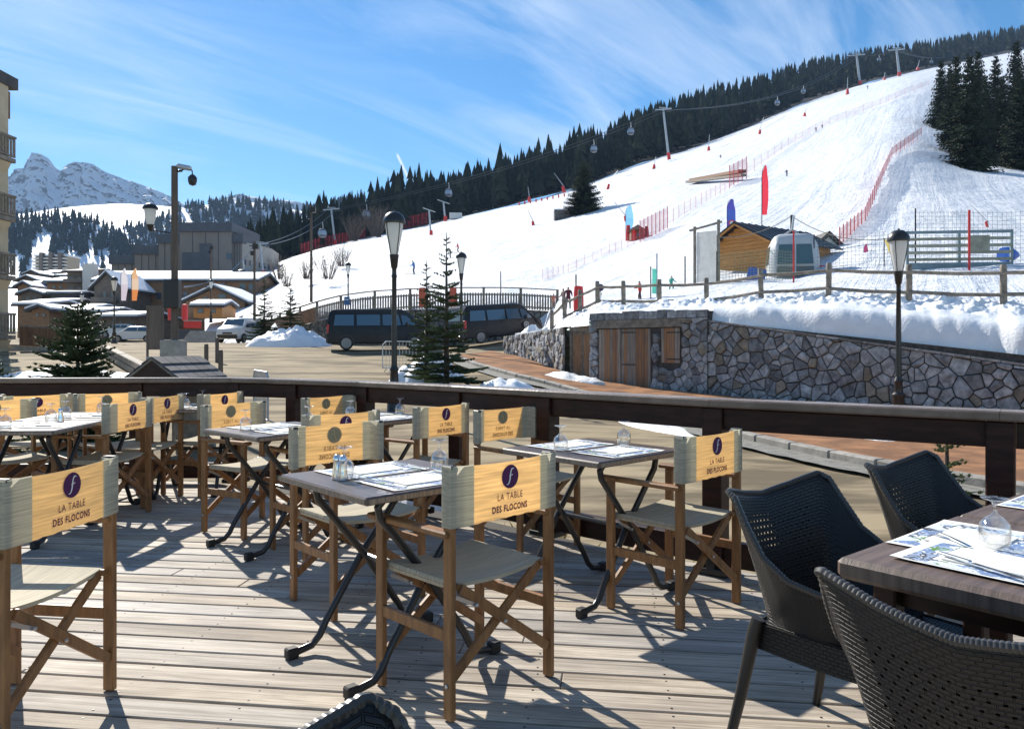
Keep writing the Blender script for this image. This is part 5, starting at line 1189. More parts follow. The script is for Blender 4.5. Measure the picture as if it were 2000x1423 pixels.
X = gx(1890, 6.3); spruce('pine_shrub', (X, 6.6, -.42), 1.15, .35, 'small pine shrub below the railing at the right', 8, 9, 7, group=G, m=mat('pine_needles', (.10, .12, .045), .6, transl=.2))
p = slope_pt(1140, 418); spruce('spruce_tree', p-Vector((0, 0, .4)), (418-308)*p.y/F, 2.1*p.y/85, 'lone dark spruce standing on the open piste', 9, 20, 10, False, M_needled, pw=.62)
# stand of big spruces at the right edge of the piste
GR = 'tall spruces at the right edge of the piste'
big = [(1838, 262, 150, 118, 'leftmost tall spruce of the stand beside the piste'), (1868, 280, 115, 108, 'second spruce of the stand right of the piste'), (1893, 337, 100, 106, 'tallest and nearest spruce of the stand right of the piste'), (1925, 300, 125, 150, 'spruce right behind the nearest one in the stand'), (1958, 315, 110, 150, 'slender olive spruce towards the right edge of the stand'), (1992, 325, 105, 135, 'spruce cut by the right edge of the photo'), (1855, 250, 160, 125, 'spruce half hidden at the back left of the stand'), (1910, 265, 150, 100, 'spruce at the back of the stand behind the nearest one'), (1945, 280, 150, 110, 'tall spruce at the back right of the stand'), (1985, 285, 150, 80, 'tall dark spruce high at the right edge'), (2030, 320, 110, 110, 'spruce just beyond the right edge')]
for i, (px, yb_, d, yt, lab) in enumerate(big):
    z = EYE-(yb_-HZ)*d/F; h = (yb_-yt)*d/F; spruce('tall_spruce', (gx(px, d), d, z-.6), h+.6, h*.19, lab, 30+i, 24, 10, False, M_needled if i not in (4,) else mat('olive_needles', (.045, .05, .022), .6, var=.4, nscale=.5), GR, bot=.05, pw=.75, droop=.25)
# bare shrubs on the bank left of the piste
def shrub(loc, h, r, label, seed, n=60):
    rg = random.Random(seed); t = thing('bare_shrub', label, 'shrub', loc, 0, 'bare shrubs on the snowy bank'); mb = MB()
    for k in range(n):
        a = rg.random()*6.283; q = rg.random()**.5; b = Vector((r*.25*q*math.cos(a), r*.25*q*math.sin(a), 0)); e = Vector((r*q*math.cos(a), r*q*math.sin(a), h*rg.uniform(.6, 1))); m = b.lerp(e, .5)+Vector((rg.uniform(-.1, .1)*r, 0, .05*h))
        mb.tube([b, m, e], [.035*h/4, .022*h/4, .006], 4, False)
        for j in range(5): s = b.lerp(e, rg.uniform(.35, .95)); mb.tube([s, s+Vector((rg.uniform(-.3, .3)*r, rg.uniform(-.3, .3)*r, rg.uniform(.05, .22)*h))], [.014*h/4, .004], 3, False)
    mb.build('twigs', M_twig, t, recalc=False)
for i, (px, py, d, h, r, lab) in enumerate(((560, 560, 60, 2.6, 1.6, 'bare shrub at the lower left of the snowy bank'), (598, 545, 62, 2.8, 1.6, 'bare shrub beside the tall thin pole'), (640, 545, 66, 3.2, 2.2, 'widest bare shrub on the bank'), (545, 545, 80, 4, 2.2, 'tall bare shrub near the lift pylon foot'), (668, 520, 78, 3.2, 2, 'bare shrub highest on the bank'), (690, 470, 190, 9, 5, 'bare birch clump in front of the forest edge'), (735, 462, 200, 10, 6, 'larger bare birch clump against the dark forest'))):
    shrub(slope_pt(px, py), h, r, lab, 50+i, 40 if h < 5 else 70)
# ------------------------------------------------------------------ bollards, barriers, small street things
for i, (px, d) in enumerate(((403, 27), (431, 24), (424, 31))):
    p = (gx(px, d), d, gz(gx(px, d), d)-.1); mb = MB(); mb.smooth = True; mb.lathe([(.075, 0), (.075, 1.0), (.06, 1.08), (0, 1.1)], 10); o = mb.build('bollard', M_pole, None); o.location = p; tag(o, ('dark wooden bollard nearest the stairs', 'dark wooden bollard nearest the crowd barrier', 'dark wooden bollard between the other two')[i], 'bollard', 'wooden bollards on the road edge')
def barrier(px, d, rz, label):
    t = thing('crowd_barrier', label, 'barrier', (gx(px, d), d, gz(gx(px, d), d)), rz, 'metal crowd barriers'); mb = MB(); mb.smooth = True
    w = .8; mb.tube([(-w, 0, .15), (-w, 0, .95), (-w+.12, 0, 1.07), (w-.12, 0, 1.07), (w, 0, .95), (w, 0, .15), (-w, 0, .15)], .02, 6); mb.build('frame', M_galv, t)
    for i in range(1, 13): mb = MB(); x = -w+2*w*i/13; mb.tube([(x, 0, .15), (x, 0, 1.07)], .009, 5); mb.build('bar', M_galv, t)
    for s in (-1, 1): mb = MB(); mb.tube([(s*w*.8, -.3, 0), (s*w*.8, 0, .15), (s*w*.8, .3, 0)], .016, 5); mb.build('foot', M_galv, t)
barrier(509, 15.5, R(-62), 'metal crowd barrier just beyond the railing left of the lamp')
barrier(790, 27, R(28), 'metal crowd barrier behind the lamp post near the first van')
# little shingled shelter below the railing
t = thing('shingled_shelter', 'small wooden shelter with shingled gable roof behind the left railing', 'shelter', (gx(345, 12.6), 12.6, -.46), R(-20)); t.scale = (.85, .7, 1)
for x in (-.48, .48):
    for y in (-.55, .55): mb = MB(); mb.bbox((x, y, .55), (.09, .09, 1.1), .01); mb.build('post', M_greywood, t)
mb = MB(); mb.box((0, .5, .6), (.9, .04, 1.1)); mb.build('back_panel', M_greywood, t)
M_shing = mat('slate_shingle', (.075, .07, .07), .6, var=.3, nscale=8, rand=.2)
for s in (-1, 1):
    mb = MB(); mb.bar((0, 0, 1.52), (s*.84, 0, 1.08), 1.5, .03); rf = mb.build('roof', M_greywood, t)
    for r_ in range(4):
        for c in range(5):
            f0, f1 = r_/4, (r_+1.15)/4; z = lambda f: 1.56-.44*f; mb = MB(); x0, x1 = s*.84*f0, s*.84*min(1.04, f1); y0 = -.76+c*.304+.01; mb.add([(x0, y0, z(f0)), (x0, y0+.29, z(f0)), (x1, y0+.29, z(f1)+.022), (x1, y0, z(f1)+.022), (x0, y0, z(f0)-.02), (x0, y0+.29, z(f0)-.02), (x1, y0+.29, z(f1)), (x1, y0, z(f1))], [(0, 1, 2, 3), (7, 6, 5, 4), (3, 2, 6, 7), (1, 5, 6, 2), (0, 3, 7, 4)]); mb.build('shingle', M_shing, rf)
mb = MB(); mb.prism([(-.8, -.72, 1.06), (.8, -.72, 1.06), (0, -.72, 1.49)], (0, .04, 0)); mb.build('gable', M_darkwood, t)
# low guard wall and gatepost things left of the pole
t = thing('guard_wall', 'low wooden guard wall along the side road at left', 'wall', (0, 0, 0))
a, b = Vector((gx(205, 34), 34, gz(-18, 34))), Vector((gx(290, 24), 24, gz(-11, 24)))
for i in range(2):
    for h in (.12, .36): mb = MB(); mb.bar(a.lerp(b, i*.5)+Vector((0, 0, h)), a.lerp(b, i*.5+.49)+Vector((0, 0, h)), .3, .22, b=.02); mb.build('log', M_greywood, t)
for (px, d, hh, w, lab, m) in ((300, 23, .85, .22, 'squat stone gatepost with a cap, left of the pole', M_concrete),):
    t = thing('gatepost', lab, 'post', (gx(px, d), d, gz(gx(px, d), d)-.1)); mb = MB(); mb.bbox((0, 0, hh/2), (w, w, hh), .02); mb.build('shaft', m, t); mb = MB(); mb.bbox((0, 0, hh+.05), (w+.1, w+.1, .1), .02); mb.build('cap', m, t)
t = thing('notice_board', 'tall brown wooden notice board left of the camera pole', 'sign', (gx(303, 26), 26, gz(gx(303, 26), 26))); mb = MB(); mb.bbox((0, 0, 1.6), (.46, .05, 1.5), .01); mb.build('panel', M_pole, t)
for s in (-1, 1): mb = MB(); mb.bbox((s*.26, 0, 1.15), (.06, .08, 2.4), .01); mb.build('post', M_pole, t)
def tallpole(px, yt, yb_, d, label, r=.09):
    t = thing('timber_pole', label, 'pole', at(px, yb_, d), 0, 'tall timber poles'); h = (yb_-yt)*d/F
    mb = MB(); mb.smooth = True; mb.tube([(0, 0, 0), (0, 0, h)], [r*1.15, r*.85], 10); mb.build('shaft', M_pole, t)
    mb = MB(); mb.bbox((.12, -.1, h-.35), (.4, .3, .35), .03); mb.bbox((-.1, -.1, h-.8), (.25, .25, .3), .03); mb.build('floodlight', M_black, t)
tallpole(608, 400, 590, 51, 'tall timber pole with floodlights rising from the picket fence')
tallpole(497, 472, 625, 52, 'timber pole in front of the big grey building')
tallpole(412, 478, 560, 82, 'thin timber pole with black loudspeaker in the village', .1)
t = thing('parking_sign', 'small blue sign on the picket fence above the first van', 'sign', at(678, 594, 46.5)); mb = MB(); mb.bbox((0, -.05, .2), (.34, .03, .5), .01); mb.build('plate', mat('blue_sign', (.03, .12, .30), .5), t); mb = MB(); mb.box((0, -.069, .28), (.2, .006, .05)); mb.build('white_line', M_white, t)
# ------------------------------------------------------------------ village on the left
M_cream = mat('cream_render', (.52, .43, .29), .85, var=.08, nscale=2)
M_roofd = mat('dark_roof', (.06, .055, .052), .7, var=.3, nscale=1)
M_grey1 = mat('taupe_cladding', (.215, .19, .17), .8, var=.08, nscale=.4)
M_slate = mat('slate_cladding', (.070, .080, .098), .6, var=.15, nscale=.5)
M_chal = mat('chalet_wood', (.26, .145, .075), .75, var=.25, nscale=1.2, stretch=(1, 1, 5))
M_chal2 = mat('grey_chalet_wood', (.155, .125, .10), .8, var=.25, nscale=1.2, stretch=(1, 1, 5))
M_wwall = mat('white_render', (.62, .60, .56), .8)
M_pane = mat('window_pane', (.05, .07, .10), .08, spec=.8)
M_stonew = M_rubble
M_roofsnow = mat('roof_snow', (.80, .82, .86), .6, var=.03, nscale=.5, bump=.4, bscale=2, bdist=.1)
def house(name, label, px0, px1, yeave, yridge, ybase, d, depth, ridge='x', wall=None, wins=(), balc=(), snow=True, over=.6, group=None, cat='house', doors=()):
    m = d/F; wall = wall or M_chal; X0, X1 = gx(px0, d), gx(px1, d); cx = (X0+X1)/2; zb = EYE-(ybase-HZ)*m; ze = EYE-(yeave-HZ)*m-zb; zr = EYE-(yridge-HZ)*m-zb; w = X1-X0
    t = thing(name, label, cat, (cx, d, zb), 0, group); h = w/2
    mb = MB(); mb.box((0, depth/2, ze/2), (w, depth, ze))
    if ridge == 'y': mb.prism([(-h, .001, ze), (h, .001, ze), (0, .001, zr)], (0, depth-.002, 0))
    else: mb.prism([(-h+.001, 0, ze), (-h+.001, depth, ze), (-h+.001, depth/2, zr)], (w-.002, 0, 0))
    mb.build('wall', wall, t)
    def slope(thick, lift, ov, mt, nm, par):
        for s in (-1, 1):
            q = MB()
            if ridge == 'y':
                n = Vector((-(zr-ze)*s, 0, -h)); e = (zr-ze)/h*ov; q.prism([(0, -ov, zr+lift), (s*(h+ov), -ov, ze-e+lift), (s*(h+ov), -ov, ze-e+lift+thick), (0, -ov, zr+lift+thick)], (0, depth+2*ov, 0))
            else:
                hd = depth/2; e = (zr-ze)/hd*ov; q.prism([(-h-ov, hd, zr+lift), (-h-ov, hd+s*(hd+ov), ze-e+lift), (-h-ov, hd+s*(hd+ov), ze-e+lift+thick), (-h-ov, hd, zr+lift+thick)], (w+2*ov, 0, 0))
            o = q.build(nm, mt, par)
            yield o
    rs = list(slope(.28, .02, over, M_roofd, 'roof', t))
    if snow: list(slope(.22, .31, over*.85, M_roofsnow, 'roof_snow', t))
    for (px, py, ww, hh) in wins:
        x = gx(px, d)-cx; z = EYE-(py-HZ)*m-zb; ww *= m; hh *= m
        q = MB(); q.box((x, -.03, z), (ww, .08, hh)); f = q.build('window', mat('window_frame', (.22, .17, .12), .7), t); q = MB(); q.box((x, -.075, z), (ww*.8, .03, hh*.8)); q.build('pane', M_pane, f)
    for (a, b, py, hh) in balc:
        xa, xb = gx(a, d)-cx, gx(b, d)-cx; z = EYE-(py-HZ)*m-zb; q = MB(); q.box(((xa+xb)/2, -.6, z), (xb-xa, 1.2, .18)); bb = q.build('balcony', M_roofd, t); q = MB(); q.box(((xa+xb)/2, -1.17, z+hh*m/2), (xb-xa, .07, hh*m)); q.build('parapet', M_chal2, bb)
    return t
GV = 'wooden chalets of the village'
house('chalet', 'long wooden chalet with snowy roof behind the camera pole', 188, 420, 549, 528, 640, 118, 12, 'x', M_chal, [(311, 578, 11, 16), (270, 570, 7, 12), (362, 575, 9, 12), (225, 575, 8, 12), (395, 572, 8, 12)], [(190, 255, 590, 10)], group=GV)
house('chalet', 'wooden chalet wing with blue windows right of the long chalet', 415, 500, 549, 532, 630, 112, 10, 'x', M_chal, [(474, 560, 13, 14), (490, 560, 9, 14), (440, 562, 8, 12)], [(464, 499, 578, 9)], group=GV)
house('chalet', 'low wooden chalet with wide gable facing the road', 362, 478, 590, 562, 640, 96, 9, 'y', M_chal, [(434, 578, 16, 9), (402, 584, 10, 9), (418, 604, 10, 10)], group=GV)
house('chalet', 'brown chalet with steep dark gable at the left end of the row', 184, 236, 560, 534, 640, 108, 9, 'y', M_chal2, [(205, 575, 7, 12), (220, 575, 7, 12)], [(186, 234, 590, 9)], group=GV)
house('ski_hut', 'small orange wooden hut beside the red banner', 378, 434, 600, 592, 620, 82, 4, 'x', M_orangewood, [(392, 607, 12, 9), (418, 607, 7, 9)], over=.35, cat='hut')
# apartment house with white side wall and stacked balconies
t = house('apartment_house', 'balconied apartment house with white side wall and dark roof in the village', 131, 168, 531, 521, 640, 128, 12, 'x', M_chal2, [(140, 545, 8, 9), (155, 545, 8, 9), (140, 565, 8, 9), (155, 565, 8, 9), (140, 587, 8, 9)], [(131, 168, 552, 7), (131, 168, 572, 7), (131, 168, 592, 7)], snow=False, cat='building')
mb = MB(); m = 128/F; x0 = gx(168, 128)-t.location.x; mb.box((x0+.95, -.4, (640-560)*m-(531-520)*m), (1.9, 1.4, (640-530)*m)); mb.build('white_gable_wall', M_wwall, t)
# modern grey building
t = thing('modern_building', 'large taupe and slate flat-roofed building above the chalets', 'building', (0, 170, 0)); m = 170/F
for i, (a, b, yt, dy, col) in enumerate(((351, 452, 447, 0, M_grey1), (304, 352, 468, 1.5, M_grey1), (250, 306, 488, 3, M_grey1), (197, 252, 506, 4.5, M_grey1), (451, 470, 468, 1, M_grey1))):
    z = EYE+(HZ-yt)*m; q = MB(); q.box(((gx(a, 170)+gx(b, 170))/2, 9+dy, z/2), ((b-a)*m, 18, z)); bl = q.build('block', col, t)
    q = MB(); q.box(((gx(a, 170)+gx(b, 170))/2, 8.7+dy, z+.35), ((b-a)*m+.7, 18.6, 2.0)); q.build('roof_fascia', M_slate, bl)
    for k in range(1, 4): q = MB(); q.box((gx(a+(b-a)*k/4, 170), dy-.06, z/2+3), (.10, .1, z-6)); q.build('panel_joint', M_slate, bl)
for (a, b, y0, y1) in ((357, 391, 493, 540), (391, 414, 476, 540)): q = MB(); q.box(((gx(a, 170)+gx(b, 170))/2, -.2, EYE+(HZ-(y0+y1)/2)*m), ((b-a)*m, .4, (y1-y0)*m)); q.build('slate_panel', M_slate, t)
for (px, py) in ((450, 500), (445, 500)): q = MB(); q.box((gx(px, 170), -.1, EYE+(HZ-py)*m), (.5, .3, 1.2)); q.build('window', M_pane, t)
z = EYE+(HZ-470)*m; q = MB(); q.prism([(gx(470, 170), 1, 0), (gx(492, 170), 14, 0), (gx(480, 170), 24, 0), (gx(465, 170), 18, 0)], (0, 0, z)); wg = q.build('lit_wing', mat('lit_cladding', (.36, .33, .29), .8), t)  # right-facing side: its lit look is put into a paler cladding colour
for r_ in range(2):
    for k in range(6):
        f = (k+.7)/6.4; a = Vector((gx(470, 170), 1)); b = Vector((gx(492, 170), 14)); p = a.lerp(b, f); dd = (b-a).normalized(); q = MB(); q.box((p.x, p.y-.05, z-4.5-r_*4.2), (.7, .5, 1.1), Matrix.Rotation(math.atan2(dd.y, dd.x), 3, 'Z')); q.build('window', M_pane, wg)
for (px, w) in ((400, 14), (420, 8), (280, 6)): q = MB(); q.box((gx(px, 170), 8, EYE+(HZ-444)*m+.3 if px > 300 else EYE+(HZ-486)*m+.5), (w*m, 3, 1.2)); q.build('roof_unit', M_wwall, t)
# far apartment slab
t = thing('far_apartments', 'distant beige apartment slab with rows of balconies below the hill', 'building', (gx(100, 340), 340, EYE+(HZ-540)*340/F)); m = 340/F; W_, H_ = 62*m, 40*m
mb = MB(); mb.box((0, 5, H_/2), (W_, 10, H_)); mb.build('wall', mat('beige_wall', (.40, .32, .22), .8), t)
for k in range(6): mb = MB(); mb.box((0, -.8, H_-1.2-k*1.45), (W_+.4, 1.8, .5)); mb.build('balcony_band', M_wwall, t)
for k in range(3): mb = MB(); mb.box((-W_/2+W_*(k+.9)/3.4, -1.0, H_/2+.6), (1.5, 2.4, H_+1.5)); mb.build('stair_tower', M_chal2, t)
mb = MB(); mb.box((0, 5, H_+.3), (W_+1, 11, .6)); mb.build('roof_snow', M_roofsnow, t)
GL = 'snow-roofed houses at the far left'
hs_ = [(36, 70, 548, 541, 150, M_chal2, 'grey house with snow-edged roof highest at far left'), (62, 100, 556, 548, 140, M_chal2, 'house with white roof second from the top left'), (92, 132, 552, 541, 132, M_chal, 'brown gabled house beside the balconied apartment house'), (40, 82, 575, 568, 120, M_chal2, 'grey flat house in the middle of the left cluster'), (100, 134, 575, 570, 112, M_slate, 'dark slate cube house beside the apartment house'), (36, 78, 598, 588, 95, M_chal, 'low house with heavy snow roof above the wooden fence'), (62, 96, 606, 600, 88, M_chal, 'brown house right above the wooden fence'), (150, 200, 612, 604, 92, M_chal2, 'low snow-roofed house behind the street lamp'), (196, 262, 622, 612, 84, M_chal2, 'snow-roofed pavilion above the parked cars')]
hs_ += [(48, 76, 536, 530, 190, M_chal2, 'distant snow-roofed house directly below the far apartment slab'), (84, 112, 534, 528, 200, M_chal, 'distant brown house between the slab and the apartment house'), (112, 136, 540, 533, 170, M_chal2, 'small distant house touching the apartment house roof'), (34, 60, 560, 553, 135, M_chal, 'brown house close to the balcony edge at far left'), (128, 170, 606, 597, 98, M_chal, 'brown house below the balconied apartment house'), (80, 118, 592, 585, 104, M_chal2, 'grey house above the spruce tip at left')]
for i, (a, b, ye, yr, d, mt_, lab) in enumerate(hs_):
    house('village_house', lab, a, b, ye, yr, 660, d, 7+i % 3*2, 'x' if i % 3 else 'y', mt_, [((a+b)/2-6, ye+9, 6, 7), ((a+b)/2+7, ye+9, 6, 7)], group=GL)
# edge-on apartment block at the left margin
t = thing('apartment_block', 'cream apartment block with wooden balconies cut by the left edge', 'building', (gx(8, 37), 37, 0)); m = 37/F
mb = MB(); mb.box((-7.8, -2, 6.6), (16, 4, 14.4)); mb.build('wall', M_cream, t)
zt = EYE+(HZ-158)*m; mb = MB(); mb.box((-7.9, -2.2, zt), (16.4, 5.6, .55)); mb.build('roof', M_roofd, t); mb = MB(); mb.box((-7.9, -2.0, zt-1.1), (16.0, 4.6, 1.3)); mb.build('eaves_boards', M_brownwood, t)
for k, yt_ in enumerate((268, 383, 497, 612)):
    z = EYE+(HZ-yt_)*m; q = MB(); q.box((.1, -2.0, z-1.15), (.8, 4.2, .2)); bl = q.build('balcony', M_greywood, t)
    q = MB(); q.prism([(-.22, -4, z-1.27), (.42, -4, z-1.27), (-.22, -4, z-2.6)], (0, 3.9, 0)); q.build('bracket', M_cream, bl)
    for y in (.08, -4.08): q = MB(); q.box((.1, y, z-.03), (.85, .09, .1)); q.build('handrail', M_greywood, bl)
    q = MB(); q.box((.46, -2, z-.03), (.1, 4.2, .1)); q.box((.46, -2, z-.95), (.07, 4.2, .09)); q.build('handrail', M_greywood, bl)
    for j in range(5): q = MB(); q.box((-.2+j*.16, .08, z-.52), (.10, .035, .88)); q.build('baluster', M_greywood, bl)
    for j in range(5): q = MB(); q.box((-.2+j*.16, -4.08, z-.52), (.10, .035, .88)); q.build('baluster', M_greywood, bl)
    for j in range(21): q = MB(); q.box((.46, -4.0+j*.2, z-.52), (.035, .11, .88)); q.build('baluster', M_greywood, bl)
t = thing('board_fence', 'brown wooden board fence beside the apartment block at left', 'fence', (0, 0, 0))
a, b = at(38, 637, 37), at(118, 642, 37.5)
for i in range(24):
    p = a.lerp(b, (i+.5)/24); mb = MB(); mb.box((p.x, p.y, p.z-.46), (.075, .03, .9)); mb.build('board', M_brownwood, t)
for h in (.02, -.85): mb = MB(); mb.bar(a+Vector((0, .05, h)), b+Vector((0, .05, h)), .08, .08); mb.build('rail', M_greywood, t)
mb = MB(); mb.bar(a+Vector((-1, .3, -1.4)), b+Vector((.5, .3, -1.4)), .4, 1.1); mb.build('base_wall', M_concrete, t)
# stairs, banner, small coloured things near the white van
t = thing('stone_stairs', 'wide dark stairs left of the white van', 'stairs', (gx(392, 66), 66, gz(-26, 66)))
for k in range(6): mb = MB(); mb.box((0, k*.35, .09+k*.17), (3.2, .4, .18)); mb.build('step', M_concrete, t)
t = thing('red_banner', 'red advertising banner on a railing beside the stairs', 'banner', at(376, 636, 70)); mb = MB(); mb.box((0, 0, .1), (1.6, .04, .62)); mb.build('cloth', M_red, t)
mb = MB(); mb.box((0, 0, .47), (1.7, .05, .05)); mb.build('rail', M_galv, t)
for k, (px, py, d, h) in enumerate(((334, 625, 72, 1.7), (361, 625, 74, 1.5))):
    o = MB(); o.smooth = True; o.lathe([(.28, 0), (.30, h*.5), (.26, h), (0, h+.05)], 10); o = o.build('red_pad', M_red); o.location = at(px, py, d); tag(o, ('red padded post left of the pole foot', 'red padded post right of the pole foot')[k], 'pad', 'red pads in the village')
# ------------------------------------------------------------------ feather flags
def feather(name, loc, h, w, cols, label, emblem=None, rz=0, group='feather flags'):
    t = thing(name, label, 'flag', loc, rz, group); mb = MB(); mb.smooth = True
    P = [(0, 0, 0), (0, 0, h*.8), (w*.12, 0, h*.93), (w*.5, 0, h)]; mb.tube(P, [.03*h/4, .025*h/4, .018*h/4, .01*h/4], 6); mb.build('mast', M_iron, t)
    n = len(cols)
    for k, c in enumerate(cols):
        mb = MB(); mb.smooth = True
        def f(u, v, k=k):
            q = (k+v)/n; z = h*(.22+.77*q); x0 = 0 if q < .75 else w*.5*((q-.75)/.25)**2; ww = w*(1-max(0, q-.6)**2*4.5)*(.75+.25*min(1, q*3)); return (x0+max(.02, ww)*u*(1 if q < .97 else .5), .05*w*math.sin(q*9+u*3), z)
        mb.grid(f, 4, 8); mb.build('cloth', mat('flag_%.2f_%.2f_%.2f' % c, c, .7, transl=.4), t, recalc=False)
    if emblem:
        mb = MB(); mb.lathe([(w*.22, 0), (w*.36, 0), (w*.36, .01), (w*.22, .01)], 18, cap=False); mb.v = [(w*.5+v[0], -.09*w-.02-v[2], h*.42+v[1]) for v in mb.v]; mb.build('ring_emblem', mat('emblem_red', (.65, .08, .10), .7), t)
        mb = MB(); mb.lathe([(0, 0), (w*.22, 0), (w*.22, .008), (0, .008)], 18, cap=False); mb.v = [(w*.5+v[0], -.09*w-.02-v[2], h*.42+v[1]) for v in mb.v]; mb.build('emblem_center', M_white, t)
feather('feather_flag', at(236, 605, 62), 3.4, .55, ((.62, .55, .62), (.70, .66, .70)), 'pale pink and white feather flag in the village')
feather('feather_flag', at(257, 605, 62), 3.4, .55, ((.70, .25, .08), (.75, .55, .40), (.75, .45, .25)), 'orange and white feather flag in the village')
p = slope_pt(1488, 470); feather('feather_flag', at(1488, 447, 44), (447-322)*44/F, .38, ((.72, .05, .08), (.72, .05, .08)), 'tall plain red feather flag behind the wooden cabin')
feather('feather_flag', at(1420, 470, 43), (470-388)*43/F, .48, ((.10, .06, .30), (.05, .09, .35), (.07, .07, .34)), 'blue and purple feather flag with round emblem behind the cabin', True)
feather('feather_flag', at(1687, 528, 36), 1.25, .22, ((.06, .05, .22), (.35, .05, .15)), 'small dark feather flag beyond the white hut')
feather('feather_flag', slope_pt(1222, 466), 66*slope_pt(1222, 466).y/F, .85, ((.20, .50, .75), (.25, .55, .80)), 'light blue feather flag at the small hut on the piste')
# ------------------------------------------------------------------ cabin, gondola and things on the bank
d = 37; base = at(1446, 568, d); t = thing('wooden_cabin', 'orange timber cabin with dark metal gable roof on the snow', 'hut', base, R(-54)); hw, dp, we, wr = 1.62, 5.0, 2.3, 3.2
mb = MB(); mb.box((0, dp/2, we/2), (hw*2, dp, we)); mb.prism([(-hw, .002, we), (hw, .002, we), (0, .002, wr)], (0, dp-.004, 0)); mb.build('wall_core', M_brownwood, t)
for k in range(18):
    z0 = k*wr/18; x = hw if z0+.09 < we else hw*(wr-z0-.16)/(wr-we)
    if x < .1: continue
    mb = MB(); mb.bbox((0, -.012, z0+.087), (x*2, .03, wr/18-.012), .006); mb.build('wall_board', M_orangewood, t)
    if z0 < we-.1: mb = MB(); mb.bbox((hw+.012, dp/2, z0+.087), (.03, dp, wr/18-.012), .006); mb.build('wall_board', M_orangewood, t)
for s in (-1, 1):
    mb = MB(); mb.bar((s*-.02, dp/2, wr+.06), (s*(hw+.4), dp/2, we-.12+.0), dp+1.0, .07); rf = mb.build('roof', mat('dark_metal_roof', (.035, .037, .042), .4, metal=.3), t)
    for k in range(12): y = -.4+k*(dp+.8)/11; mb = MB(); mb.bar((s*-.0, y, wr+.115), (s*(hw+.39), y, we-.07), .03, .03); mb.build('roof_seam', MATS['dark_metal_roof'], rf)
    mb = MB(); mb.bar((0, -.46, wr+.0), (s*(hw+.36), -.46, we-.17), .04, .16); mb.build('barge_board', M_orangewood, t)
t = thing('gondola_cabin', 'old grey and white gondola cabin displayed on the snow', 'gondola cabin', at(1547, 549, 34), R(-12))
W2 = [(.86, 0), (1.0, .35), (1.06, .8), (.98, 1.5), (.80, 1.92), (.62, 2.02)]
mb = MB(); mb.smooth = True
def ring(r_, z): return [(r_*sx*a, r_*.88*sy*b, z) for (sx, a, sy, b) in ((1, 1, -1, .72), (1, 1, 1, .72), (1, .8, 1, 1), (-1, .8, 1, 1), (-1, 1, 1, .72), (-1, 1, -1, .72), (-1, .8, -1, 1), (1, .8, -1, 1))]
vs = []; 
for r_, z in W2: vs += ring(r_, z)
mb.add(vs, [(i*8+k, i*8+(k+1) % 8, (i+1)*8+(k+1) % 8, (i+1)*8+k) for i in range(5) for k in range(8)]+[tuple(range(8))[::-1], tuple(range(40, 48))]); sh = mb.build('shell', mat('gondola_grey', (.48, .50, .51), .35), t)
gl = mat('gondola_glass', (.06, .10, .10), .08, spec=.9)
for s in (-1, 1):
    for (x0, x1) in ((-.74, -.04), (.04, .74)):
        mb = MB(); mb.add([(x0, s*.962, .66), (x1, s*.962, .66), (x1*.9, s*.885, 1.52), (x0*.9, s*.885, 1.52)], [(0, 1, 2, 3)]); mb.v = [(v[0], v[1]+s*.03, v[2]) for v in mb.v]; mb.build('door_window', gl, t)
    mb = MB(); mb.add([(s*1.085, -.6, .72), (s*1.085, .6, .72), (s*1.0, .56, 1.5), (s*1.0, -.56, 1.5)], [(0, 1, 2, 3)]); mb.build('end_window', gl, t)
    mb = MB(); mb.bbox((0, s*.965, .35), (1.5, .04, .42), .01); mb.build('ski_rack_panel', mat('gondola_dark', (.10, .12, .12), .5), t)
mb = MB(); mb.bbox((0, -.985, 1.05), (.06, .05, 1.5), .01); mb.build('door_seam', M_galv, sh)
mb = MB(); mb.smooth = True; mb.tube([(-.4, 0, 2.0), (0, 0, 2.28), (.4, 0, 2.0)], .045, 8); mb.tube([(0, 0, 2.25), (.08, 0, 2.9)], .05, 8); mb.build('hanger', M_galv, t)
house('white_kiosk', 'small white kiosk with gabled roof behind the gondola cabin', 1586, 1650, 492, 462, 545, 42, 2.4, 'y', M_wwall, [(1612, 510, 20, 22)], snow=False, over=.18, cat='kiosk')
def pole(px, yt, yb_, d, label, m, r=.035, name='marker_pole', group='poles around the snow play area'):
    mb = MB(); mb.smooth = True; h = (yb_-yt)*d/F; mb.tube([(0, 0, -.3), (0, 0, h)], r, 8); o = mb.build(name, m); o.location = at(px, yb_, d); return tag(o, label, 'pole', group)
M_redp = mat('red_pole', (.50, .03, .03), .45)
pole(1550, 450, 565, 30, 'red pole standing in front of the gondola cabin', M_redp); pole(1893, 410, 527, 27.5, 'red pole standing at the blue slatted fence', M_redp, .045); pole(1546, 420, 480, 36, 'dark post rising behind the gondola cabin', M_iron, .06)
pole(1788, 420, 520, 30, 'thin grey pole left of the blue slatted fence', M_iron, .03); pole(1338, 500, 570, 34, 'thin dark pole left of the banner frame', M_iron, .03); pole(1283, 495, 585, 31, 'tall grey pole beside the teal pennant', M_galv, .03); pole(1271, 520, 585, 31, 'thin black pole left of the teal pennant', M_iron, .025); pole(978, 530, 605, 44, 'thin pole above the right end of the picket fence', M_iron, .03); pole(1125, 536, 605, 31, 'thin pole rising from the red padded barrel', M_iron, .03)
t = thing('banner_frame', 'white banner stretched between two timber posts left of the cabin', 'banner', at(1380, 566, 33.5), R(-38)); h = 3.0
for x in (-.55, .55): mb = MB(); mb.smooth = True; mb.tube([(x, 0, -.4), (x, 0, h if x > 0 else h-.2)], .07, 8); mb.build('post', M_greywood, t)
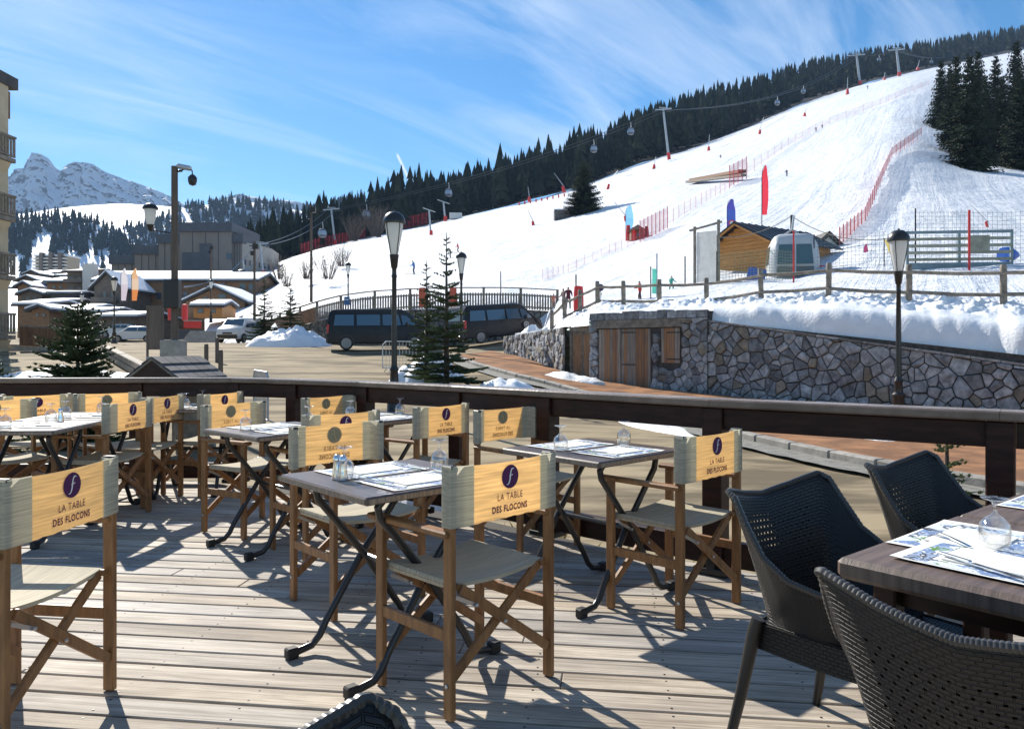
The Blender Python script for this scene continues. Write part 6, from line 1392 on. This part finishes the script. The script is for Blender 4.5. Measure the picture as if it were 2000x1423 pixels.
mb = MB(); mb.tube([(-.8, 0, h-.35), (.7, 0, h-.1)], .05, 8); mb.build('cross_beam', M_greywood, t); mb = MB(); mb.grid(lambda u, v: (-.46+.92*u, .02*math.sin(v*7+u*3), .35+2.2*v), 6, 8); mb.build('cloth', mat('banner_white', (.68, .66, .62), .8, transl=.3, var=.1, nscale=3), t, recalc=False)
M_bluef = mat('blue_grey_paint', (.16, .225, .255), .55, var=.15, nscale=4); M_bslat = mat('olive_slat', (.26, .26, .20), .7, var=.2, nscale=4)
t = thing('slatted_fence', 'blue framed slatted fence panel on the bank right of the lamp', 'fence', at(1772, 527, 29), R(-7)); Lf = (1962-1772)*29/F
for x in (0, Lf*.5, Lf): mb = MB(); mb.box((x, 0, .66), (.09, .09, 1.6)); mb.build('post', M_bluef, t)
for k in range(6): mb = MB(); mb.box((Lf/2, -.06, .12+k*.255), (Lf, .03, .11 if k else .26)); mb.build('slat', M_bluef if k in (0, 5) else M_bslat, t)
mb = MB(); mb.box((Lf*.68, -.09, .95), (.75, .02, .6)); mb.build('notice_panel', M_bslat, t)
t = thing('blue_tub', 'bright blue plastic tub lying behind the slatted fence', 'tub', at(1972, 512, 29), R(20)); mb = MB(); mb.smooth = True; mb.lathe([(.27, -.35), (.30, -.1), (.2, .2), (.09, .42)], 14); mb.v = [(v[2], v[1], .28+v[0]) for v in mb.v]; mb.build('tub', mat('blue_plastic', (.02, .10, .45), .4), t)
t = thing('blue_sledges', 'stack of bright blue plastic panels leaning on the cabin', 'sledge stack', at(1477, 566, 32.5), R(-15))
for k in range(5): mb = MB(); mb.bbox((-.05+.02*k, .04*k, .42+.01*k), (.75-.04*k, .03, .95), .01, Matrix.Rotation(.25, 3, 'Y')); mb.build('panel', MATS['blue_plastic'], t)
t = thing('red_strip_barrier', 'long low red barrier strip beside the white kiosk', 'barrier', at(1598, 527, 35)); mb = MB(); mb.bar((0, 0, .1), (2.3, .2, .12), .05, .22); mb.build('strip', M_red, t)
t = thing('yellow_pennant', 'small yellow pennant near the lamp head', 'flag', at(1727, 505, 30)); mb = MB(); mb.add([(0, 0, .75), (.35, .02, .7), (.2, 0, .2)], [(0, 1, 2)]); mb.build('cloth', mat('pennant_yellow', (.60, .48, .15), .7, transl=.4), t, recalc=False); mb = MB(); mb.tube([(0, 0, -.3), (0, 0, .8)], .02, 6); mb.build('stick', M_iron, t)
t = thing('teal_pennant', 'narrow teal pennant flag near the child in red', 'flag', at(1277, 583, 31)); mb = MB(); mb.grid(lambda u, v: (-.07+.2*u, .03*math.sin(v*6), .2+1.0*v), 3, 6); mb.build('cloth', mat('pennant_teal', (.10, .45, .36), .7, transl=.4), t, recalc=False)
t = thing('red_barrel_pad', 'upright red padded barrel at the end of the log fence', 'pad', at(1130, 610, 31)); mb = MB(); mb.smooth = True; mb.lathe([(.20, 0), (.21, .3), (.20, .8), (.17, 1.05), (0, 1.08)], 14); mb.build('pad', M_red, t)
t = thing('round_sign', 'round dark road sign seen beside the log fence', 'sign', at(1172, 606, 28.8)); mb = MB(); mb.smooth = True; mb.tube([(0, 0, -.3), (0, 0, .9)], .022, 8); mb.build('post', M_galv, t); mb = MB(); mb.lathe([(0, 0), (.14, 0), (.14, .02), (0, .02)], 18, cap=False); mb.v = [(v[0], v[2]-.05, .85+v[1]) for v in mb.v]; mb.build('disc', mat('sign_violet', (.05, .03, .09), .5), t); mb = MB(); mb.box((0, -.04, .6), (.14, .02, .12)); mb.build('plate', M_white, t)
for k, px in enumerate((905, 945)):
    t = thing('orange_crash_pad', ('orange crash pad hung on the picket fence, left one', 'orange crash pad hung on the picket fence, right one')[k], 'pad', at((825, 885)[k], 600, 46), 0, 'orange pads on the picket fence'); mb = MB(); mb.bbox((0, -.05, .6), (.42, .12, 1.15), .05); mb.build('pad', mat('orange_pad', (.62, .12, .06), .6), t)
# nets
def netmat(name, col, cov, s=None, w=.14):
    m = bpy.data.materials.new(name); m.use_nodes = True; t = m.node_tree; b = t.nodes['Principled BSDF']; b.inputs['Base Color'].default_value = (*col, 1); b.inputs['Roughness'].default_value = .8
    tr = N(t, 'ShaderNodeBsdfTransparent'); ms = N(t, 'ShaderNodeMixShader'); t.links.new(tr.outputs[0], ms.inputs[1]); t.links.new(b.outputs[0], ms.inputs[2]); t.links.new(ms.outputs[0], t.nodes['Material Output'].inputs[0])
    if s:
        uv = N(t, 'ShaderNodeUVMap'); br = N(t, 'ShaderNodeTexBrick'); br.offset = 0; br.inputs['Scale'].default_value = 1; br.inputs['Brick Width'].default_value = s; br.inputs['Row Height'].default_value = s; br.inputs['Mortar Size'].default_value = s*w; br.inputs['Mortar Smooth'].default_value = 0
        t.links.new(uv.outputs[0], br.inputs[0]); t.links.new(br.outputs['Fac'], ms.inputs[0])
    else: ms.inputs[0].default_value = cov
    return m
def net(P, h, mt_, label, pm=M_redp, every=1, pr=.04, name='safety_net', group='safety nets on the piste'):
    t = thing(name, label, 'net', (0, 0, 0), 0, group); S = [0]
    for a, b in zip(P, P[1:]): S.append(S[-1]+(b-a).length)
    mb = MB(); vs = []
    for p in P: vs += [p+Vector((0, 0, .12)), p+Vector((0, 0, h))]
    mb.add(vs, [(2*i, 2*i+2, 2*i+3, 2*i+1) for i in range(len(P)-1)]); me = mb.mesh('mesh_sheet', mt_, recalc=False); ul = me.uv_layers.new(name='UVMap')
    for lp in me.loops: i, j = divmod(lp.vertex_index, 2); ul.data[lp.index].uv = (S[i], j*h)
    mobj('mesh_sheet', me, t)
    for i, p in enumerate(P):
        if i % every == 0: mb = MB(); mb.tube([p-Vector((0, 0, .4)), p+Vector((0, 0, h+.1))], pr, 5); mb.build('net_pole', pm, t)
M_palep = mat('pale_net_pole', (.62, .25, .24), .6)
def poly_px(pts, n):
    out = []
    for (a, b) in zip(pts, pts[1:]):
        for k in range(n): t = k/n; out.append(slope_pt(a[0]+(b[0]-a[0])*t, a[1]+(b[1]-a[1])*t))
    out.append(slope_pt(*pts[-1])); return out
NR1, NR2, NF = netmat('red_netting', (.62, .07, .09), .38), netmat('faded_red_netting', (.60, .14, .14), .16), netmat('dark_red_netting', (.35, .03, .035), .5)
net(poly_px([(1060, 555), (1110, 541), (1190, 500), (1250, 476)], 5), 1.1, NR2, 'long pale red net beside the lower piste', M_palep, pr=.016)
net(poly_px([(1250, 476), (1304, 446)], 7), 2.2, NR1, 'dense red net at the small hut on the piste', pr=.04)
net(poly_px([(1304, 440), (1370, 400), (1425, 368)], 6), 1.5, NR2, 'pale red net between the hut and the timber deck', M_palep, pr=.025)
net(poly_px([(1425, 366), (1458, 345)], 4), 3.2, NR1, 'red net at the end of the timber deck on the piste', pr=.06)
net(poly_px([(1460, 340), (1540, 285), (1620, 243), (1720, 205), (1815, 165)], 6), 1.9, NR2, 'faint long net dividing the upper piste', M_palep, pr=.03)
net(poly_px([(1640, 486), (1690, 440), (1715, 370), (1742, 305), (1800, 262)], 7), 1.1, netmat('bright_red_netting', (.60, .05, .07), .45), 'bright red net along the right edge of the piste', pr=.03)
net(poly_px([(588, 489), (630, 478), (669, 470), (713, 462)], 6), 3.0, NF, 'dark red net in front of the forest at left', pr=.06)
net(poly_px([(790, 446), (834, 437)], 5), 4.0, NF, 'dark red net piece by the small lift', pr=.09)
NG = netmat('olive_grid_net', (.30, .29, .16), 1, .13, .06); NGR = netmat('dark_grid_net', (.24, .26, .22), 1, .16, .035)
net([at(1400, 566, 32), at(1450, 560, 32), at(1500, 556, 32), at(1550, 562, 31)], 1.5, NG, 'olive mesh fence in front of the timber cabin', M_iron, 3, .03, 'mesh_fence', 'mesh fences of the snow play area')
net([at(1590, 535, 33), at(1650, 532, 32), at(1720, 530, 31), at(1788, 527, 30)], 1.6, NGR, 'dark mesh fence between the kiosk and the lamp', M_iron, 3, .03, 'mesh_fence', 'mesh fences of the snow play area')
net([at(1788, 527, 30), at(1840, 527, 30), at(1893, 527, 30), at(1960, 530, 29.5), at(2060, 530, 28)], 2.3, NGR, 'tall mesh fence behind the blue slatted fence', M_iron, 4, .03, 'mesh_fence', 'mesh fences of the snow play area')
t = thing('slack_rope', 'slack rope strung from the banner frame over the gondola cabin to the lamp', 'rope'); mb = MB(); A_, B_, C_ = at(1390, 462, 33.5), at(1546, 422, 36), at(1740, 465, 31)
for (p, q, sg) in ((A_, B_, .35), (B_, C_, .45)): mb.tube([p.lerp(q, k/10)-Vector((0, 0, sg*4*(k/10)*(1-k/10))) for k in range(11)], .018, 5)
mb.build('strand', M_greywood, t)
# ------------------------------------------------------------------ piste furniture
t = thing('piste_hut', 'tiny wooden hut with red pads low on the piste', 'hut', slope_pt(1245, 468)); k = slope_pt(1245, 468).y/F
mb = MB(); mb.box((0, .8, 9*k), (24*k, 1.6, 18*k)); mb.build('wall', M_brownwood, t); mb = MB(); mb.prism([(-16*k, -.3, 19*k), (16*k, -.3, 19*k), (0, -.3, 29*k)], (0, 2.2, 0)); mb.build('roof', M_chal2, t); mb = MB(); mb.box((3*k, -.03, 10*k), (8*k, .06, 8*k)); mb.build('window', M_pane, t)
for i, (px, py, w, h) in enumerate(((1227, 470, 9, 30), (1238, 470, 8, 26), (1263, 462, 8, 20))):
    p = slope_pt(px, py); k = p.y/F; mb = MB(); mb.smooth = True; mb.lathe([(w*k*.6, 0), (w*k*.5, h*k*.6), (w*k*.4, h*k), (0, h*k*1.02)], 10); o = mb.build('red_pad', M_red if i < 2 else M_black); o.location = p; tag(o, ('leftmost red pad at the tiny piste hut', 'red pad touching the tiny piste hut', 'dark padded post right of the tiny piste hut')[i], 'pad', 'pads at the piste hut')
p0, p1 = slope_pt(1352, 357), slope_pt(1450, 350); t = thing('timber_deck', 'low dark timber platform across the middle of the piste', 'platform', (0, 0, 0)); mb = MB(); mb.bar(p0+Vector((0, 0, .5)), p1+Vector((0, 0, 1.3)), 1.3, .5); mb.build('deck_beam', M_brownwood, t)
mb = MB(); mb.bar(p0+Vector((-1, -.8, .0)), p1+Vector((0, -.8, .5)), 1.0, .4); mb.build('lower_beam', M_greywood, t)
p0 = slope_pt(1103, 427); k = p0.y/F; t = thing('stone_hut', 'grey stone retaining box below the lone spruce on the piste', 'wall', p0); mb = MB(); mb.box((0, 1.5, 8*k), (40*k, 3, 19*k)); mb.build('masonry', M_rubble, t); mb = MB(); mb.box((0, 1.5, 18.3*k), (42*k, 3.2, 1.6*k)); mb.build('snow_cap', M_roofsnow, t)
def gun(px, py, h, lean, label, lance=True):
    p = slope_pt(px, py); k = p.y/F; t = thing('snow_lance', label, 'snow gun', p, 0, 'snow-making lances on the piste')
    mb = MB(); mb.smooth = True; mb.tube([(0, 0, -.3), (lean*.15*h*k, 0, h*.3*k)], [3.6*k, 2.4*k], 8); mb.build('red_pad', M_red, t)
    mb = MB(); mb.smooth = True; mb.tube([(0, 0, h*.25*k), (lean*h*k, 0, h*k)], [.9*k, .5*k], 6); mb.build('lance', M_galv, t)
gl_ = [(1034, 393, 28, -.1, 'snow lance at the far left end of the red pad row'), (1042, 441, 30, -.35, 'snow lance with red base left of the stone box'), (1102, 374, 36, -.55, 'tilted snow lance above the stone box'), (1186, 371, 38, .55, 'snow lance tilted to the right beyond the lone spruce'), (1277, 328, 22, .2, 'snow lance near the big lift pylon'), (1384, 297, 34, .05, 'upright snow lance below the forest edge'), (1483, 264, 34, .25, 'snow lance midway along the forest edge'), (1571, 225, 14, .3, 'small dark snow lance high on the piste'), (1655, 184, 32, .02, 'snow lance high at the top of the piste'), (1727, 157, 16, .1, 'snow lance near the upper pylons'), (1792, 138, 20, .2, 'highest snow lance at the crest'), (1931, 446, 46, -.75, 'snow lance with bulky red base at the right behind the mesh fence'), (1224, 434, 40, -.6, 'snow lance leaning left above the tiny hut')]
for g in gl_: gun(*g)
for i in range(9):
    px = 1014+i*11; p = slope_pt(px, 401-i*2.1); k = p.y/F; mb = MB(); mb.smooth = True; mb.lathe([(1.4*k, 0), (1.4*k, 6*k), (0, 6.3*k)], 8); o = mb.build('red_post', M_red); o.location = p; tag(o, ('leftmost', 'second', 'third', 'fourth', 'middle', 'sixth', 'seventh', 'eighth', 'rightmost')[i]+' short red post of the row above the stone box', 'pad', 'row of red posts on the upper piste')
# lift pylons, cable and cabins
pyl = [(515, 535, 478, 'gondola pylon with red pad at the left foot of the slope'), (655, 474, 408, 'gondola pylon leaning at the forest edge left'), (1307, 310, 215, 'tall gondola pylon in the middle of the slope'), (1680, 159, 104, 'gondola pylon near the top of the piste'), (1757, 147, 99, 'upper gondola pylon at the crest')]
tops = [at(380, 560, 95)]
for (px, yb_, yt, lab) in pyl:
    p = slope_pt(px, yb_); k = p.y/F; h = (yb_-yt)*k; ln = -.12*h; t = thing('lift_pylon', lab, 'pylon', p, 0, 'gondola lift pylons')
    mb = MB(); mb.smooth = True; mb.tube([(0, 0, -1), (ln, 0, h)], [2.6*k, 1.9*k], 10); mb.build('mast', M_galv, t)
    mb = MB(); mb.smooth = True; mb.tube([(0, 0, -.5), (ln*.12, 0, h*.12)], [3.4*k, 3.4*k], 10); mb.build('red_pad', M_red, t)
    mb = MB(); mb.bar((ln-16*k, 0, h), (ln+16*k, 0, h+3*k), 2*k, 2.2*k); mb.build('cross_arm', M_galv, t)
    for s in (-1, 1): mb = MB(); mb.bar((ln+s*14*k-7*k, 0, h-2.5*k), (ln+s*14*k+7*k, 0, h+.5*k), 1.6*k, 2*k); mb.build('sheave_train', M_iron, t)
    mb = MB(); mb.bar((ln-8*k, 0, h+5*k), (ln+8*k, 0, h+5*k), 1.2*k, 1.2*k); mb.bar((ln, 0, h), (ln, 0, h+5.5*k), 1.2*k, 1.2*k); mb.build('service_frame', M_galv, t)
    tops.append(p+Vector((ln, 0, h)))
tops.append(at(1900, 92, 760))
def cab_line(s, off):
    i = min(int(s), len(tops)-2); f = s-i; p = tops[i].lerp(tops[i+1], f); L_ = (tops[i+1]-tops[i]).length
    return p+Vector((off, 0, -.045*L_*4*f*(1-f)*.6))
t = thing('lift_cable', 'gondola ropes running up from pylon to pylon', 'cable')
for off in (-1.4, 1.4): mb = MB(); mb.tube([cab_line(k/12, off) for k in range(12*(len(tops)-1)+1)], .10, 4); mb.build('rope', M_iron, t)
def cabin(s, off, label, i):
    p = cab_line(s, off); t = thing('lift_cabin', label, 'gondola cabin', p, R(20), 'gondola cabins on the cable')
    mb = MB(); mb.smooth = True; mb.tube([(0, 0, 0), (.2, 0, -1.6), (0, 0, -2.0)], .12, 5); mb.build('hanger', M_galv, t)
    mb = MB(); mb.smooth = True; mb.lathe([(.7, -4.6), (1.15, -4.3), (1.3, -3.4), (1.0, -2.2), (.6, -2.0)], 8); b_ = mb.build('shell', mat('cabin_dark', (.05, .06, .08), .3), t)
    mb = MB(); mb.smooth = True; mb.lathe([(1.26, -3.9), (1.33, -3.4), (1.12, -2.6)], 8, cap=False); mb.build('glazing', mat('cabin_glass', (.22, .28, .36), .15), t)
for i, (s, off, lab) in enumerate(((.75, -1.4, 'lowest lift cabin beside the left pylon foot'), (1.75, 1.4, 'lift cabin near the leaning left pylon'), (2.08, 1.4, 'lift cabin just above the leaning left pylon'), (2.33, -1.4, 'lift cabin in front of the forest above the street lamp'), (2.75, 1.4, 'lift cabin left of the tall middle pylon'), (2.9, -1.4, 'lift cabin next to the tall middle pylon'), (3.42, 1.4, 'lift cabin right of the tall middle pylon'), (3.6, -1.4, 'lift cabin halfway up to the crest'), (4.5, 1.4, 'lift cabin between the two upper pylons'), (5.4, -1.4, 'highest lift cabin at the crest'))): cabin(s, off, lab, i)
for (px, yb_, h, lab) in ((842, 460, 50, 'small drag lift pylon with red foot beside the birches'), (870, 432, 38, 'drag lift pylon with red foot and white box')):
    p = slope_pt(px, yb_); k = p.y/F; t = thing('drag_lift_pylon', lab, 'pylon', p, 0, 'drag lift pylons'); mb = MB(); mb.smooth = True; mb.tube([(0, 0, -.5), (-4*k, 0, h*k)], [2.2*k, 1.5*k], 8); mb.build('mast', M_galv, t); mb = MB(); mb.bar((-16*k, 0, h*k+4*k), (8*k, 0, h*k-4*k), 1.6*k, 1.6*k); mb.build('cross_arm', M_galv, t); mb = MB(); mb.smooth = True; mb.tube([(0, 0, -.3), (0, 0, 10*k)], [3.6*k, 3.2*k], 8); mb.build('red_pad', M_red, t)
p = slope_pt(890, 428); k = p.y/F; t = thing('lift_box', 'small white lift control box beside the drag lift', 'box', p); mb = MB(); mb.bbox((0, 0, 6*k), (24*k, 2, 12*k), .1); mb.build('cabinet', M_wwall, t)
# ------------------------------------------------------------------ people
def person(loc, h, jac, pants, head, label, rz=0, pose='stand', skis=None):
    s = h/1.7; m = bpy.data.materials.new('outfit'); m.use_nodes = True; t = m.node_tree; b = t.nodes['Principled BSDF']; b.inputs['Roughness'].default_value = .75
    tcn = N(t, 'ShaderNodeTexCoord'); sp = N(t, 'ShaderNodeSeparateXYZ'); t.links.new(tcn.outputs['Object'], sp.inputs[0]); mr = N(t, 'ShaderNodeMath', operation='DIVIDE'); t.links.new(sp.outputs[2], mr.inputs[0]); mr.inputs[1].default_value = h
    rp = N(t, 'ShaderNodeValToRGB'); rp.color_ramp.interpolation = 'CONSTANT'; e = rp.color_ramp.elements; e[0].color = (.03, .03, .035, 1); e[1].position = .06; e[1].color = (*pants, 1); q = e.new(.47); q.color = (*jac, 1); q = e.new(.845); q.color = (.42, .24, .17, 1); q = e.new(.93); q.color = (*head, 1)
    t.links.new(mr.outputs[0], rp.inputs[0]); t.links.new(rp.outputs[0], b.inputs['Base Color'])
    kn = .10 if pose == 'ski' else .04; fw = .12 if pose == 'ski' else .02; ar = .28 if pose != 'stand' else .10
    J = {'pel': (0, 0, .93), 'sp': (0, fw*.4, 1.12), 'ch': (0, fw, 1.33), 'nk': (0, fw*1.2, 1.47), 'hd': (0, fw*1.4+.02, 1.58), 'tp': (0, fw*1.4+.02, 1.68)}
    E_ = [('pel', 'sp'), ('sp', 'ch'), ('ch', 'nk'), ('nk', 'hd'), ('hd', 'tp')]; Rr = {'pel': .15, 'sp': .14, 'ch': .16, 'nk': .055, 'hd': .095, 'tp': .075}
    for sg, sd_ in ((-1, 'l'), (1, 'r')):
        st = (.12 if pose == 'walk' else 0)*sg
        J.update({'hip'+sd_: (sg*.10, 0, .88), 'kn'+sd_: (sg*.13, kn+st, .49), 'an'+sd_: (sg*.13, st-.02, .10), 'to'+sd_: (sg*.15, st+.15, .045), 'sh'+sd_: (sg*.20, fw, 1.38), 'el'+sd_: (sg*(.24+ar*.4), fw+.05, 1.12), 'wr'+sd_: (sg*(.24+ar*.7), fw+.24, 1.00 if pose == 'stand' else 1.08), 'hn'+sd_: (sg*(.24+ar*.75), fw+.32, .99 if pose == 'stand' else 1.08)})
        E_ += [('pel', 'hip'+sd_), ('hip'+sd_, 'kn'+sd_), ('kn'+sd_, 'an'+sd_), ('an'+sd_, 'to'+sd_), ('ch', 'sh'+sd_), ('sh'+sd_, 'el'+sd_), ('el'+sd_, 'wr'+sd_), ('wr'+sd_, 'hn'+sd_)]
        Rr.update({'hip'+sd_: .105, 'kn'+sd_: .075, 'an'+sd_: .06, 'to'+sd_: .05, 'sh'+sd_: .085, 'el'+sd_: .06, 'wr'+sd_: .045, 'hn'+sd_: .05})
    ks = list(J); me = bpy.data.meshes.new('person'); me.from_pydata([tuple(c*s for c in J[k]) for k in ks], [(ks.index(a), ks.index(b_)) for a, b_ in E_], []); me.materials.append(m)
    o = mobj('person', me); o.location = loc; o.rotation_euler = (0, 0, rz); tag(o, label, 'person')
    md = o.modifiers.new('skin', 'SKIN'); sv = me.skin_vertices[0].data
    for i, k in enumerate(ks): sv[i].radius = (Rr[k]*s, Rr[k]*s); sv[i].use_root = (k == 'pel')
    md.use_smooth_shade = True; o.modifiers.new('sub', 'SUBSURF').levels = 1
    if skis:
        t = thing('ski_pair', skis, 'skis', loc, rz)
        for sg in (-1, 1): mb = MB(); mb.bar((sg*.13*s, -.7*s, .02), (sg*.13*s, .85*s, .02), .08*s, .02); mb.bar((sg*.13*s, .85*s, .02), (sg*.13*s, 1.0*s, .10*s), .08*s, .02); mb.build('ski', mat('ski_base', (.12, .12, .14), .4), t)
p = slope_pt(1250, 589); person(p, 41*p.y/F, (.60, .04, .02), (.05, .02, .03), (.03, .03, .04), 'child in red ski jacket standing behind the log fence', R(60), 'walk')
p = slope_pt(1311, 571); person(p, 33*p.y/F, (.05, .32, .25), (.08, .30, .25), (.05, .25, .2), 'child in turquoise ski suit on the lower piste', R(-60), 'walk')
p = at(1110, 604, 33); person(p, 44*33/F, (.10, .015, .025), (.03, .03, .04), (.05, .02, .02), 'person in dark red jacket at the end of the picket fence', R(170))
p = at(1101, 604, 33.6); person(p, 42*33/F, (.28, .20, .17), (.06, .05, .05), (.1, .06, .04), 'person in beige jacket beside the one in dark red', R(120))
p = at(1081, 603, 36); person(p, 30*36/F, (.45, .16, .10), (.25, .15, .12), (.2, .08, .05), 'small child in orange suit behind the fence end', R(200))
for (px, py, hp, jac, lab, sk) in ((809, 536, 28, (.04, .16, .42), 'skier in blue gliding down above the vans', 'skis of the skier in blue'), (880, 504, 20, (.04, .06, .04), 'skier in dark clothes next to the lamp', 'skis of the skier in dark clothes'), (895, 494, 20, (.50, .05, .05), 'skier in red above the second van', 'skis of the skier in red')):
    p = slope_pt(px, py); person(p, hp*p.y/F, jac, (.04, .05, .09), (.03, .03, .03), lab, R(110), 'ski', sk)
for i, (px, py, hp) in enumerate(((1537, 345, 14), (1594, 258, 10), (1408, 312, 10), (1606, 252, 9), (1695, 175, 8))):
    p = slope_pt(px, py); person(p, hp*p.y/F, (.05, .05, .06), (.04, .04, .05), (.03, .03, .03), ('tiny dark skier in the middle of the piste', 'tiny skier at the upper net, left of two', 'tiny skier below the forest edge', 'tiny skier at the upper net, right of two', 'tiny skier near the crest')[i], R(120), 'ski')
# ------------------------------------------------------------------ air
hb = MB(); hb.box((0, 1480, 345), (5600, 3060, 730)); hz = hb.build('haze', [])
hm = bpy.data.materials.new('haze_air'); hm.use_nodes = True; t = hm.node_tree; t.nodes.clear()
ho = N(t, 'ShaderNodeOutputMaterial'); pv = N(t, 'ShaderNodeVolumePrincipled'); pv.inputs['Color'].default_value = (.45, .66, 1, 1); pv.inputs['Density'].default_value = .00011; pv.inputs['Anisotropy'].default_value = 0
t.links.new(pv.outputs[0], ho.inputs['Volume']); hz.data.materials.append(hm); tag(hz, 'thin blue mountain haze filling the valley', 'haze', kind='stuff')
